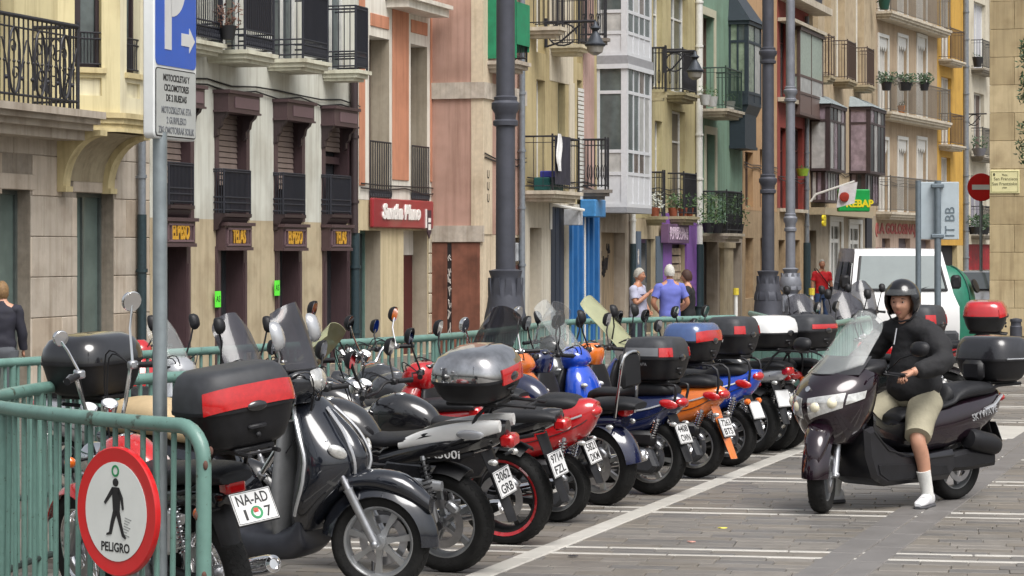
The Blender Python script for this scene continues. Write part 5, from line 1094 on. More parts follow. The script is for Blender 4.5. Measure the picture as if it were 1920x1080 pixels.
def topcase(root, x, z, L, w, h, base, lid, refl=REDLENS, style='wrap', badge=None, lidfrac=.48, tilt=0, name='top_case', accent=None, tap=.80, peak=None):
    """luggage box: tub, lid, seam, reflector, lock handle; x is the front edge, box reaches back to x-L"""
    Mx = T(x - L / 2, 0, z) @ Ry(tilt); zs = h * (1 - lidfrac); e = 3.4
    R_ = lambda sx, sy, zz, ox=0.: [(ox + p[0], p[1], zz) for p in (sup(2 * pi * i / 40, L / 2 * sx, w / 2 * sy, e) for i in range(40))]
    k = MB(); k.loft([R_(.70, .68, 0), R_(tap, tap - .02, .02), R_(tap + .10, tap + .09, zs * .45), R_(.985, .985, zs * .94), R_(1, 1, zs)]); t = obj(name, k, base, root, ang=55, M=Mx)
    hl = h - zs
    if style == 'dome': prof = [(1.01, 1.01, zs + .006), (1.0, 1.0, zs + hl * .22), (.95, .96, zs + hl * .5), (.82, .86, zs + hl * .78), (.58, .66, zs + hl * .95), (.2, .3, h)]
    else: prof = [(1.005, 1.005, zs + .006), (.985, .985, zs + hl * .3), (.93, .94, zs + hl * .62), (.84, .86, zs + hl * .86), (.72, .76, zs + hl * .97), (.4, .5, h)]
    k = MB(); k.loft([R_(*p) for p in prof]); obj('case_lid', k, lid, t, ang=55)
    k = MB(); k.loft([R_(1.012, 1.012, zs - .012), R_(1.016, 1.016, zs - .004), R_(1.012, 1.012, zs + .006)], False, False); obj('seam_strip', k, BLACKPL if style != 'chrome' else CHROME, t)
    def band(z0, z1, a0, a1, out, m, nm, zc=.0):
        """strip wrapped round the back, a in degrees from straight behind"""
        k = MB(); n = 24
        def pt(u, v):
            a = radians(180 + a0 + (a1 - a0) * u); zz = z0 + (z1 - z0) * v - zc * abs(2 * u - 1) ** 2
            pr_ = [(1, 1, 0)] + [(1, 1, zs)] + prof
            for q in range(len(pr_) - 1):
                if pr_[q][2] <= zz <= pr_[q + 1][2] + 1e-6:
                    f = (zz - pr_[q][2]) / max(1e-6, pr_[q + 1][2] - pr_[q][2]); sx, sy = [pr_[q][j] + (pr_[q + 1][j] - pr_[q][j]) * f for j in (0, 1)]; break
            else: sx, sy = prof[-1][:2]
            p = sup(a, L / 2 * sx + out, w / 2 * sy + out, e); return (p[0], p[1], zz)
        k.sheet(pt, n, 4, .010); return obj(nm, k, m, t, ang=50)
    if refl and style == 'wrap': band(zs + hl * .04, zs + hl * .60, -58, 58, .002, refl, 'reflector', hl * .1)
    elif refl and style == 'corners':
        for a in (-62, 22): band(zs + .01, zs + hl * .5, a, a + 40, .002, refl, 'reflector')
    elif refl and style == 'slim': band(zs + hl * .14, zs + hl * .42, -46, 46, .002, refl, 'reflector')
    elif refl: 
        band(zs - .03, zs + .06, -20, 20, .002, refl, 'reflector')
    k = MB(); k.ball((-L / 2 - .004, 0, zs + hl * .02), (.014, .055, .026), 14, 8); obj('lock_handle', k, BLACKGL, t)
    k = MB(); k.box(-L / 2 * (tap + .12) - .012, -L / 2 * (tap + .1) + .05, -.05, .05, zs * .42, zs * .56, b=.008); k.ball((-L / 2 * .93, .0, zs * .28), (.012, .014, .014), 10, 6); obj('latch', k, BLACKPL, t)
    if accent:
        for sg in (1, -1): band(zs + hl * .10, zs + hl * .5, sg * 64, sg * 120, .003, accent, 'lid_panel')
    if badge:
        for sg in (1, -1): text('badge', badge, .035, accent or WHITEP, t, T(0, sg * (w / 2 * .985), zs * .72) @ Rz(180 if sg > 0 else 0) @ Rx(90), .004)
    k = MB(); k.box(-L * .36, L * .36, -.11, .11, -.03, -.002, b=.008); obj('mount_plate', k, BLACKPL, t); return t
def handlebar(root, x, z, w, rise=.05, back=.12, m=CHROME, mirrors=True, mh=.2, msz=(.046, .062), mmat=None, rnd=False, M=None, mout=.06, gl=.12, asym=1.):
    pts = [(x, 0, z), (x, .09, z), (x - back * .2, .16, z + rise), (x - back * .5, w * .62, z + rise), (x - back, w, z + rise - .01)]
    P = [(a, -b, c) for a, b, c in pts[::-1]] + pts[1:]
    k = MB(); k.tube(cr(P, 3), .011, 8); hb = obj('handlebar', k, m, root, M=M)
    for sg in (1, -1):
        e = Vector((x - back, sg * w, z + rise - .01)); i_ = Vector((x - back * .5, sg * w * .62, z + rise)); d = (e - i_).normalized()
        k = MB(); k.tube([e - d * gl, e - d * .02, e + d * .005], [.016, .017, .019], 10); obj('grip', k, BLACKPL, hb)
        k = MB(); p = e - d * (gl + .03); k.tube([p + Vector((.02, 0, 0)), p + Vector((.055, sg * .03, 0)), e + Vector((.06, -sg * .01, -.005))], [.007, .006, .005], 6); k.box(-.022, .022, -.025, .025, -.02, .022, M=Matrix.Translation(p), b=.008); obj('brake_lever', k, ALU if m is CHROME else DARKM, hb)
        for q in range(2): k2 = MB(); k2.tube(cr([p + Vector((.02, 0, 0)), p + Vector((.14 + .03 * q, -sg * .06, .04 + .02 * q)), (x + .10, sg * .05, z - .12), (x + .04 - .1 * q, sg * .05, z - .38)], 5), .0045, 5); obj('cable', k2, BLACKPL, hb)
        if mirrors: mirror(hb, p + Vector((0, 0, .01)), p + Vector((.04, sg * mout, mh * (asym if sg > 0 else 1))), tuple(q * (.75 if sg > 0 and asym < 1 else 1) for q in msz), mmat or BLACKPL, stem=CHROME if rnd else None, round_=rnd)
    return hb
def screen(root, x, z, w0, w1, h, rake, m, curve=.10, name='windscreen', th=.004, M=None, ext=None):
    a = radians(rake); k = MB()
    def fn(u, v):
        s_ = (u - .5) * 2; ww = (w0 + (w1 - w0) * v) / 2; top = 1 - .16 * abs(s_) ** 2.5 * v
        if v > .7: ww *= (1 - .35 * ((v - .7) / .3) ** 2)
        d = v * h * top; return (x - sin(a) * d - curve * s_ * s_ - .04 * v * v, s_ * ww, z + cos(a) * d)
    k.sheet(fn, 14, 14, th); o = obj(name, k, m, root, ang=60, M=M)
    k = MB(); 
    ed = [fn(u, 0) for u in [i / 14 for i in range(15)]]; k.tube(ed, .008, 6); obj('screen_trim', k, BLACKPL, o); return o
def bike_root(name, label, cat, pos, head, lean=0, group='motorbikes parked in the bay'):
    return thing(name, label, cat, pos, (radians(lean), 0, radians(head)), group)
def exhaust(root, pts, r, can0, can1, rc, m=ALU, mc=None):
    k = MB(); k.tube(cr(pts, 4), r, 8); e = obj('exhaust', k, m, root); a, b = Vector(can0), Vector(can1); L = (b - a).length; q = (b - a).to_track_quat('Z', 'Y').to_matrix().to_4x4()
    k = MB(); k.lathe([(r, -.03), (rc * .8, .03), (rc, .08), (rc, L - .04), (rc * .86, L), (rc * .5, L + .001), (rc * .45, L - .05), (.002, L - .05)], 20); obj('silencer', k, mc or BLACKPL, e, M=Matrix.Translation(a) @ q)
    k = MB(); k.lathe([(rc * .84, L), (rc * .56, L + .012), (rc * .48, L + .004), (rc * .52, L - .01)], 20); obj('silencer_tip', k, CHROME, e, M=Matrix.Translation(a) @ q); return e
def fork(root, axle, top, dx=.11, m=STEEL, r=.018, lower=.024, lm=None, M=None, split=.45):
    a, b = Vector(axle), Vector(top); k = MB()
    for sg in (1, -1): k.tube([a + Vector((0, sg * dx, 0)) + (b - a) * split, b + Vector((0, sg * dx, 0))], r, 10)
    k.box(b.x - .03, b.x + .03, -dx - .03, dx + .03, b.z - .03, b.z + .01, b=.008); f = obj('front_fork', k, m, root, M=M)
    for sg in (1, -1):
        k = MB(); k.tube([a + Vector((0, sg * dx, 0)) - (b - a) * .03, a + Vector((0, sg * dx, 0)) + (b - a) * .06, a + Vector((0, sg * dx, 0)) + (b - a) * split, a + Vector((0, sg * dx, 0)) + (b - a) * (split + .03)], [lower * .9, lower, lower, lower * 1.15], 10); k.ball(a + Vector((0, sg * (dx + .012), 0)), .022, 10, 8); obj('fork_leg', k, lm or ALU, f)
    return f
def stand(root, x, y=.12): 
    k = MB(); k.tube([(x, y * .6, .24), (x - .05, y * 1.7, .02)], .010, 6); k.box(x - .09, x - .02, y * 1.6, y * 1.95, .0, .012); return obj('side_stand', k, DARKM, root)
def cvt(root, m=GREYPL, WB=1.3, R=.26):
    k = MB(); k.prism([(-.12, R - .06), (-.06, R + .07), (.12, R + .10), (.42, R + .09), (.50, R + .02), (.46, R - .08), (.2, R - .10), (-.06, R - .12)], .075, .175, .025); c = obj('transmission_case', k, m, root)
    k = MB(); k.box(-.10, .28, .09, .17, R + .09, R + .21, b=.03); obj('air_box', k, BLACKPL, c); return c
def hugger(root, x, z, L, m=BLACKPL, w=.16, ang=62, plate_txt=('', ''), lens=True, base=.02):
    """mudguard tongue sloping down behind the wheel, carries the number plate"""
    a = radians(ang); d = Vector((-cos(a), 0, -sin(a))); k = MB()
    k.sheet(lambda u, v: (x + d.x * L * v - base + .03 * (2 * u - 1) ** 2, (u - .5) * w * (1 - .35 * v), z + d.z * L * v), 8, 8, .008); h = obj('rear_mudguard', k, m, root)
    if plate_txt is not None:
        c = Vector((x - base, 0, z)) + d * L * .42 + Vector((-.02, 0, -.012)); n = Vector((-sin(a), 0, cos(a)))
        if n.x > 0: n = -n
        yv = -d; xv = yv.cross(n); Mx = Matrix(((xv.x, yv.x, n.x, c.x), (xv.y, yv.y, n.y, c.y), (xv.z, yv.z, n.z, c.z), (0, 0, 0, 1))); plate(root, Mx, *plate_txt)
    return h
def scooter(name, label, pos, head, lean=0, WB=1.32, Rr=.26, Rf=.26, wr=.125, wf=.11, body=WHITEP, acc=BLACKPL, seat=VINYL, rim=ALU, spokes=5, steer=0, scr=None, case=None, il=None, plate_txt=('', ''), tail=None, tailz=.80, group='motorbikes parked in the bay', mir=BLACKPL, kind='sport', cowl=None, fend=None, stripe=None, shieldm=None, lens_side=False, mh=.22, hug=.42, hugm=BLACKPL, seatst=None, rimf=None, mirr=True, floorm=None, nospk=6):
    root = bike_root(name, label, 'scooter', pos, head, lean, group); cowl = cowl or body; fend = fend or body; z0 = tailz
    wheel(root, 0, Rr, wr, rim, spokes, stripe=stripe)
    ST_ = T(WB - .12, 0, 0) @ Rz(steer) @ T(-(WB - .12), 0, 0)
    wheel(root, WB, Rf, wf, rimf or rim, nospk, M=ST_, stripe=stripe)
    fender.zc = Rf; fender(root, WB, Rf + .035, wf + .06, 8, 165, fend, M=ST_, drop=.05, name='front_fender')
    fork(root, (WB, 0, Rf), (WB - .16, 0, Rf + .36), wf / 2 + .035, M=ST_)
    sq = lambda st_: [(x * .72 + .04 if x < .15 else x, *r_2) for x, *r_2 in st_]
    bs = sq(tail or [(-.44, z0 - .10, z0 - .03, .05, 2.2), (-.34, z0 - .17, z0, .10, 2.4), (-.12, z0 - .30, z0, .145, 2.6), (.14, z0 - .36, z0 - .02, .17, 2.8), (.36, z0 - .42, z0 - .05, .165, 2.8), (.50, z0 - .46, z0 - .12, .13, 2.8)])
    k = MB(); xshell(k, bs); b = bo_ = obj('body', k, body, root, ang=60)
    for sg in (1, -1):
        cs_ = cr(bs, 3); k = MB(); k.tube([(x_, sg * w_ * .995, zl_ * .62 + zh_ * .38) for x_, zl_, zh_, w_, e_ in cs_[2:]], .0035, 5); obj('panel_gap', k, INK, bo_); k = MB(); k.tube([(x_, sg * w_ * .985, zl_ * .40 + zh_ * .60) for x_, zl_, zh_, w_, e_ in cs_[3:-3]], [.009] * len(cs_[3:-3]), 5); obj('side_stripe', k, acc if acc is not BLACKPL else SILVER, bo_)
    k = MB(); xshell(k, [(.54, .22, .44, .12, 3), (.62, .21, .34, .17, 3), (.9, .22, .32, .18, 3), (WB - .36, .24, .42, .18, 3)]); obj('floorboard', k, floorm or acc, root, ang=60)
    k = MB(); xshell(k, [(.30, .20, z0 - .34, .10, 3), (.5, .18, z0 - .30, .13, 3), (.62, .20, .36, .13, 3)]); obj('engine_cover', k, BLACKPL, root, ang=60)
    ss = sq(seatst or [(-.36, z0 - .02, z0 + .04, .08, 2.4), (-.26, z0 - .03, z0 + .08, .13, 2.6), (-.02, z0 - .03, z0 + .09, .15, 2.8), (.10, z0 - .04, z0 + .06, .155, 2.8), (.22, z0 - .05, z0 + .02, .15, 2.8), (.42, z0 - .06, z0 + .03, .13, 2.6), (.52, z0 - .12, z0, .09, 2.4)])
    k = MB(); xshell(k, ss); obj('seat', k, seat, root, ang=60)
    k = MB(); zshell(k, [(.26, WB - .44, WB - .34, .13, 2.6), (.38, WB - .42, WB - .24, .19, 2.4), (.55, WB - .38, WB - .10, .215, 2.2), (.72, WB - .36, WB - .07, .22, 2.1), (.86, WB - .35, WB - .12, .19, 2.1), (.95, WB - .34, WB - .18, .12, 2.1)]); sh = obj('leg_shield', k, shieldm or body, root, ang=60)
    k = MB(); zshell(k, [(.28, WB - .49, WB - .43, .14, 3), (.5, WB - .46, WB - .39, .19, 3), (.8, WB - .41, WB - .34, .18, 3), (.93, WB - .38, WB - .33, .12, 3)]); obj('inner_shield', k, acc, root, ang=60)
    for sg in (1, -1):
        k = MB(); k.ball((0, 0, 0), (.02, .075, .05), 16, 10, M=T(WB - .115, sg * .10, .70) @ Rz(sg * 28) @ Rx(sg * 24)); obj('headlight', k, CLLENS, sh)
        indicator(sh, (WB - .2, sg * .17, .80), (.06, sg * .02, 0), il or CLLENS, r=.022)
    k = MB(); zshell(k, [(.93, WB - .38, WB - .22, .10, 2.4), (.99, WB - .40, WB - .16, .14, 2.4), (1.06, WB - .40, WB - .18, .13, 2.4), (1.11, WB - .36, WB - .24, .08, 2.4)], M=ST_); cw_ = obj('handlebar_cowl', k, cowl, root, ang=60)
    k = MB(); k.box(WB - .40, WB - .30, -.07, .07, 1.075, 1.10, b=.01); obj('instrument_panel', k, BLACKGL, cw_)
    handlebar(root, WB - .33, 1.03, .33, .03, .10, DARKM, mirr, mh, mmat=mir, M=ST_)
    if scr: screen(root, WB - .20, 1.04, *scr, M=ST_)
    tz = bs[0][1]; k = MB(); k.ball((bs[0][0] + .02, 0, (bs[0][1] + bs[0][2]) / 2 - .01), (.05, .085, .042), 16, 10); obj('tail_light', k, REDLENS, root)
    for sg in (1, -1):
        k = MB(); k.ball((0, 0, 0), (.075, .012, .035), 14, 8, M=T(-.20, sg * .118, z0 - .085) @ Rz(sg * 14) @ Ry(-12)); obj('tail_lens', k, CLLENS if lens_side else REDLENS, root)
    hugger(root, -.17, z0 - .14, hug, hugm, ang=68, plate_txt=plate_txt); cvt(root, GREYPL, WB, Rr)
    for sg in (1, -1): indicator(root, (-.22, sg * .05, z0 - .24), (-.02, sg * .06, 0), il or CLLENS, r=.028 if il else .019)
    shock(root, (-.02, .13, Rr + .03), (-.12, .13, z0 - .20)); shock(root, (-.02, -.13, Rr + .03), (-.12, -.13, z0 - .20))
    exhaust(root, [(.45, -.08, .22), (.35, -.13, .2), (.2, -.15, .24)], .016, (.2, -.16, .25), (-.24, -.17, .36), .06)
    if case:
        k = MB(); zc_ = case['z'] - .035
        for sg in (1, -1): k.tube(cr([(-.24, sg * .10, z0 - .08), (-.26, sg * .11, z0 + .04), (-.2, sg * .11, zc_), (.16, sg * .11, zc_)], 3), .011, 7)
        for X in (-.16, .05): k.tube([(X, -.10, zc_), (X, .10, zc_)], .009, 6)
        obj('luggage_rack', k, DARKM, root); c = dict(case); topcase(root, c.pop('x', -.22) + .30, c.pop('z'), **c)
    stand(root, .45); return root
def motorbike(name, label, pos, head, lean=-9, WB=1.36, R=.31, Rf=.31, wr=.13, wf=.10, paint=BLACKGL, tailm=None, seat=VINYL, il=None, rim=ALU, spokes=5, kind='cast', stripe=None, steer=0, bars=(.88, .36, .08, .14), case=None, plate_txt=('', ''), tailst=None, seatst=None, tankst=None, hug=.45, hugm=BLACKPL, headlamp='round', fenderm=None, mir=BLACKPL, rnd=False, twin=True, sidem=None, brand=None, exhaust_m=None, scr=None, group='motorbikes parked in the bay', sissy=False, mh=.2, ind=True, spring=CHROME, tailz=.80, bmat=CHROME, tankbrand=None, msz=(.046, .062), asym=1.):
    root = bike_root(name, label, 'motorbike', pos, head, lean, group); z0 = tailz
    wheel(root, 0, R, wr, rim, spokes, kind, stripe=stripe); SX = WB - .42
    ST_ = T(SX, 0, 0) @ Rz(steer) @ T(-SX, 0, 0)
    wheel(root, WB, Rf, wf, rim, spokes, kind, M=ST_, stripe=stripe)
    fender.zc = Rf; fender(root, WB, Rf + .03, wf + .05, 25, 150, fenderm or paint, M=ST_, drop=.045, name='front_fender')
    fender.zc = R; fender(root, 0, R + .05, wr + .06, 60, 175 if fenderm else 120, fenderm or BLACKPL, drop=.05, name='rear_fender')
    fork(root, (WB, 0, Rf), (SX, 0, .86), .085, CHROME, M=ST_)
    k = MB(); k.tube([(SX, 0, .80), (SX - .16, 0, .50), (SX - .30, 0, .26), (.42, 0, .24), (.36, 0, .5)], .018, 8)
    for sg in (1, -1): k.tube(cr([(SX, 0, .78), (SX - .25, sg * .10, .72), (.36, sg * .11, .66), (.0, sg * .10, .70), (-.25, sg * .08, .74)], 4), .014, 7); k.tube([(.36, sg * .11, .66), (.40, sg * .10, .30)], .015, 7)
    obj('frame', k, DARKM, root)
    k = MB(); 
    for sg in (1, -1): k.tube([(.40, sg * .10, .36), (0, sg * (wr / 2 + .03), R)], [.026, .020], 8); k.lathe([(.004, 0), (.032, 0), (.032, .02), (.004, .02)], 12, M=T(0, sg * (wr / 2 + .03), R) @ Rx(-90 * sg))
    obj('swingarm', k, DARKM, root)
    k = MB(); k.box(.42, .82, -.13, .13, .22, .42, b=.04); k.lathe([(.002, -.19), (.09, -.185), (.10, -.13), (.10, .13), (.09, .175), (.002, .18)], 20, M=T(.52, 0, .32) @ Rx(90)); eng = obj('engine', k, ALU, root)
    k = MB(); Mc = T(.72, 0, .44) @ Ry(18)
    for i in range(8): k.box(-.09, .09, -.11, .11, i * .027, i * .027 + .012, M=Mc)
    k.box(-.06, .06, -.08, .08, -.03, .25, M=Mc); k.box(-.08, .08, -.10, .10, .215, .27, M=Mc, b=.015); obj('cylinder', k, ALU, eng)
    ts = tankst or [(.44, .70, .80, .05, 2.2), (.52, .68, .90, .10, 2.3), (.68, .66, .97, .135, 2.4), (.84, .66, .96, .13, 2.3), (.93, .70, .90, .07, 2.2)]
    k = MB(); xshell(k, ts); tk = obj('fuel_tank', k, paint, root, ang=60); k = MB(); k.lathe([(.03, 0), (.036, .006), (.03, .012), (.002, .014)], 16, T(.72, 0, ts[2][2] - .004)); obj('filler_cap', k, CHROME, tk)
    ss = seatst or [(-.40, z0, z0 + .05, .08, 2.4), (-.28, z0 - .01, z0 + .08, .115, 2.6), (.0, z0 - .03, z0 + .07, .125, 2.8), (.14, z0 - .05, z0 + .02, .12, 2.8), (.36, z0 - .08, z0, .10, 2.6), (.50, z0 - .08, z0 + .02, .07, 2.4)]
    k = MB(); xshell(k, ss); obj('seat', k, seat, root, ang=60)
    sq = lambda st_: [(x * .74 if x < 0 else x, *r_2) for x, *r_2 in st_]
    tl = sq(tailst or [(-.52, z0 - .06, z0 + .01, .035, 2.2), (-.38, z0 - .12, z0 + .02, .085, 2.3), (-.1, z0 - .14, z0 - .01, .12, 2.6), (.15, z0 - .18, z0 - .04, .12, 2.6), (.36, z0 - .24, z0 - .10, .10, 2.4)])
    k = MB(); xshell(k, tl); tb = obj('tail_cowl', k, tailm or paint, root, ang=60)
    for sg in (1, -1):
        k = MB(); k.prism([(-.02, z0 - .16), (.30, z0 - .14), (.40, z0 - .26), (.30, z0 - .40), (.12, z0 - .36)], .095, .125, .012, M=Sc(1, sg, 1)); sp_ = obj('side_panel', k, sidem or paint, root, ang=40)
        if brand: text('lettering', brand, .07, WHITEP, sp_, (T(-.06, .122, z0 - .09) @ Rz(180) if sg > 0 else T(-.06, -.122, z0 - .09)) @ Rx(90), .003, fit=.24)
        if tankbrand: text('lettering', tankbrand, .06, WHITEP, tk, (T(.68, .134, .80) @ Rz(180) if sg > 0 else T(.68, -.134, .80)) @ Rx(90), .004, fit=.18)
    if twin:
        for sg in (1, -1): shock(root, (0, sg * (wr / 2 + .055), R + .02), (.06, sg * .125, z0 - .10), .03, spring)
    tlx = tl[0][0]; k = MB(); k.box(tlx - .05, tlx + .04, -.055, .055, z0 - .055, z0 + .02, b=.016); obj('tail_light', k, REDLENS, root)
    hugger(root, tlx + .14, z0 - .08, hug, hugm, w=.15, ang=72, plate_txt=plate_txt)
    if ind:
        for sg in (1, -1): indicator(root, (tlx + .06, sg * .05, z0 - .12), (-.02, sg * .12 * (1 if il else .8), 0), il or CLLENS, r=.034 if il else .02); indicator(root, (SX + .1, sg * .08, .84), (0, sg * .10, 0), il or CLLENS, r=.03 if il else .02)
    exhaust(root, [(.78, -.06, .50), (.92, -.07, .42), (.86, -.10, .26), (.5, -.15, .22), (.3, -.17, .25)], .02, (.3, -.17, .25), (-.28, -.19, .36), .05, CHROME, exhaust_m or CHROME)
    bz, bw, brise, bback = bars; handlebar(root, SX - .02, bz, bw, brise, bback, bmat, True, mh, mmat=mir, rnd=rnd, M=ST_, msz=msz, asym=asym)
    if headlamp:
        k = MB(); k.lathe([(.004, -.11), (.05, -.10), (.085, -.04), (.092, 0), (.092, .02)], 22, M=T(SX + .16, 0, .82) @ Ry(90)); hl = obj('headlight', k, CHROME if rnd else paint, root, M=ST_); k = MB(); k.lathe([(.088, .018), (.07, .035), (.03, .045), (.002, .047)], 22, M=T(SX + .16, 0, .82) @ Ry(90)); obj('headlight_lens', k, CLLENS, hl)
        for y_ in (.06, -.06): k = MB(); k.lathe([(.002, -.05), (.04, -.045), (.045, 0), (.045, .014), (.04, .018)], 18, M=T(SX + .05, y_, bz + .06) @ Ry(-30)); gm2 = obj('instrument_dial', k, CHROME, root, M=ST_); k = MB(); k.lathe([(.038, .0185), (.002, .0195)], 18, M=T(SX + .05, y_, bz + .06) @ Ry(-30)); obj('dial_face', k, PLATEW, gm2)
    if scr: screen(root, SX + .12, .92, *scr, M=ST_)
    if sissy:
        k = MB(); k.tube(cr([(-.25, .13, z0 - .05), (-.30, .12, z0 + .2), (-.34, .09, z0 + .40), (-.34, -.09, z0 + .40), (-.30, -.12, z0 + .2), (-.25, -.13, z0 - .05)], 4), .012, 8); si = obj('sissy_bar', k, CHROME, root); k = MB(); k.box(-.345, -.295, -.12, .12, z0 + .16, z0 + .42, b=.022); obj('back_pad', k, VINYL, si)
    if case:
        k = MB(); zc_ = case['z'] - .035
        for sg in (1, -1): k.tube(cr([(.05, sg * .12, z0 - .06), (-.2, sg * .12, z0), (-.36, sg * .10, zc_), (-.66, sg * .08, zc_)], 3), .011, 7)
        for X in (-.42, -.6): k.tube([(X, -.09, zc_), (X, .09, zc_)], .009, 6)
        obj('luggage_rack', k, DARKM, root); c = dict(case); topcase(root, c.pop('x', -.22), c.pop('z'), **c)
    stand(root, .45); return root

GR = 'motorbikes parked in the bay'
# --- the near red classic with the number plate towards the camera
YR = 12.55; PR = Vector(((412 - 960) / FOC * YR, YR, 0))
REDC = mat('red_classic_paint', (.5, .012, .012), .2, coat=1, var=.1)
r_ = motorbike('classic_motorbike', 'red and white classic motorbike seen from behind with big black top case and plate NA-AD', PR, 126, -8, WB=1.36, R=.32, Rf=.32, wr=.13, paint=REDC, il=ORLENS, sidem=WHITEP, tailm=BLACKGL, rim=CHROME, kind='wire', bars=(1.04, .27, .26, .16), plate_txt=None, seatst=[(-.36, .80, .86, .09, 2.4), (-.26, .79, .89, .125, 2.6), (.05, .77, .88, .13, 2.8), (.30, .75, .86, .12, 2.8), (.46, .76, .86, .09, 2.4)], tailst=[(-.42, .70, .77, .06, 2.2), (-.30, .66, .79, .09, 2.4), (0, .66, .78, .11, 2.6), (.3, .6, .76, .10, 2.6)], hug=.34, headlamp='round', mir=CHROME, rnd=True, mh=.30, msz=(.055, .055), asym=.6, case=dict(x=-.20, z=1.0, L=.44, w=.54, h=.37, base=BLACKPL, lid=GREYPL, refl=REDLENS, style='wrap', lidfrac=.50), tailz=.80)
# white tank panel, plate with letters and sticker
k = MB(); 
for sg in (1, -1): k.ball((.66, sg * .125, .82), (.14, .02, .055), 16, 8)
obj('tank_panel', k, WHITEP, r_)
PM = T(-.50, 0, .70) @ Rz(-90) @ Rx(64)
pl_ = plate(r_, PM, 'NA-AD', None); text('lettering', '1', .075, INK, pl_, T(-.058, -.038, .004), .0006, fit=.014, bold=.001); text('lettering', '7', .075, INK, pl_, T(.062, -.038, .004), .0006, bold=.001)
k = MB(); k.lathe([(.020, 0), (.032, 0), (.032, .0016), (.020, .0016)], 20, T(.002, -.032, .004), closed=True); obj('plate_sticker', k, mat('sticker_green', (.02, .22, .08), .5, var=.3), pl_); k = MB(); k.box(-.012, .012, -.03, -.01, .004, .0062); k.ball((-.004, -.02, .006), (.01, .012, .002), 8, 6); obj('sticker_centre', k, mat('sticker_red', (.4, .05, .03), .5, var=.5), pl_)
# --- the big black scooter standing nose out: tan seat, glossy top case
YB = 14.2; PF = Vector(((712 - 960) / FOC * YB, YB, 0)); hd = -30.; WB_ = 1.47
BG = mat('black_pearl_paint', (.010, .012, .018), .12, metal=.2, coat=1, var=.3)
PB_ = PF - Vector((cos(radians(hd)), sin(radians(hd)), 0)) * WB_
b_ = bike_root('large_scooter', 'large glossy black scooter parked nose outward with tan seat and round-backed glossy top case', 'scooter', PB_, hd, 3)
wheel(b_, 0, .28, .14, ALU, 7); STB = T(WB_ - .1, 0, 0) @ Rz(16) @ T(-(WB_ - .1), 0, 0)
wheel(b_, WB_, .285, .115, mat('silver_rim', (.46, .47, .48), .3, metal=.8, var=.1), 7, M=STB, ratio=.72)
fender.zc = .285; fender(b_, WB_, .335, .17, -4, 172, BG, M=STB, drop=.075, name='front_fender', th=.01)
k = MB(); xshell(k, [(WB_ - .40, .46, .52, .05, 2), (WB_ - .3, .52, .63, .09, 2.2), (WB_ - .05, .58, .69, .095, 2.2), (WB_ + .16, .52, .66, .085, 2.2), (WB_ + .30, .44, .54, .05, 2)], M=STB); obj('fender_cap', k, BG, b_)
fork(b_, (WB_, 0, .285), (WB_ - .28, 0, .86), .098, STEEL, .020, .026, M=STB, split=.5)
k = MB(); xshell(k, [(-.46, .78, .84, .05, 2.2), (-.34, .66, .86, .11, 2.4), (-.1, .52, .86, .16, 2.6), (.2, .44, .82, .18, 2.8), (.45, .36, .76, .17, 2.8), (.60, .30, .60, .15, 2.8)]); obj('body', k, BG, b_, ang=60)
k = MB(); xshell(k, [(-.38, .84, .97, .09, 2.4), (-.26, .83, 1.04, .15, 2.6), (-.05, .83, 1.05, .165, 2.8), (.10, .82, 1.01, .17, 2.8), (.18, .80, .93, .17, 2.8), (.42, .78, .92, .15, 2.6), (.58, .74, .86, .11, 2.4)]); obj('seat', k, TANV, b_, ang=60)
k = MB(); xshell(k, [(.48, .17, .50, .13, 3), (.62, .16, .36, .18, 3.2), (.95, .17, .36, .19, 3.2), (WB_ - .40, .24, .52, .18, 3)]); obj('floorboard', k, mat('satin_dark_plastic', (.03, .032, .04), .35, var=.2), b_, ang=60)
SHZ = [(.34, WB_ - .52, WB_ - .36, .14, 2.4), (.46, WB_ - .50, WB_ - .27, .21, 2.2), (.62, WB_ - .48, WB_ - .13, .245, 2.0), (.76, WB_ - .47, WB_ - .10, .24, 1.9), (.90, WB_ - .48, WB_ - .20, .215, 1.9), (1.02, WB_ - .50, WB_ - .31, .16, 2.0), (1.08, WB_ - .50, WB_ - .37, .10, 2)]
k = MB(); zshell(k, SHZ); shd = obj('leg_shield', k, BG, b_, ang=60)
k = MB(); zshell(k, [(.30, WB_ - .62, WB_ - .55, .16, 3), (.5, WB_ - .60, WB_ - .51, .215, 3), (.8, WB_ - .56, WB_ - .49, .205, 3), (.95, WB_ - .54, WB_ - .49, .15, 3)]); obj('inner_shield', k, mat('silver_grey_plastic', (.16, .165, .17), .4, var=.15), b_, ang=60)
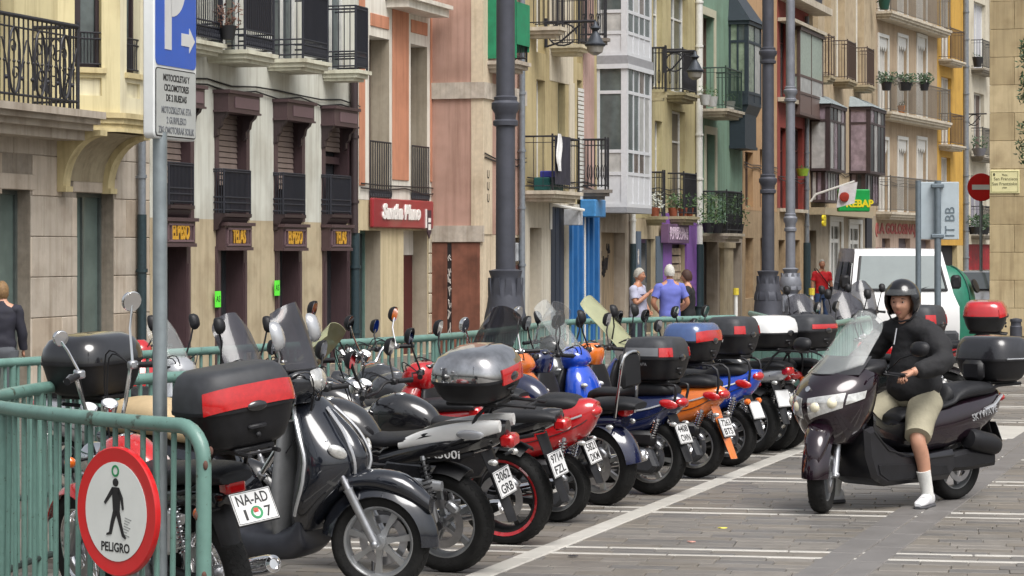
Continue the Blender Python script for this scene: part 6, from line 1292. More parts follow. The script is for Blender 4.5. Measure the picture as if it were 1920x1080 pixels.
for sg in (1, -1):                                    # bright edge mouldings down the shield and round the horn cover
    k = MB(); ed = []
    for i in range(13):
        z = .44 + .60 * i / 12
        for q in range(len(SHZ) - 1):
            if SHZ[q][0] <= z <= SHZ[q + 1][0]:
                f = (z - SHZ[q][0]) / (SHZ[q + 1][0] - SHZ[q][0]); w_ = SHZ[q][3] + (SHZ[q + 1][3] - SHZ[q][3]) * f; xb = SHZ[q][1] + (SHZ[q + 1][1] - SHZ[q][1]) * f; xf = SHZ[q][2] + (SHZ[q + 1][2] - SHZ[q][2]) * f
        ed.append(((xb + xf) / 2 - .02, sg * (w_ + .006), z))
    k.tube(ed, .011, 6); obj('edge_moulding', k, SILVER, shd)
    k = MB(); k.tube(cr([(WB_ - .29, sg * .035, 1.03), (WB_ - .16, sg * .07, .90), (WB_ - .09, sg * .085, .76), (WB_ - .10, sg * .06, .66), (WB_ - .13, sg * .02, .61)], 4), .009, 6); obj('grille_trim', k, SILVER, shd)
    k = MB(); k.ball((0, 0, 0), (.018, .06, .035), 14, 8, M=T(WB_ - .15, sg * .155, .80) @ Rz(sg * 42) @ Rx(sg * 30)); obj('indicator', k, CLLENS, shd)
k = MB(); zshell(k, [(.60, WB_ - .2, WB_ - .115, .03, 2), (.68, WB_ - .2, WB_ - .075, .062, 2), (.78, WB_ - .2, WB_ - .072, .076, 2), (.9, WB_ - .28, WB_ - .15, .064, 2), (1.02, WB_ - .36, WB_ - .28, .03, 2)]); obj('horn_cover', k, BG, shd, ang=60)
text('badge', '300ie', .05, SILVER, b_, T(.55, -.196, .40) @ Rx(90), .004)
k = MB(); zshell(k, [(1.06, WB_ - .58, WB_ - .38, .10, 2.3), (1.13, WB_ - .60, WB_ - .32, .17, 2.2), (1.21, WB_ - .60, WB_ - .32, .18, 2.2), (1.28, WB_ - .56, WB_ - .38, .11, 2.2)], M=STB); cw_ = obj('handlebar_cowl', k, BG, b_, ang=60)
k = MB(); k.ball((0, 0, 0), (.05, .115, .07), 20, 12, M=STB @ T(WB_ - .345, 0, 1.19) @ Ry(-16)); obj('headlight', k, CLLENS, cw_)
handlebar(b_, WB_ - .46, 1.16, .35, .02, .10, BLACKPL, True, .24, (.06, .085), SILVER, M=STB, mout=.10)
screen(b_, WB_ - .34, 1.25, .34, .36, .38, 12, SMOKE, .12, M=STB)
k = MB(); k.tube([(.52, .13, .26), (.48, .26, .02)], .012, 6); obj('side_stand', k, DARKM, b_); cvt(b_, GREYPL); shock(b_, (-.02, -.14, .32), (-.1, -.14, .62)); exhaust(b_, [(.5, -.1, .24), (.3, -.16, .24)], .018, (.25, -.18, .27), (-.28, -.19, .36), .07)
k = MB()
for sg in (1, -1): k.tube(cr([(-.1, sg * .13, .84), (-.3, sg * .12, .97), (-.66, sg * .10, 1.0)], 3), .012, 7)
obj('luggage_rack', k, BLACKPL, b_); topcase(b_, -.28, 1.06, .46, .58, .36, BLACKPL, BLACKGL, None, 'dome', lidfrac=.46)
hugger(b_, -.34, .68, .4)
# --- front row, tails towards the square
LXB = mat('black_side_panel', (.012, .012, .014), .2, coat=.8, var=.2)
LXL = mat('case_lid_chrome_black', (.42, .42, .43), .07, metal=.95, coat=1, var=.3)
HDG = 146
lx_ = motorbike('street_motorbike', 'black motorbike with white tail panels and domed glossy top case behind the big black scooter', G(842, 1072), HDG + 10, -9, WB=1.37, R=.31, Rf=.31, wr=.135, paint=LXB, tailm=BLACKGL, rim=mat('grey_rim', (.28, .29, .30), .35, metal=.6), spokes=5, bars=(.98, .37, .06, .14), tailst=[(-.60, .84, .93, .04, 2.2), (-.45, .76, .93, .09, 2.3), (-.15, .70, .87, .13, 2.5), (.1, .66, .82, .13, 2.6), (.36, .58, .74, .11, 2.4)], brand='LX300i', tankbrand='WAY', tankst=[(.40, .72, .84, .06, 2.2), (.50, .70, .96, .12, 2.3), (.66, .66, 1.03, .155, 2.4), (.84, .66, 1.02, .15, 2.3), (.95, .70, .95, .08, 2.2)], plate_txt=('3062', 'GRB'), hug=.44, case=dict(x=-.04, z=1.06, L=.46, w=.52, h=.30, base=BLACKPL, lid=LXL, refl=REDLENS, style='dome', lidfrac=.56), tailz=.83, spring=BLACKPL, bmat=BLACKPL)
for sg in (1, -1):                                    # white swoosh over the black tail, silver lower panel
    k = MB(); xshell(k, [(-.44, .88, .95, .02, 2), (-.3, .84, .945, .03, 2.2), (-.1, .80, .915, .026, 2.2), (.08, .78, .87, .024, 2.2), (.22, .76, .81, .016, 2)], y=sg * .10); obj('tail_swoosh', k, WHITEP, lx_)
    k = MB(); k.ball((-.26, sg * .132, .865), (.09, .01, .03), 14, 8); obj('grab_recess', k, SILVER, lx_)
    k = MB(); xshell(k, [(-.05, .52, .58, .02, 2.2), (.15, .50, .60, .03, 2.4), (.32, .46, .58, .02, 2.2)], y=sg * .115); obj('silver_panel', k, SILVER, lx_)
motorbike('street_motorbike', 'black motorbike with thin red line round its wheel rim', G(954, 1020), HDG + 10, -7, WB=1.38, R=.32, Rf=.31, wr=.16, paint=BLACKGL, rim=RIMBLK, spokes=6, stripe=REDP, bars=(.96, .36, .05, .12), plate_txt=('9714', 'FZL'), hug=.46, twin=False, tailst=[(-.56, .84, .90, .03, 2.2), (-.40, .76, .90, .085, 2.3), (-.1, .70, .84, .12, 2.6), (.15, .64, .79, .12, 2.6), (.36, .56, .72, .10, 2.4)], tailz=.82, bmat=BLACKPL, ind=False)
scooter('sport_scooter', 'bright red sport scooter with clear tail lenses and black seat', G(1046, 978), HDG + 12, -5, WB=1.30, Rr=.25, Rf=.25, wr=.135, body=REDP, acc=BLACKPL, rim=mat('grey_rim', (.28, .29, .30)), plate_txt=('5821', 'DKM'), lens_side=True, tail=[(-.50, .74, .86, .07, 2.2), (-.40, .62, .88, .12, 2.4), (-.18, .52, .86, .155, 2.6), (.1, .46, .80, .17, 2.8), (.34, .40, .76, .16, 2.8), (.50, .34, .66, .12, 2.8)], tailz=.82, mh=.24, fend=REDP)
motorbike('cruiser_motorbike', 'navy blue cruiser with chrome sissy bar and large smoked windshield', G(1130, 947), HDG - 3, -6, WB=1.46, R=.31, Rf=.33, wr=.15, paint=NAVYP, fenderm=NAVYP, rim=mat('bright_rim', (.55, .55, .54), .3, metal=.8), spokes=7, bars=(.98, .40, .12, .22), plate_txt=None, hug=.2, tailz=.74, sissy=True, rnd=True, mir=CHROME, mh=.26, scr=(.52, .60, .62, 24, SMOKE), exhaust_m=CHROME, tailst=[(-.34, .60, .68, .06, 2.2), (-.2, .60, .70, .1, 2.4), (.1, .56, .68, .12, 2.6), (.36, .5, .64, .10, 2.4)])
CG = mat('case_grey_panel', (.17, .175, .185), .35, metal=.3, var=.1)
scooter('tall_wheel_scooter', 'black and blue scooter with charcoal top case and silver lid panels', G(1222, 927), HDG + 5, 0, WB=1.30, Rr=.295, Rf=.30, wr=.12, body=mat('dark_blue_paint', (.008, .014, .06), .15, coat=1), rim=mat('bright_rim', (.55, .55, .54)), spokes=6, plate_txt=('4408', 'CWN'), tailz=.80, case=dict(x=-.12, z=.90, L=.44, w=.54, h=.33, base=BLACKPL, lid=GREYPL, refl=REDLENS, style='corners', accent=CG, badge='KAPA'), shieldm=BLACKPL, mh=.24, scr=(.42, .46, .5, 24, CLEAR))
scooter('sport_scooter', 'orange tailed scooter with black top case and blue lid', G(1304, 896), HDG + 5, 0, WB=1.28, Rr=.265, Rf=.265, wr=.12, body=ORANGEP, rim=mat('bright_rim', (.55, .55, .54)), plate_txt=('7263', 'BTS'), tailz=.78, hugm=ORANGEP, hug=.5, case=dict(x=-.06, z=.98, L=.42, w=.52, h=.32, base=BLACKPL, lid=mat('blue_lid', (.05, .09, .22), .25, coat=.8), refl=REDLENS, style='wrap'))
scooter('sport_scooter', 'blue and white scooter with black top case carrying red corner reflectors', G(1366, 874), HDG + 3, 0, WB=1.29, Rr=.27, Rf=.27, wr=.125, il=ORLENS, body=BLUEP, acc=WHITEP, rim=ALU, plate_txt=('', ''), tailz=.82, case=dict(x=-.14, z=.99, L=.40, w=.50, h=.33, base=BLACKPL, lid=GREYPL, refl=REDLENS, style='corners', badge='GVI'), tail=[(-.48, .76, .86, .06, 2.2), (-.36, .64, .86, .11, 2.4), (-.12, .54, .83, .145, 2.6), (.14, .46, .80, .17, 2.8), (.36, .40, .77, .165, 2.8), (.50, .36, .70, .13, 2.8)])
motorbike('street_motorbike', 'silver tailed black motorbike with white lidded top case', G(1412, 850), HDG - 6, 0, WB=1.36, R=.29, Rf=.30, paint=BLACKGL, tailm=SILVER, rim=ALU, spokes=5, tailz=.80, case=dict(x=.02, z=1.0, L=.44, w=.54, h=.30, base=BLACKPL, lid=WHITEP, refl=None, style='dome', lidfrac=.55), twin=True)
scooter('tall_wheel_scooter', 'black scooter with charcoal top case and slim red reflector near the end of the row', G(1450, 845), HDG - 6, 0, WB=1.30, Rr=.28, Rf=.28, body=BLACKGL, rim=ALU, tailz=.80, case=dict(x=-.50, z=.99, L=.42, w=.52, h=.31, base=BLACKPL, lid=GREYPL, refl=REDLENS, style='slim'))
motorbike('street_motorbike', 'black motorbike with bright rims and orange indicators, last of the front row', G(1470, 842), HDG - 8, 0, WB=1.34, R=.29, Rf=.29, paint=BLACKGL, tailm=BLACKPL, il=ORLENS, rim=mat('bright_rim', (.55, .55, .54)), spokes=5, tailz=.80, hug=.5)
# --- second row, noses towards the square
G2 = 'motorbikes behind the front row'
def at(px, Y): return Vector(((px - 960) / FOC * Y, Y, 0))
def nose(px, Y, hd, WBx): return at(px, Y) - Vector((cos(radians(hd)), sin(radians(hd)), 0)) * WBx
scooter('maxi_scooter', 'white maxi scooter with tall smoked screen behind the red classic', nose(520, 18.2, -38, 1.4), -38, 0, WB=1.4, body=WHITEP, scr=(.40, .38, .46, 26, SMOKE), group=G2, mh=.28)
scooter('maxi_scooter', 'grey scooter with clear screen and black mirrors beside the back railing', nose(392, 18.9, -30, 1.35), -30, 0, WB=1.35, body=SILVER, scr=(.34, .34, .40, 26, CLEAR), group=G2, mh=.28)
motorbike('touring_motorbike', 'black and red touring motorbike with yellowed clear screen leaning back', at(800, 17.9), 160, -4, WB=1.42, paint=BLACKGL, tailm=REDP, scr=(.46, .50, .62, 40, OLIVE), group=G2, mh=.34, bars=(1.0, .36, .1, .14))
motorbike('naked_motorbike', 'grey motorbike with bare engine and round mirrors behind the domed top case', at(905, 19.3), 150, -5, WB=1.4, paint=mat('graphite_paint', (.09, .092, .10), .22, metal=.5, coat=.8), group=G2, mh=.22, bars=(1.04, .38, .1, .16), rnd=True, mir=BLACKPL)
motorbike('naked_motorbike', 'black naked motorbike with low bars just behind the street bikes', at(770, 18.9), 155, -6, WB=1.4, paint=BLACKGL, group=G2, mh=.16, bars=(.98, .36, .06, .14), bmat=BLACKPL, headlamp='round')
motorbike('naked_motorbike', 'dark grey motorbike with long seat in the middle of the second row', at(868, 20.8), 152, -6, WB=1.4, paint=mat('dark_grey_paint', (.05, .052, .058), .2, metal=.4, coat=.9), group=G2, mh=.16, bars=(1.0, .37, .06, .14), bmat=BLACKPL)
scooter('sport_scooter', 'black scooter with black bars beside the blue scooter nose', nose(1090, 23.6, -26, 1.3), -26, 0, WB=1.3, body=BLACKGL, group=G2, mh=.2)
scooter('sport_scooter', 'orange scooter nose seen between the windshield and the red scooter', nose(1035, 19.9, -24, 1.28), -24, 0, WB=1.28, body=ORANGEP, group=G2, cowl=ORANGEP, mirr=False)
scooter('sport_scooter', 'blue scooter nose with pointed front behind the red scooter', nose(1140, 21.0, -22, 1.3), -22, 0, WB=1.3, body=BLUEP, group=G2, scr=(.40, .42, .55, 34, CLEAR), mh=.26)
scooter('sport_scooter', 'white scooter front with yellowed screen behind the charcoal top case', nose(1235, 22.6, -24, 1.3), -24, 0, WB=1.3, body=WHITEP, group=G2, scr=(.42, .46, .62, 42, OLIVE), mh=.28)
scooter('sport_scooter', 'red and white scooter beyond the back railing at the left', nose(262, 22.4, -75, 1.3), -75, 0, WB=1.3, body=REDP, group=G2, cowl=REDP, mirr=False)
# --- farther bikes
G3 = 'motorbikes parked farther down the street'
scooter('maxi_scooter', 'scooter with large smoked screen just left of the rider', nose(1610, 30, -75, 1.4), -75, 0, WB=1.4, body=SILVER, scr=(.46, .5, .42, 30, SMOKE), group=G3, mh=.3)
scooter('maxi_scooter', 'scooter with narrow smoked screen in front of the man in red', nose(1530, 33, -70, 1.35), -70, 0, WB=1.35, body=BLACKGL, scr=(.40, .42, .36, 34, SMOKE), group=G3, mh=.3)
scooter('maxi_scooter', 'dark scooter with high screen in front of the white van', nose(1640, 35, -75, 1.35), -75, 0, WB=1.35, body=BLACKPL, scr=(.36, .38, .5, 26, SMOKE), group=G3, mh=.3)
scooter('maxi_scooter', 'black scooter with rounded black top case behind the rider', at(1722, 26.5), 150, 0, WB=1.35, body=BLACKGL, group=G3, case=dict(x=-.1, z=.98, L=.46, w=.56, h=.36, base=BLACKPL, lid=GREYPL, refl=REDLENS, style='corners', lidfrac=.56))
motorbike('touring_motorbike', 'red sport touring motorbike with red and black top case at the right', at(1772, 27.5), 166, -3, WB=1.4, paint=REDP, tailm=REDP, group=G3, tailz=.86, tailst=[(-.62, .90, .98, .04, 2.2), (-.4, .82, .98, .09, 2.3), (-.1, .72, .9, .12, 2.6), (.2, .62, .82, .12, 2.6), (.5, .54, .72, .1, 2.4)], case=dict(x=-.20, z=1.05, L=.46, w=.54, h=.32, base=BLACKPL, lid=REDP, refl=REDLENS, style='wrap', lidfrac=.5))
# ================================================================ STREET FURNITURE
RAILG = mat('green_rail_paint', '#61837a', .45, var=.14, sc=7, bump=.15, bsc=25, coat=.2, kind='chip'); RAILD = mat('rail_foot_paint', '#2f3b38', .6, var=.3, sc=9); RUSTM = mat('rust_spot', '#5a3f36', .9, var=.3, sc=40)
def railing(name, label, pts, h, r=.036, br=.0135, step=.11, zb=0., ends=(True, True), k_=6, post_every=0, z2=.12):
    P = [Vector((p[0], p[1], 0)) for p in cr(pts, k_)]; t = thing(name, label, 'railing', (P[0].x, P[0].y, zb)); o = P[0].copy(); P = [p - o for p in P]
    cum = [0]
    for a, b in zip(P[:-1], P[1:]): cum.append(cum[-1] + (b - a).length)
    def at_(s):
        for i in range(len(cum) - 1):
            if s <= cum[i + 1] + 1e-9: return P[i].lerp(P[i + 1], (s - cum[i]) / max(1e-9, cum[i + 1] - cum[i]))
        return P[-1]
    L = cum[-1]; R_ = .16; n = max(8, int(L / .15)); top = []
    if ends[0]: top += [at_(0) + Vector((0, 0, z)) for z in (0, h * .5, h - R_)] + [at_(R_ * (1 - cos(a))) + Vector((0, 0, h - R_ + R_ * sin(a))) for a in [pi / 2 * i / 6 for i in range(1, 6)]]
    s0 = R_ if ends[0] else 0; s1 = L - R_ if ends[1] else L
    top += [at_(s0 + (s1 - s0) * i / n) + Vector((0, 0, h)) for i in range(n + 1)]
    if ends[1]: top += [at_(L - R_ * (1 - cos(a))) + Vector((0, 0, h - R_ + R_ * sin(a))) for a in [pi / 2 * i / 6 for i in range(5, 0, -1)]] + [at_(L) + Vector((0, 0, z)) for z in (h - R_, h * .5, 0)]
    k = MB(); k.tube(top, r, 14); obj('top_rail', k, RAILG, t)
    k = MB(); k.tube([at_(L * i / n) + Vector((0, 0, z2)) for i in range(n + 1)], r * .62, 8); obj('bottom_rail', k, RAILD, t)
    k = MB(); k.tube([(0, 0, 0), (0, 0, h - z2)], br, 8); o2 = obj('bar', k, RAILG, t); me = o2.data; bpy.data.objects.remove(o2)
    m = int(L / step); 
    for i in range(1, m):
        p = at_(L * i / m); rep('bar', me, t, T(p.x, p.y, z2) @ Rx(random.gauss(0, .25)) @ Ry(random.gauss(0, .25)))
    if post_every:
        k = MB(); k.tube([(0, 0, 0), (0, 0, h)], r * .8, 10); o2 = obj('post', k, RAILG, t); me2 = o2.data; bpy.data.objects.remove(o2); q = int(L / post_every)
        for i in range(1, q + 1): p = at_(L * i / (q + 1)); rep('post', me2, t, T(p.x, p.y, 0))
    return t, at_, L
nr, nat, nL = railing('green_railing', 'curved green tube railing in front of the red classic motorbike, carrying the round sign', [(-1.397, 11.6), (-1.9, 12.1), (-2.58, 13.0), (-2.82, 13.7), (-2.80, 14.4), (-2.68, 15.1), (-2.40, 15.8), (-1.95, 16.5)], 1.1, post_every=2.3)
k = MB()
for z, a in ((.93, 20), (.70, -60), (.43, 10), (.99, 120)): k.ball((.034 * cos(radians(a - 90)), .034 * sin(radians(a - 90)), z), (.012, .012, .022), 8, 6)
obj('rust_patch', k, RUSTM, nr)
railing('green_railing', 'long green railing behind the motorbikes along the house side', [(-4.6, 16.6), (-3.7, 18.1), (-2.2, 20.9), (-.67, 23.7), (.1, 26.6), (.6, 28.6), (1.72, 29.7), (2.66, 30.6)], 1.1, r=.033, step=.12, post_every=2.2, ends=(False, False))
railing('green_railing', 'green railing standing on the kerb island at the end of the row', [(2.85, 30.6), (2.86, 28), (2.88, 25.25), (3.1, 25.6), (4.0, 28.6)], .95, r=.033, step=.10, zb=.2, ends=(False, True), post_every=1.8, k_=8)
# round pedestrian danger sign tied to the railing
p = nat(.55) + Vector((-1.397, 11.6, 0)); q_ = nat(.1) + Vector((-1.397, 11.6, 0)); d = (q_ - p).normalized(); nrm = Vector((d.y, -d.x, 0))
PX = PT(232, 958, p.y - .02); ds = thing('danger_sign', 'round red and white pedestrian danger sign tied to the near railing', 'sign', Vector((p.x, p.y, 0)) + nrm * .06 + Vector((0, 0, PX.z)), (0, 0, math.atan2(d.y, d.x)))
SGR = mat('sign_red', '#c8161a', .35, coat=.5, var=.06); SGW = mat('sign_white_face', '#d9dcd8', .4, var=.06, sc=5)
F_ = Rx(90)
k = MB(); k.lathe([(.001, -.018), (.29, -.018), (.302, -.012), (.302, .010), (.296, .016), (.285, .014), (.001, .010)], 56, F_); obj('sign_disc', k, SGR, ds)
k = MB(); k.lathe([(.001, .0148), (.232, .0148), (.232, .0166), (.001, .0168)], 48, F_); obj('sign_face', k, SGW, ds, ang=20)
def flat(name, out, z, m, parent, M): k = MB(); k.prism(out, -z - .002, -z); return obj(name, k, m, parent, ang=0)
wk = MB()
wk.ball((.002, -.0165, .125), (.017, .002, .021), 12, 8)
for o_ in ([(-.018, .10), (.022, .10), (.03, .055), (.026, -.02), (-.012, -.02), (-.016, .04)], [(-.018, .10), (-.045, .055), (-.066, .02), (-.058, .01), (-.034, .042), (-.008, .075)], [(.022, .10), (.044, .05), (.05, -.01), (.040, -.012), (.032, .04), (.014, .07)], [(-.012, -.02), (.012, -.02), (-.006, -.075), (-.022, -.14), (-.052, -.146), (-.05, -.136), (-.036, -.13), (-.026, -.075)], [(.0, -.02), (.026, -.02), (.036, -.075), (.050, -.13), (.064, -.15), (.058, -.158), (.040, -.145), (.02, -.08)]): wk.prism(o_, -.0175, -.0152)
wk.v = [(a * 1.3, b_ - .0028, c_ * .92 + .022) for a, b_, c_ in wk.v]; obj('walking_figure', wk, INK, ds, ang=0)
text('lettering', 'PELIGRO', .06, INK, ds, T(0, -.0178, -.168) @ Rx(90), .0006, fit=.215, bold=.0012)
k = MB(); k.lathe([(.018, 0), (.028, 0), (.028, .0015), (.018, .0015)], 20, T(.0, -.0178, .190) @ Rx(90), closed=True); obj('sticker', k, mat('sticker_green', (.02, .22, .08)), ds)
k = MB()
for i in range(7): k.box(.075, .125 - .01 * (i % 3), -.0182, -.0175, -.01 - i * .013, -.006 - i * .013, M=Ry(12))
tag(obj('pencil_scrawl', k, mat('scrawl', '#8d908e', .6), ds, ang=0), kind='stuff')
# parking sign on its post
YS = 12.2; XS = (300 - 960) / FOC * YS; ps = thing('parking_sign', 'blue parking sign over a grey text panel on a galvanised post', 'sign', (XS, YS, 0))
GALV = mat('galvanised_steel', '#8f989c', .42, metal=.55, var=.22, sc=6, bump=.1, bsc=30)
SB = Matrix.Rotation(math.atan2(U.y, U.x), 4, 'Z') @ T(0, .0745, 0)
zA, zB, zC = [EYE + (HZ - y_) / FOC * (YS + .1) for y_ in (262, 128, -60)]
x0, x1 = -.11, .375
k = MB(); k.tube([(0, 0, 0), (0, 0, zA + .03)], .0345, 18); obj('post', k, GALV, ps)
def rrect(a, b, c_, d_, r=.03): 
    o_ = []
    for cx, cz, s_ in ((b - r, d_ - r, 0), (a + r, d_ - r, 90), (a + r, c_ + r, 180), (b - r, c_ + r, 270)): o_ += [(cx + r * cos(radians(s_ + t)), cz + r * sin(radians(s_ + t))) for t in (0, 30, 60, 90)]
    return o_
WBOX = mat('sign_box_white', '#d5d8d8', .4, var=.05); 
k = MB(); k.prism(rrect(x0, x1, zA, zC), -.095, -.037, .006); sbx = obj('sign_box', k, WBOX, ps, ang=40, M=SB)
k = MB(); k.prism(rrect(x0 + .012, x1 - .012, zA + .010, zB - .006, .02), -.0975, -.0955); obj('panel_border', k, INK, sbx, ang=0)
k = MB(); k.prism(rrect(x0 + .018, x1 - .018, zA + .016, zB - .012, .016), -.0995, -.0976); obj('text_panel', k, mat('grey_panel', '#a9acaa', .4, var=.06), sbx, ang=0)
k = MB(); k.prism(rrect(x0 + .012, x1 - .012, zB + .006, zC - .012, .03), -.0985, -.0955); obj('parking_panel', k, mat('sign_blue', '#1452b4', .35, coat=.4, var=.06), sbx, ang=0)
cx = (x0 + x1) / 2; zp = EYE + (HZ - 95) / FOC * (YS + .1); SIL = mat('reflective_grey', '#c3c4c4', .35, var=.05)
k = MB(); st = x0 + .11; k.prism([(st, zp), (st + .075, zp), (st + .075, zp + .46), (st, zp + .46)], -.101, -.0986); outl = [(st + .07 + .165 * cos(a), zp + .31 + .15 * sin(a)) for a in [pi / 2 - pi * i / 16 for i in range(17)]]; k.prism([(st + .07, zp + .46)] + outl + [(st + .07, zp + .16)], -.1010, -.0987); obj('letter_p', k, SIL, sbx, ang=0)
k = MB(); ax, az = x1 - .185, zp + .01; k.prism([(ax, az + .02), (ax + .09, az + .02), (ax + .09, az - .01), (ax + .155, az + .05), (ax + .09, az + .11), (ax + .09, az + .08), (ax, az + .08)], -.101, -.0986); obj('arrow', k, SIL, sbx, ang=0)
hh = (zB - zA); DGR = mat('sign_ink', '#33353a', .5); GRI = mat('sign_grey_ink', '#64676c', .5)
for i, (s_, m_, f_) in enumerate((('MOTOCICLETAS Y', INK, .62), ('CICLOMOTORES', INK, .58), ('DE 2 RUEDAS', INK, .48), ('MOTOZIKLETAK ETA', GRI, .70), ('2 GURPILEKO', GRI, .46), ('ZIKLOMOTORRAK SOILIK', GRI, .84))):
    text('lettering', s_, .045, m_, sbx, T(cx, -.1002, zB - hh * (.15, .29, .43, .60, .74, .88)[i]) @ Rx(90), .0006, fit=(x1 - x0) * f_, bold=.001)
# lamp posts
def lamp(label, px, Y, m, r, coll, zb, style):
    t = thing('lamp_post', label, 'lamp post', ((px - 960) / FOC * Y, Y, 0), group='cast iron lamp posts'); k = MB()
    k.lathe([(r * 1.0, zb - .05), (r, zb + .1), (r * .93, 5), (r * .88, 10.5)], 24); obj('shaft', k, m, t)
    k = MB()
    for z, s_ in coll: k.lathe([(r * .9, z - .22 * s_), (r * 1.25, z - .20 * s_), (r * 1.28, z - .15 * s_), (r * 1.05, z - .13 * s_), (r * 1.1, z - .06 * s_), (r * 1.42, z), (r * 1.42, z + .06 * s_), (r * 1.15, z + .09 * s_), (r * 1.2, z + .13 * s_), (r * .9, z + .15 * s_)], 24)
    obj('collar', k, m, t)
    if style == 0: pr = [(r * 2.6, 0), (r * 2.6, .2), (r * 2.3, .28), (r * 2.2, .7), (r * 2.05, .85), (r * 1.9, 1.1), (r * 1.62, zb - .2), (r * 1.45, zb - .1), (r * 1.62, zb - .04), (r * 1.7, zb), (r * 1.1, zb + .02)]
    else: pr = [(r * 2.8, 0), (r * 2.8, .2), (r * 1.9, .28), (r * 1.8, .45), (r * 2.4, .55), (r * 2.6, .68), (r * 2.4, .80), (r * 1.5, .9), (r * 2.0, .98), (r * 2.3, 1.12), (r * 2.0, 1.28), (r * 1.3, zb - .12), (r * 1.7, zb - .03), (r * 1.2, zb)]
    k = MB(); k.lathe(pr, 32); b = obj('base', k, m, t)
    g = MB()
    z0, z1 = (.82, zb - .1) if style == 0 else (.98, zb - .12); r0, r1 = (r * 2.06, r * 1.46) if style == 0 else (r * 2.1, r * 1.6)
    g.sheet(lambda u, v: (r0 + (r1 - r0) * v + .012 * sin(v * 9) + .03 * v ** 6, (u - .5) * r * 1.05 * (1 - .55 * v * v) , z0 + (z1 - z0) * v), 4, 8, .02); o = obj('leaf_ornament', g, m, b); me = o.data
    for i in range(1, 9): rep('leaf_ornament', me, b, Rz(40 * i))
    if style:
        g = MB(); g.tube([(r * 2.62, 0, .48), (r * 2.75, 0, .68), (r * 2.4, 0, .84)], .025, 6); o = obj('rib', g, m, b); me = o.data
        for i in range(1, 14): rep('rib', me, b, Rz(360 / 14 * i))
    return t
LDK = mat('lamp_dark', '#494b54', .5, metal=.3, var=.15, sc=5, bump=.15, bsc=20); LLT = mat('lamp_grey', '#7f828b', .5, metal=.2, var=.15, sc=5, bump=.15, bsc=20)
lamp('thick dark lamp post with leafy cast base before the ochre house', 948, 36, LDK, .14, [(3.9, 1.2)], 1.62, 0)
lamp('dark lamp post with ornate base beside the paler post', 1440, 56, LDK, .14, [(6.2, 1), (3.4, 1.2)], 1.45, 0)
lamp('pale grey lamp post with bulbous ribbed base', 1482, 60, LLT, .115, [(5.6, 1), (2.6, 1.2)], 1.5, 1)
# blank board seen from behind, no-entry sign, bollard, recycling dome
YW = 38.; bs_ = thing('traffic_board', 'back of a pale metal traffic board on two posts', 'sign', ((1757 - 960) / FOC * YW, YW, 0), (0, 0, radians(-6))); pxm = YW / FOC
BW = mat('board_grey', '#aeb9bf', .4, metal=.15, var=.1, sc=4); z0, z1 = EYE + (HZ - 449) * pxm, EYE + (HZ - 341) * pxm
k = MB(); k.box(-36 * pxm, 41 * pxm, .04, .075, z0, z1, b=.008); k.box(-36 * pxm, -31 * pxm, -.02, .04, z0, z1); obj('board', k, BW, bs_, ang=0)
for x_, r_2 in ((-35 * pxm, .042), (1 * pxm, .05)): k = MB(); k.tube([(x_, -.03, 0), (x_, -.03, z1 + .02)], r_2, 14); obj('post', k, mat('post_grey', '#6f7a82', .45, metal=.4, var=.12), bs_)
for z in (z0 + .05, z1 - .06): k = MB(); k.box(-.09, .1, -.09, .04, z - .03, z + .03, b=.01); obj('clamp', k, mat('post_grey', '#6f7a82'), bs_, ang=0)
text('graffiti', 'IT BB', .2, mat('graffiti_grey', '#5d6a72', .6), bs_, T(25 * pxm, .035, z0 + .26) @ Rx(90) @ Rz(90), .003)
YN = 62.; ne = thing('no_entry_sign', 'round red no entry sign half hidden by the stone corner', 'sign', ((1840 - 960) / FOC * YN, YN, 0)); zc_ = EYE + (HZ - 351) / FOC * YN
k = MB(); k.lathe([(.001, -.02), (.33, -.02), (.34, 0), (.33, .02), (.001, .02)], 40, T(0, 0, zc_) @ Rx(90)); obj('sign_disc', k, SGR, ne); k = MB(); k.box(-.23, .23, -.032, -.021, zc_ - .06, zc_ + .06); obj('white_bar', k, SGW, ne, ang=0); k = MB(); k.tube([(0, .05, 0), (0, .05, zc_ + .2)], .04, 10); obj('post', k, GALV, ne)
bo = G(1905, 639); t = thing('bollard', 'dark iron bollard at the foot of the stone building', 'bollard', bo); k = MB(); k.lathe([(.13, 0), (.13, .30), (.11, .32), (.11, .40)], 16); obj('bollard_post', k, LDK, t); k = MB(); k.lathe([(.125, .40), (.13, .43), (.125, .46), (.02, .48)], 16); obj('bollard_cap', k, LDK, t)
YI = 50.; t = thing('recycling_dome', 'green domed recycling container behind the white van', 'container', ((1772 - 960) / FOC * YI, YI, 0)); GD = mat('recycling_green', '#1f6a55', .5, var=.12)
k = MB(); k.lathe([(.56, .05), (.60, .3), (.60, .75)] + [(.60 * cos(a) ** .8, .75 + .85 * sin(a)) for a in [pi / 2 * i / 9 for i in range(1, 9)]] + [(.03, 1.61)], 28); obj('dome_shell', k, GD, t)
for i in range(4): k = MB(); k.tube([(.61 * cos(a) ** .8, 0, .75 + .865 * sin(a)) for a in [pi / 2 * j / 9 for j in range(9)]], .02, 6); obj('rib', k, mat('recycling_dark', '#15493b', .5), t, M=Rz(90 * i + 45))
k = MB(); k.lathe([(.06, 0), (.14, .02), (.14, .06), (.06, .07)], 14, T(.50, -.30, 1.2) @ Rz(-30) @ Ry(70)); obj('bottle_hole', k, BLACKPL, t)
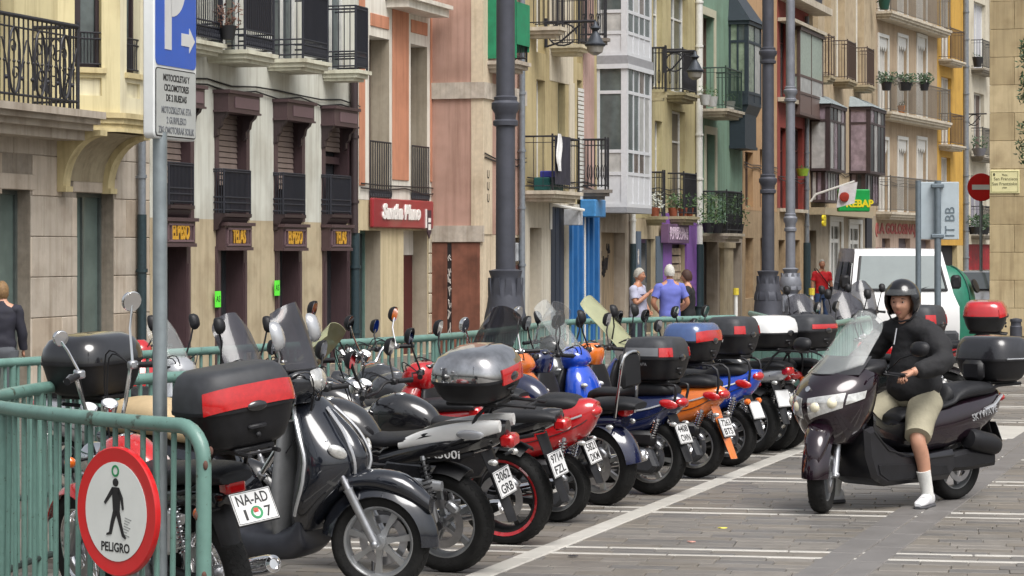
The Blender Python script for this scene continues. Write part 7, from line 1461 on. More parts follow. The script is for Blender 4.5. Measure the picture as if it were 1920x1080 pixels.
# yellow-topped hydrant posts on the far pavement
for px, l_ in ((1380, 'thin white marker post with yellow cap by the dark doors of the green house'), (1522, 'thin yellow marker post beside the man in red')):
    q_ = at2 = Vector(((px - 960) / FOC * 52, 52, 0)); t = thing('marker_post', l_, 'post', q_); k = MB(); k.tube([(0, 0, 0), (0, 0, 1.0)], .035, 8); obj('marker_shaft', k, WFRAME, t); k = MB(); k.tube([(0, 0, 1.0), (0, 0, 1.14)], .06, 8); obj('marker_cap', k, mat('yellow_cap', '#c9b53a', .5), t)

# ================================================================ VEHICLES
VW = mat('van_white', (.74, .74, .74), .22, coat=1, var=.03, sc=2); VGL = mat('vehicle_glass', (.16, .19, .19), .06, var=.15, sc=1, spec=.8, coat=1); VDK = mat('dark_vehicle_glass', (.02, .024, .028), .05, var=.3, spec=.8)
def vehicle(name, label, pos, head, secs, w, wins_, wsc, cat, m, wheels, lights):
    """secs: side profile [(x, z)] of body; lofted across with tumblehome"""
    t = thing(name, label, cat, pos, (0, 0, radians(head))); n = len(secs); rings = []
    for f, s_, dz in ((-1, .93, 0), (-.97, .985, 0), (-.80, 1, 0), (0, 1.01, .012), (.80, 1, 0), (.97, .985, 0), (1, .93, 0)):
        rg = []
        for x, z in secs:
            tum = max(0, (z - 1.0)) * .17 * (1 if abs(f) > .5 else 0); cxx = sum(p[0] for p in secs) / n; rg.append((cxx + (x - cxx) * (s_ * .02 + .98), f * w / 2 - math.copysign(tum, f) if f else 0, z + dz * (z > 1.4)))
        rings.append(rg)
    k = MB(); k.loft(rings); b = obj('body', k, m, t, ang=42)
    for nm, pts, mm in wins_:
        for sg in (1, -1):
            k = MB(); k.add([(x, sg * (w / 2 - max(0, z - 1.0) * .17 + .006), z) for x, z in pts] + [(x, sg * (w / 2 - max(0, z - 1.0) * .17 - .02), z) for x, z in pts], [tuple(range(len(pts))) if sg < 0 else tuple(range(len(pts) - 1, -1, -1))] + [(i, (i + 1) % len(pts), (i + 1) % len(pts) + len(pts), i + len(pts)) for i in range(len(pts))]); obj(nm, k, mm, t, ang=0)
    (xa, za), (xb, zb_) = wsc; k = MB(); wa, wb = w / 2 - .10 - max(0, za - 1) * .17, w / 2 - .10 - max(0, zb_ - 1) * .17
    dn = Vector((zb_ - za, 0, xa - xb)).normalized() * .012
    k.sheet(lambda u, v: (xa + (xb - xa) * v + dn.x - .05 * (2 * u - 1) ** 2 * 0, (2 * u - 1) * (wa + (wb - wa) * v), za + (zb_ - za) * v + dn.z), 8, 6, .01); ws = obj('windscreen', k, VGL, t)
    k = MB(); k.tube([(xa + dn.x * 2, -wa, za + .01), (xa + dn.x * 2, wa, za + .01)], .022, 6)
    for sg in (1, -1): k.tube([(xa + dn.x * 2, sg * wa, za), (xb + dn.x * 2, sg * wb, zb_)], .024, 6)
    obj('screen_seal', k, BLACKPL, ws)
    for y_ in (-.35, .25): k = MB(); k.tube([(xa + .03, y_, za), (xa + (xb - xa) * .3 + .03, y_ + .45, za + (zb_ - za) * .22)], .010, 5); obj('wiper', k, BLACKPL, ws)
    for x_ in wheels:
        for sg in (1, -1): wheel(t, x_, .31, .19, ALU, 6, M=T(0, sg * (w / 2 - .11), 0), disc=False)
    for z, y_, x_ in lights:
        for sg in (1, -1): k = MB(); k.box(x_ - .04, x_ + .03, y_ - .14, y_ + .14, z - .08, z + .08, M=Sc(1, sg, 1), b=.025); obj('headlight', k, CLLENS, t)
    for sg in (1, -1): k = MB(); k.box(xa - .30, xa - .20, w / 2 - .04, w / 2 + .14, za + .02, za + .26, M=Sc(1, sg, 1), b=.04); obj('wing_mirror', k, BLACKPL, t)
    fx = max(p[0] for p in secs); k = MB(); k.box(fx - .15, fx + .05, -w / 2 + .02, w / 2 - .02, .32, .55, b=.05); obj('bumper', k, GREYPL, t)
    k = MB(); k.box(fx + .05, fx + .06, -.26, .26, .38, .49); obj('number_plate', k, PLATEW, t, ang=0); return t
hv = -92.5; YV = 43.5
v_ = vehicle('white_van', 'white passenger van with dark side windows parked facing the square', Vector(((1706 - 960) / FOC * YV, YV + 2, 0)), hv, [(-2.4, .35), (2.15, .30), (2.25, .6), (2.2, .95), (1.62, 1.16), (1.0, 1.86), (.8, 1.93), (-2.2, 1.95), (-2.36, 1.85), (-2.45, .9)], 1.80, [('side_window', [(.42, 1.18), (1.22, 1.18), (.84, 1.68), (.42, 1.70)], VDK), ('side_window', [(-.80, 1.18), (.12, 1.18), (.12, 1.70), (-.80, 1.70)], VDK), ('side_window', [(-2.15, 1.18), (-1.15, 1.18), (-1.15, 1.70), (-2.15, 1.70)], VDK)], ((1.58, 1.22), (1.06, 1.80)), 'van', VW, (1.5, -1.5), [(.78, .68, 2.18)])
YC = 60.5; vehicle('white_car', 'white car whose bonnet and windscreen show beside the stone corner', Vector(((1806 - 960) / FOC * YC + .36, YC, 0)) + U * 1.6, math.degrees(math.atan2(-U.y, -U.x)), [(-1.9, .3), (1.75, .28), (1.85, .5), (1.75, .74), (.95, .92), (.25, 1.40), (-1.2, 1.42), (-1.75, 1.0), (-1.95, .8)], 1.62, [('side_window', [(-.5, .94), (.75, .94), (.2, 1.30), (-.5, 1.34)], VDK), ('side_window', [(-1.4, .96), (-.6, .94), (-.6, 1.34), (-1.15, 1.34)], VDK)], ((.90, .96), (.30, 1.36)), 'car', VW, (1.15, -1.25), [(.64, .58, 1.74)])
# ================================================================ THE RIDER'S MAXI SCOOTER
YR1 = 18.55; fw = Vector(((1533 - 960) / FOC * YR1, YR1, 0)); HB = math.degrees(math.atan2(-.65, -.76)); WBB = 1.50
hv_ = Vector((cos(radians(HB)), sin(radians(HB)), 0)); g_ = bike_root('maxi_scooter', 'dark plum maxi scooter ridden by the man in the black helmet', 'scooter', fw - hv_ * WBB, HB, 0, None)
MATB = mat('satin_lower_panel', (.010, .010, .013), .34, var=.25, coat=.3); PLUMR = mat('dark_plum_paint', (.012, .0035, .009), .14, metal=.3, coat=1, var=.25)
wheel(g_, 0, .275, .145, mat('grey_rim', (.28, .29, .30)), 6); STG = T(WBB - .06, 0, 0) @ Rz(32) @ T(-(WBB - .06), 0, 0); wheel(g_, WBB, .28, .125, mat('grey_rim', (.28, .29, .30)), 6, M=STG)
fender.zc = .28; fender(g_, WBB, .335, .19, -2, 160, PLUMR, M=STG, drop=.08, name='front_fender', th=.01)
k = MB(); xshell(k, [(WBB - .22, .50, .58, .06, 2), (WBB - .1, .56, .67, .095, 2.2), (WBB + .08, .54, .67, .10, 2.2), (WBB + .24, .42, .58, .08, 2.2), (WBB + .31, .36, .46, .04, 2)], M=STG); obj('fender_cap', k, PLUMR, g_)
fork(g_, (WBB, 0, .28), (WBB - .24, 0, .80), .098, STEEL, .020, .026, M=STG, split=.55)
k = MB(); xshell(k, [(-.52, .74, .82, .05, 2.2), (-.42, .62, .85, .12, 2.4), (-.15, .48, .82, .18, 2.6), (.2, .40, .77, .20, 2.8), (.45, .38, .74, .20, 2.8), (.60, .34, .66, .19, 2.8)]); obj('body', k, PLUMR, g_, ang=60)
k = MB(); k.prism([(.20, .27), (.28, .19), (1.0, .175), (1.13, .24), (1.2, .40), (1.22, .60), (1.12, .62), (1.0, .50), (.84, .42), (.5, .385), (.22, .41)], -.225, .225, .035); lf = obj('lower_fairing', k, MATB, g_, ang=30)
for sg in (1, -1): k = MB(); k.prism([(.30, .235), (.98, .215), (1.08, .27), (1.10, .34), (.82, .33), (.34, .30)], sg * .226, sg * .233, .003); obj('sill_panel', k, BLACKPL, lf, ang=30); k = MB(); k.tube([(.24, sg * .227, .37), (.6, sg * .23, .355), (.98, sg * .23, .44), (1.14, sg * .226, .58)], .006, 6); obj('panel_gap', k, INK, lf)
k = MB(); xshell(k, [(.42, .4, .70, .15, 2.6), (.62, .38, .66, .15, 2.6), (.85, .46, .64, .13, 2.6), (1.05, .5, .78, .14, 2.6)]); obj('centre_tunnel', k, BLACKGL, g_, ang=60)
k = MB(); xshell(k, [(-.40, .80, .86, .10, 2.4), (-.28, .79, .90, .16, 2.6), (-.02, .77, .89, .18, 2.8), (.12, .75, .84, .185, 2.8), (.20, .73, .78, .19, 2.8), (.42, .68, .745, .18, 2.8), (.60, .66, .73, .14, 2.6), (.70, .62, .68, .10, 2.4)]); obj('seat', k, VINYL, g_, ang=60)
k = MB(); xshell(k, [(.13, .72, .81, .13, 2.4), (.17, .72, .90, .16, 2.4), (.21, .72, .88, .15, 2.4), (.25, .70, .78, .12, 2.4)]); obj('seat_bolster', k, VINYL, g_, ang=60)
ZF = [(.50, WBB - .30, WBB - .02, .14, 2.3), (.60, WBB - .38, WBB + .06, .22, 2.2), (.72, WBB - .46, WBB + .13, .28, 2.0), (.82, WBB - .5, WBB + .14, .30, 1.9), (.92, WBB - .52, WBB + .08, .295, 1.9), (1.0, WBB - .54, WBB - .02, .26, 2), (1.06, WBB - .54, WBB - .12, .20, 2)]
k = MB(); zshell(k, ZF); fr = obj('front_fairing', k, PLUMR, g_, ang=60)
for sg in (1, -1):
    # wrap-round headlights with indicator wings
    def hl(u, v, sg=sg):
        z = .685 + .15 * v - .07 * v * u + .14 * u
        for q in range(len(ZF) - 1):
            if ZF[q][0] <= z <= ZF[q + 1][0]:
                f = (z - ZF[q][0]) / (ZF[q + 1][0] - ZF[q][0]); A_ = [ZF[q][j] + (ZF[q + 1][j] - ZF[q][j]) * f for j in range(5)]; break
        a = radians(6 + 80 * u); h = (A_[2] - A_[1]) / 2; c_ = sup(a, h, A_[3], A_[4]); return ((A_[1] + A_[2]) / 2 + c_[0] * 1.012, sg * c_[1] * 1.012, z)
    k = MB(); k.sheet(lambda u, v: hl(u * .62, v), 12, 5, .012); h_ = obj('headlight', k, CLLENS, fr); k = MB(); k.sheet(lambda u, v: hl(.66 + u * .34, .15 + v * .7), 8, 4, .012); obj('indicator', k, CLLENS, fr)
    for q in range(2): k = MB(); p_ = hl(.14 + .28 * q, .5); k.ball((p_[0] - .022, p_[1] * .95, p_[2]), (.046, .046, .046), 14, 10); obj('lamp_lens', k, mat('warm_lens', (.75, .70, .52), .08, coat=1), h_)
k = MB(); k.lathe([(.001, 0), (.022, 0), (.022, .006), (.001, .008)], 14, T(WBB + .10, 0, .90) @ Ry(66)); obj('emblem', k, CHROME, fr)
k = MB(); zshell(k, [(.98, WBB - .58, WBB - .10, .22, 2.2), (1.05, WBB - .60, WBB - .20, .25, 2.2), (1.10, WBB - .60, WBB - .34, .2, 2.2)]); obj('dashboard', k, BLACKPL, g_, ang=60)
screen(g_, WBB - .02, 1.0, .46, .36, .62, 42, CLEAR, .16); k = MB(); k.sheet(lambda u, v: (WBB - .03 - .17 * v - .14 * (2 * u - 1) ** 2, (u - .5) * (.50 - .06 * v), 1.0 + .13 * v), 10, 4, .01); obj('screen_base', k, BLACKGL, g_)
handlebar(g_, WBB - .44, .97, .36, .03, .12, BLACKPL, True, .17, (.085, .055), BLACKPL, mout=.36, gl=.13)
k = MB(); k.prism([(-.30, .26), (-.30, .36), (.0, .40), (.45, .36), (.45, .24), (.0, .24)], .10, .20, .03); obj('transmission_case', k, BLACKPL, g_); exhaust(g_, [(.5, -.12, .24), (.3, -.18, .26)], .02, (.25, -.20, .28), (-.34, -.22, .42), .075)
k = MB(); k.lathe([(.002, -.16), (.07, -.15), (.085, -.10), (.085, .14), (.07, .18), (.002, .19)], 18, T(-.16, .17, .44) @ Ry(78)); obj('air_box', k, BLACKPL, g_)
k = MB(); k.ball((-.47, 0, .77), (.06, .13, .045), 16, 10); obj('tail_light', k, REDLENS, g_)
for sg in (1, -1): text('badge', 'SKYWAVE', .075, SILVER, g_, (T(-.16, sg * .188, .66) @ Rz(180) if sg > 0 else T(-.16, sg * .188, .66)) @ Rx(90) @ Rz(sg * 12), .006, fit=.30); k = MB(); k.tube([(-.44, sg * .125, .79), (-.3, sg * .165, .72), (-.16, sg * .185, .69)], .014, 6); obj('side_trim', k, SILVER, g_)
hugger(g_, -.34, .62, .26); k = MB()
for sg in (1, -1): k.tube(cr([(-.1, sg * .15, .82), (-.3, sg * .15, .85), (-.42, sg * .12, .865), (-.70, sg * .10, .87)], 3), .014, 7)
obj('luggage_rack', k, BLACKPL, g_)
tc_ = topcase(g_, -.26, .90, .46, .52, .34, BLACKPL, mat('case_dark_satin', (.02, .02, .024), .25, coat=.5, var=.2), REDLENS, 'corners', lidfrac=.52)
for sg in (1, -1): k = MB(); k.tube([(-.15, sg * .263, .17), (.15, sg * .258, .17)], .006, 6); obj('trim_line', k, SILVER, tc_)
k = MB(); k.box(-.04, .04, -.10, .10, -.02, .14, b=.03, M=T(-.26, 0, .92)); obj('back_pad', k, BLACKPL, g_)

# ================================================================ PEOPLE
SKIN = mat('skin', '#b98a72', .5, var=.10, sc=20, bump=.05); SKINT = mat('tanned_skin', '#a8765c', .5, var=.10, sc=20)
def skin(vs, es, rs, sub=2):
    me = bpy.data.meshes.new('body'); me.from_pydata(vs, es, []); o = bpy.data.objects.new('body', me); COL.objects.link(o)
    m = o.modifiers.new('s', 'SKIN'); m.use_smooth_shade = True; m.branch_smoothing = .6
    for v, r in zip(me.skin_vertices[0].data, rs): v.radius = r if isinstance(r, tuple) else (r, r); v.use_root = False
    me.skin_vertices[0].data[0].use_root = True
    s_ = o.modifiers.new('d', 'SUBSURF'); s_.levels = sub; s_.render_levels = sub
    e = o.evaluated_get(bpy.context.evaluated_depsgraph_get()).to_mesh(); mb = MB(); mb.add([tuple(v.co) for v in e.vertices], [tuple(p.vertices) for p in e.polygons])
    bpy.data.objects.remove(o); return mb
def head(mb, M, s=1.):
    """face looks along +x; eyes at half height"""
    nu, nv = 40, 28; v = []; f = []
    for j in range(nv + 1):
        t = -pi / 2 + pi * j / nv
        for i in range(nu):
            a = 2 * pi * i / nu; z = sin(t); c_ = cos(t); aa = (a + pi) % (2 * pi) - pi
            x, y = c_ * cos(a), c_ * sin(a); X = .098 * x; Y = .076 * y; Z = .122 * z
            if z < 0: Y *= 1 - .30 * z * z - .1 * abs(z); X *= (1 - .22 * z * z) if x < 0 else 1 - .02 * abs(z)
            if x > 0: X = X * .96
            g = lambda ca, cz, wa, wz: math.exp(-((aa - ca) / wa) ** 2 - ((Z - cz) / wz) ** 2)
            d = .026 * g(0, -.026, .13, .012) + .015 * g(0, -.006, .10, .024) + .006 * g(0, .030, .8, .010) - .010 * (g(.36, .008, .2, .014) + g(-.36, .008, .2, .014)) + .006 * (g(.55, -.025, .3, .02) + g(-.55, -.025, .3, .02)) + .007 * g(0, -.060, .26, .007) + .006 * g(0, -.073, .24, .008) - .005 * g(0, -.066, .3, .0035) + .013 * g(0, -.105, .4, .018) - .004 * g(0, -.085, .3, .008)
            v.append((X + d * cos(a), Y + d * sin(a), Z))
    for j in range(nv):
        for i in range(nu): f.append((j * nu + i, j * nu + (i + 1) % nu, (j + 1) * nu + (i + 1) % nu, (j + 1) * nu + i))
    mb.add(v, f, M @ Sc(s, s, s))
    for sg in (1, -1):
        mb.ball((-.01, sg * .076, -.006), (.022, .010, .034), 10, 8, M @ Sc(s, s, s) @ Rx(sg * 8))
def face_bits(par, M, s=1., hair=None, hairm=None, brow=True):
    for sg in (1, -1):
        k = MB(); k.ball((.072, sg * .031, .008), (.011, .012, .0062), 10, 8); e = obj('eye', k, mat('eye_white', '#c9c3ba', .2), par, M=M @ Sc(s, s, s)); k = MB(); k.ball((.083, sg * .032, .008), (.004, .006, .006), 8, 6); obj('iris', k, mat('iris', '#2a1d14', .2), e)
        if brow: k = MB(); k.tube([(.086, sg * .014, .028), (.084, sg * .032, .033), (.070, sg * .050, .028)], [.004, .0045, .003], 6); obj('eyebrow', k, hairm or mat('dark_hair', '#2b211b', .7), par, M=M @ Sc(s, s, s))
    k = MB(); k.tube([(.087, -.024, -.064), (.098, -.010, -.061), (.099, .010, -.061), (.087, .024, -.064)], [.0015, .0028, .0028, .0015], 6); k.tube([(.086, -.022, -.068), (.094, 0, -.071), (.087, .022, -.068)], [.002, .0045, .002], 6); obj('lips', k, mat('lips', '#97594d', .5), par, M=M @ Sc(s, s, s))
    if hair:
        k = MB(); nu, nv = 28, 14; v = []; f = []
        for j in range(nv + 1):
            for i in range(nu):
                a = 2 * pi * i / nu; front = max(0, cos(a)); low = hair[0] + (hair[1] - hair[0]) * front ** .7; t = low + (pi / 2 - low) * j / nv
                r = 1.07 + .03 * sin(7 * a + 3 * j) + .07 * random.random(); v.append((.098 * r * cos(t) * cos(a) - .004, .080 * r * cos(t) * sin(a), .124 * r * sin(t)))
        for j in range(nv):
            for i in range(nu): f.append((j * nu + i, j * nu + (i + 1) % nu, (j + 1) * nu + (i + 1) % nu, (j + 1) * nu + i))
        k.add(v, f); obj('hair', k, hairm, par, M=M @ Sc(s, s, s))
def hand(mb, wrist, fwd, palm, side, curl=1., s=1.):
    """wrist point, finger direction, palm direction, thumb side"""
    w, F_, P_, S_ = Vector(wrist), Vector(fwd).normalized(), Vector(palm).normalized(), Vector(side).normalized()
    L = lambda a, b, c_: w + (F_ * a + P_ * b + S_ * c_) * s
    mb.loft([[L(a, sy * .5 * t, q) for sy, q in ((-1, -h), (-1, h), (-.3, h * 1.15), (1, h), (1, -h), (-.3, -h * 1.15))] for a, h, t in ((-.02, .026, .036), (.02, .034, .032), (.055, .042, .028), (.09, .040, .024))])
    for i, (c_, ln) in enumerate(((.030, .9), (.010, 1.), (-.010, .94), (-.029, .74))):
        pts = [L(.07, 0, c_)]; a = .15 * curl; p = pts[0]
        for sg_, l in enumerate((.042, .030, .022)):
            a += (.55 + .45 * sg_) * curl; p = p + (F_ * cos(a) + P_ * sin(a)) * l * ln * s; pts.append(p)
        mb.tube(pts, [.0092 * s, .0088 * s, .008 * s, .0062 * s], 8)
    mb.tube([L(.015, .004, .030), L(.035, .018, .052), L(.058, .036 * curl, .058), L(.078, .044 * curl, .05)], [.013 * s, .011 * s, .0098 * s, .0075 * s], 8)
def shoe(par, ank, fwd, m, sole, L=.28):
    d = Vector(fwd).normalized(); Mx = Matrix(((d.x, -d.y, 0, ank[0]), (d.y, d.x, 0, ank[1]), (0, 0, 1, 0), (0, 0, 0, 1)))
    k = MB(); xshell(k, [(-.075, .02, .07, .02, 2.2), (-.06, .02, .105, .036, 2.4), (-.01, .02, .115, .042, 2.6), (.05, .02, .105, .042, 2.6), (.11, .02, .078, .046, 2.6), (.165, .02, .062, .042, 2.6), (.20, .022, .045, .024, 2.4)]); s_ = obj('shoe', k, m, par, M=Mx)
    k = MB(); xshell(k, [(-.085, .0, .03, .022, 2.6), (-.06, .0, .032, .042, 3), (.05, .0, .028, .044, 3), (.12, .0, .026, .050, 3), (.18, .002, .026, .042, 3), (.212, .008, .026, .02, 2.6)]); obj('sole', k, sole, s_)
    k = MB()
    for i in range(4): k.tube([(.02 + i * .024, -.022, .108 - i * .009), (.032 + i * .024, .022, .106 - i * .009)], .004, 5)
    obj('laces', k, sole, s_); return s_
def cloth(name, par, vs, es, rs, m, sub=2, extra=None):
    return obj(name, skin(vs, es, rs, sub), m, par, ang=180)
import mathutils
def crease(o, am):
    for v_ in o.data.vertices:
        n_ = v_.normal; p_ = v_.co; v_.co = p_ + n_ * am * mathutils.noise.noise(Vector((p_.x * 9, p_.y * 9, p_.z * 14)))
def person(label, pos, face, hgt, top, bottom, hair, hairm, sk=SKIN, arms='down', hips=None, belly=.0, stripes=None, group=None, bag=False):
    t = thing('person', label, 'person', pos, (0, 0, radians(face)), group); s = hgt / 1.75
    sh = 1.42 * s; 
    A = {'down': lambda sg: [(.0, sg * .25, 1.13), (.06, sg * .27, .88)], 'chin': lambda sg: [(.06, sg * .25, 1.14), (.24, sg * .06, 1.34)] if sg < 0 else [(.02, sg * .26, 1.14), (.16, sg * .12, 1.02)], 'hips': lambda sg: [(-.04, sg * .30, 1.14), (.06, sg * .20, 1.02)], 'fold': lambda sg: [(.03, sg * .27, 1.14), (.20, -sg * .02, 1.12)]}[arms]
    J = [(0, 0, .96), (.0, 0, 1.14), (-.01, 0, 1.34), (-.01, 0, 1.44), (.01, 0, 1.54), (.02, 0, 1.60)]
    E = [(0, 1), (1, 2), (2, 3), (3, 4), (4, 5)]; R = [.12, .11, .11, .07, .052, .052]
    idx = {}
    for sg in (1, -1):
        n = len(J); el, ha = A(sg); J += [(-.01, sg * .18, 1.41), el, ha]; E += [(3, n), (n, n + 1), (n + 1, n + 2)]; R += [.062, .046, .031]; idx['a', sg] = n
        n = len(J); J += [(0, sg * .10, .90), (.015, sg * .11, .50), (-.02, sg * .115, .10)]; E += [(0, n), (n, n + 1), (n + 1, n + 2)]; R += [.092, .060, .040]; idx['l', sg] = n
    J = [tuple(c_ * s for c_ in p) for p in J]
    mb = skin(J, E, R); Mh = T(.03 * s, 0, 1.645 * s); head(mb, Mh, s * .98)
    for sg in (1, -1):
        n = idx['a', sg]; e, w = Vector(J[n + 1]), Vector(J[n + 2]); d = (w - e).normalized(); hand(mb, w, d, Vector((0, -sg, 0)) if abs(d.z) > .5 else Vector((0, 0, -1)), Vector((1, 0, 0)) if abs(d.z) > .5 else Vector((0, -sg, 0)), .5, s)
    obj('body', mb, sk, t, ang=180); face_bits(t, Mh, s * .98, hair, hairm)
    # shirt: torso with sleeves, creased
    k = MB(); zshell(k, [(.90, -.13, .125, .175, 2.3), (.98, -.135, .14 + belly, .178, 2.3), (1.10, -.125, .135 + belly, .165, 2.3), (1.26, -.135, .13, .19, 2.4), (1.36, -.13, .11, .205, 2.4), (1.425, -.105, .085, .17, 2.2), (1.465, -.085, .065, .095, 2), (1.50, -.07, .06, .066, 2), (1.525, -.06, .06, .062, 2)], 5, 32, Sc(s, s, s))
    for sg in (1, -1):
        n = idx['a', sg]; sv, el, ha = [Vector(J[n + i]) for i in range(3)]; P_ = [sv + Vector((0, -sg * .04, -.02)), sv + Vector((0, sg * .01, -.005)), sv.lerp(el, .3), sv.lerp(el, .65)]; R_ = [.070, .070, .066, .066]
        if top[1]: P_ += [el, el.lerp(ha, .5), el.lerp(ha, .95)]; R_ = [.070, .070, .066, .062, .058, .052, .044]
        k.tube(cr([tuple(p) + (r,) for p, r in zip(P_, R_)], 3) and [p[:3] for p in cr([tuple(p) + (r,) for p, r in zip(P_, R_)], 3)], [p[3] for p in cr([tuple(p) + (r,) for p, r in zip(P_, R_)], 3)], 16)
    cl = obj('shirt', k, top[0], t, ang=70); crease(cl, .010)
    if stripes:
        for z, r in ((1.10, .185), (1.20, .188), (1.30, .19)): k = MB(); k.lathe([(1, -.015), (1.01, 0), (1, .015)], 24, T(0, 0, z * s) @ Sc(.138 * s, (r - .008) * s, 1)); obj('stripe', k, stripes, cl)
    k = MB(); zshell(k, [(.78, -.11, .10, .15, 2.6), (.86, -.135, .115, .175, 2.5), (.94, -.13, .115, .168, 2.4), (1.0, -.12, .115, .16, 2.4)], 4, 28, Sc(s, s, s))
    for sg in (1, -1):
        n = idx['l', sg]; a, b_, c_ = [Vector(J[n + i]) for i in range(3)]; k.tube([a + Vector((0, 0, -.02)), a.lerp(b_, .4), b_, b_.lerp(c_, .5), b_.lerp(c_, .95)], [.105, .092, .076, .070, .066], 16)
    crease(obj('trousers', k, bottom, t, ang=70), .008)
    for sg in (1, -1): a = J[idx['l', sg] + 2]; shoe(t, (a[0], a[1], 0), (1, sg * .2, 0), BLACKPL, RUBBER)
    if bag: k = MB(); k.tube(cr([(.10, -.17, 1.46), (.17, 0, 1.22), (.10, .20, .98), (-.1, .20, .98), (-.16, 0, 1.22), (-.08, -.17, 1.46)], 4), .014, 6); k.box(-.06, .10, .20, .28, .84, 1.02, b=.02); obj('shoulder_bag', k, BLACKPL, t)
    return t
GREYH = mat('grey_hair', '#9a978f', .8, var=.3, sc=40); BRH = mat('brown_hair', '#3a2219', .7, var=.3, sc=40); BLH = mat('blond_hair', '#7d6140', .7, var=.3, sc=40); WHH = mat('white_hair', '#b9b7b0', .8, var=.2, sc=40)
def ppos(px, Y): return Vector(((px - 960) / FOC * Y, Y, 0))
person('blond woman in a dark jacket walking by the stone house at the left edge', ppos(4, 29.0), 100, 1.53, (mat('dark_jacket', '#23232e', .8, var=.2), True), mat('grey_trousers', '#55585e', .8), (-.75, .25), BLH)
person('grey haired man in a striped polo with his hand at his chin', ppos(1196, 41), -25, 1.60, (mat('pale_lilac_polo', '#a3a4b8', .8, var=.1), False), mat('navy_trousers', '#2a2d3a', .8), (-.25, .55), GREYH, SKINT, 'chin', belly=.02, stripes=mat('navy_stripe', '#2b2c48', .8), group='people talking in the street')
person('white haired man in a blue polo shirt seen from behind', ppos(1256, 40), 100, 1.66, (mat('violet_blue_polo', '#6169b4', .8, var=.1), False), mat('beige_trousers', '#8d8371', .8), (-.45, .55), WHH, SKINT, 'hips', belly=.015, group='people talking in the street')
person('dark haired person in a black top facing the man in blue', ppos(1290, 41.5), 170, 1.57, (mat('black_top', '#17171b', .8, var=.2), False), mat('black_trousers', '#1d1d20', .8), (-.55, .45), BRH, SKIN, 'fold', group='people talking in the street')
person('man in a red polo shirt and jeans with a strap across his chest', ppos(1541, 63), -80, 1.66, (mat('red_polo', '#b3151d', .8, var=.1), False), mat('blue_jeans', '#34496e', .8, var=.2), (.2, .75), GREYH, SKINT, 'down', bag=True)
# the rider sits astride, both feet down, hands on the grips
rd = thing('person', 'rider in black helmet and jacket, beige shorts and white trainers', 'person', g_.location, (0, 0, radians(HB)))
GX, GZ = WBB - .56, .99
hip, sp, ch, nk = Vector((.40, 0, .80)), Vector((.41, 0, .99)), Vector((.48, 0, 1.20)), Vector((.50, 0, 1.32))
J = [hip, sp, ch, nk - Vector((.03, 0, 0)), Vector((.53, 0, 1.40)), Vector((.55, 0, 1.46))]; E = [(0, 1), (1, 2), (2, 3), (3, 4), (4, 5)]; R = [.12, .11, .11, .07, .055, .055]
arm, leg = {}, {}
for sg in (1, -1):
    n = len(J); arm[sg] = n; J += [Vector((.49, sg * .20, 1.29)), Vector((.55, sg * .40, 1.07)), Vector((GX - .07, sg * .335, GZ + .02))]; E += [(3, n), (n, n + 1), (n + 1, n + 2)]; R += [.062, .048, .032]
    n = len(J); leg[sg] = n
    J += [Vector((.46, sg * .12, .78)), Vector((.72 if sg > 0 else .92, sg * .27, .51)), Vector((.60 if sg > 0 else .88, sg * (.27 if sg > 0 else .40), .11))]; E += [(0, n), (n, n + 1), (n + 1, n + 2)]; R += [.094, .064, .040]
# calf bulge
for sg in (1, -1):
    n = leg[sg]; kn, an = J[n + 1], J[n + 2]; m_ = len(J); J.append(kn.lerp(an, .32) + Vector((-.02, 0, 0))); E.remove((n + 1, n + 2)); E += [(n + 1, m_), (m_, n + 2)]; R.append(.060)
mb = skin([tuple(p) for p in J], E, R); Mh = T(.575, 0, 1.515) @ Rz(22) @ Ry(5); head(mb, Mh, 1.06)
for sg in (1, -1): hand(mb, J[arm[sg] + 2], (1, 0, -.25), (.1, 0, -1), (0, -sg, 0), 1.25)
obj('body', mb, SKIN, rd, ang=180); face_bits(rd, Mh, 1.06)
JK = mat('black_fleece', (.012, .012, .014), .85, var=.3, sc=14, bump=.5, bsc=30)
vs = [hip + Vector((.07, 0, -.09)), sp, ch, nk, nk + Vector((.025, 0, .10))]; es = [(0, 1), (1, 2), (2, 3), (3, 4)]; rs = [.24, .218, .212, .15, .095]
for sg in (1, -1):
    n = arm[sg]; m_ = len(vs); a, b, c_ = J[n], J[n + 1], J[n + 2]; vs += [a, a.lerp(b, .5) + Vector((0, sg * .01, -.01)), b, b.lerp(c_, .5), b.lerp(c_, .93)]; es += [(3, m_), (m_, m_ + 1), (m_ + 1, m_ + 2), (m_ + 2, m_ + 3), (m_ + 3, m_ + 4)]; rs += [.118, .106, .100, .086, .066]
jk = cloth('jacket', rd, [tuple(p) for p in vs], es, rs, JK, 3)
import mathutils
for v_ in jk.data.vertices:                               # creases in the fleece
    n_ = v_.normal; p_ = v_.co; v_.co = p_ + n_ * (.016 * mathutils.noise.noise(Vector((p_.x * 7, p_.y * 7, p_.z * 15))) + .008 * mathutils.noise.noise(p_ * 26))
k = MB(); k.tube([(.635, .0, 1.32), (.665, .0, 1.20)], .006, 5); obj('zip', k, STEEL, jk)
SHT = mat('beige_shorts', '#9c9681', .85, var=.12, sc=10, bump=.4, bsc=30); k = MB(); k.ball((.42, 0, .80), (.17, .19, .14), 28, 18)
for sg in (1, -1): n = leg[sg]; a, b_ = J[n], J[n + 1]; k.tube([a + Vector((-.04, 0, 0)), a.lerp(b_, .25), a.lerp(b_, .5), a.lerp(b_, .75), a.lerp(b_, .95)], [.12, .118, .11, .104, .10], 22)
sh_ = obj('shorts', k, SHT, rd, ang=70)
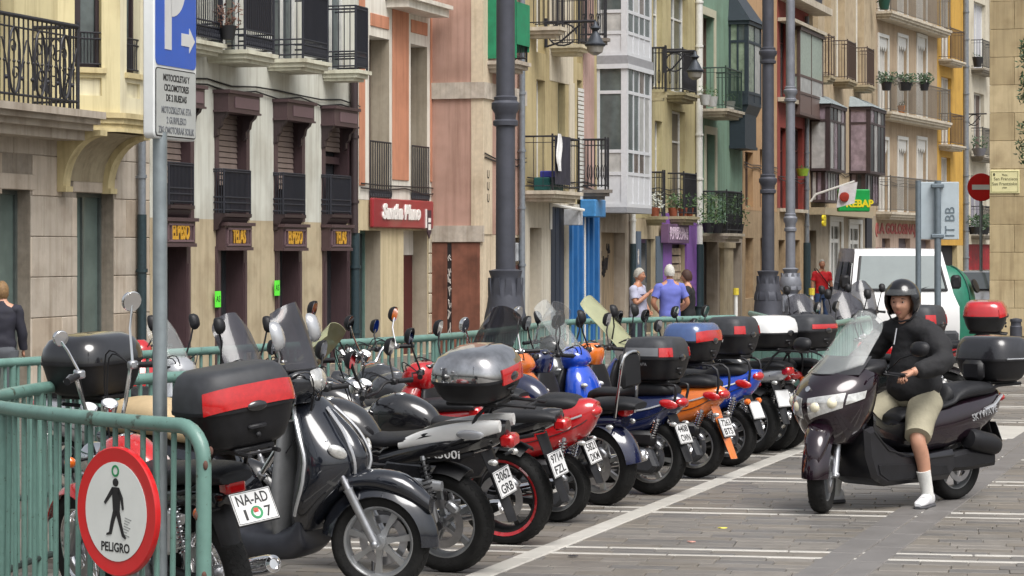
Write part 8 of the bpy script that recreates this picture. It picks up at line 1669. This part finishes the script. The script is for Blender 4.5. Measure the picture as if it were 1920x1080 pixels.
for v_ in sh_.data.vertices:
    n_ = v_.normal; p_ = v_.co; v_.co = p_ + n_ * (.012 * mathutils.noise.noise(Vector((p_.x * 9, p_.y * 14, p_.z * 9))) + .006 * mathutils.noise.noise(p_ * 30))
SOCK = mat('white_sock', '#d0d0cc', .9, bump=.3, bsc=120); SHO = mat('white_trainer', '#dadadc', .5, var=.12, sc=18)
for sg in (1, -1):
    n = leg[sg]; kn, an = J[n + 1], J[n + 2]; k = MB(); a = an.lerp(kn, .42); k.tube([a, an.lerp(kn, .25), an.lerp(kn, .08), an - Vector((0, 0, .05))], [.054, .050, .046, .046], 14); obj('sock', k, SOCK, rd)
    shoe(rd, (an.x, an.y, 0), (1, sg * .35, 0), SHO, mat('grey_sole', '#4a4a4e', .6))
k = MB(); nu, nv = 36, 18; v = []; f = []                # open-faced helmet with a raised clear visor
for j in range(nv + 1):
    for i in range(nu):
        a = 2 * pi * i / nu; fr_ = max(0, cos(a)); low = -.85 + 1.12 * min(1, max(0, (fr_ - .35) / .25)); t_ = low + (pi / 2 - low) * j / nv; v.append((.150 * cos(t_) * cos(a) - .012, .135 * cos(t_) * sin(a), .155 * sin(t_) + .02))
for j in range(nv):
    for i in range(nu): f.append((j * nu + i, j * nu + (i + 1) % nu, (j + 1) * nu + (i + 1) % nu, (j + 1) * nu + i))
k.add(v, f); hm = obj('helmet', k, mat('helmet_black', (.006, .006, .008), .12, coat=.5, spec=.4, var=.4, sc=14), rd, M=Mh, ang=180); sf = hm.modifiers.new('thick', 'SOLIDIFY'); sf.thickness = .022; sf.offset = -1
k = MB(); k.sheet(lambda u, v_: (.160 * cos(.30 + .28 * v_) * cos((u - .5) * 2.5) - .010, .145 * cos(.30 + .28 * v_) * sin((u - .5) * 2.5), .02 + .163 * sin(.28 + .28 * v_)), 14, 5, .004); obj('visor', k, glass('helmet_visor', (.4, .42, .42), .07, .03), hm)
k = MB(); k.tube([(.01, .112, -.07), (.035, .075, -.125), (.045, 0, -.142), (.035, -.075, -.125), (.01, -.112, -.07)], .007, 6); obj('chin_strap', k, BLACKPL, hm)

# scraps on the paving
for px, py, c_, l_ in ((1355, 992, 'yellow_scrap', 'small yellow scrap of paper on the open paving'), (1296, 1018, 'pink_scrap', 'small pink scrap lying near the bay line'), (1075, 1045, 'dark_scrap', 'dark bit of rubber beside the white stripes')):
    k = MB(); random.seed(px); k.loft([[(.03 * cos(a) * random.uniform(.6, 1.3), .02 * sin(a) * random.uniform(.6, 1.3), z) for a in [2 * pi * i / 9 for i in range(9)]] for z in (.0, .006)]); o = obj('litter_scrap', k, mat(c_, {'y': '#d8cf5a', 'p': '#d09a8c', 'd': '#26242a'}[c_[0]], .7), ang=0); o.location = G(px, py) + Vector((0, 0, .006)); tag(o, l_, 'litter')
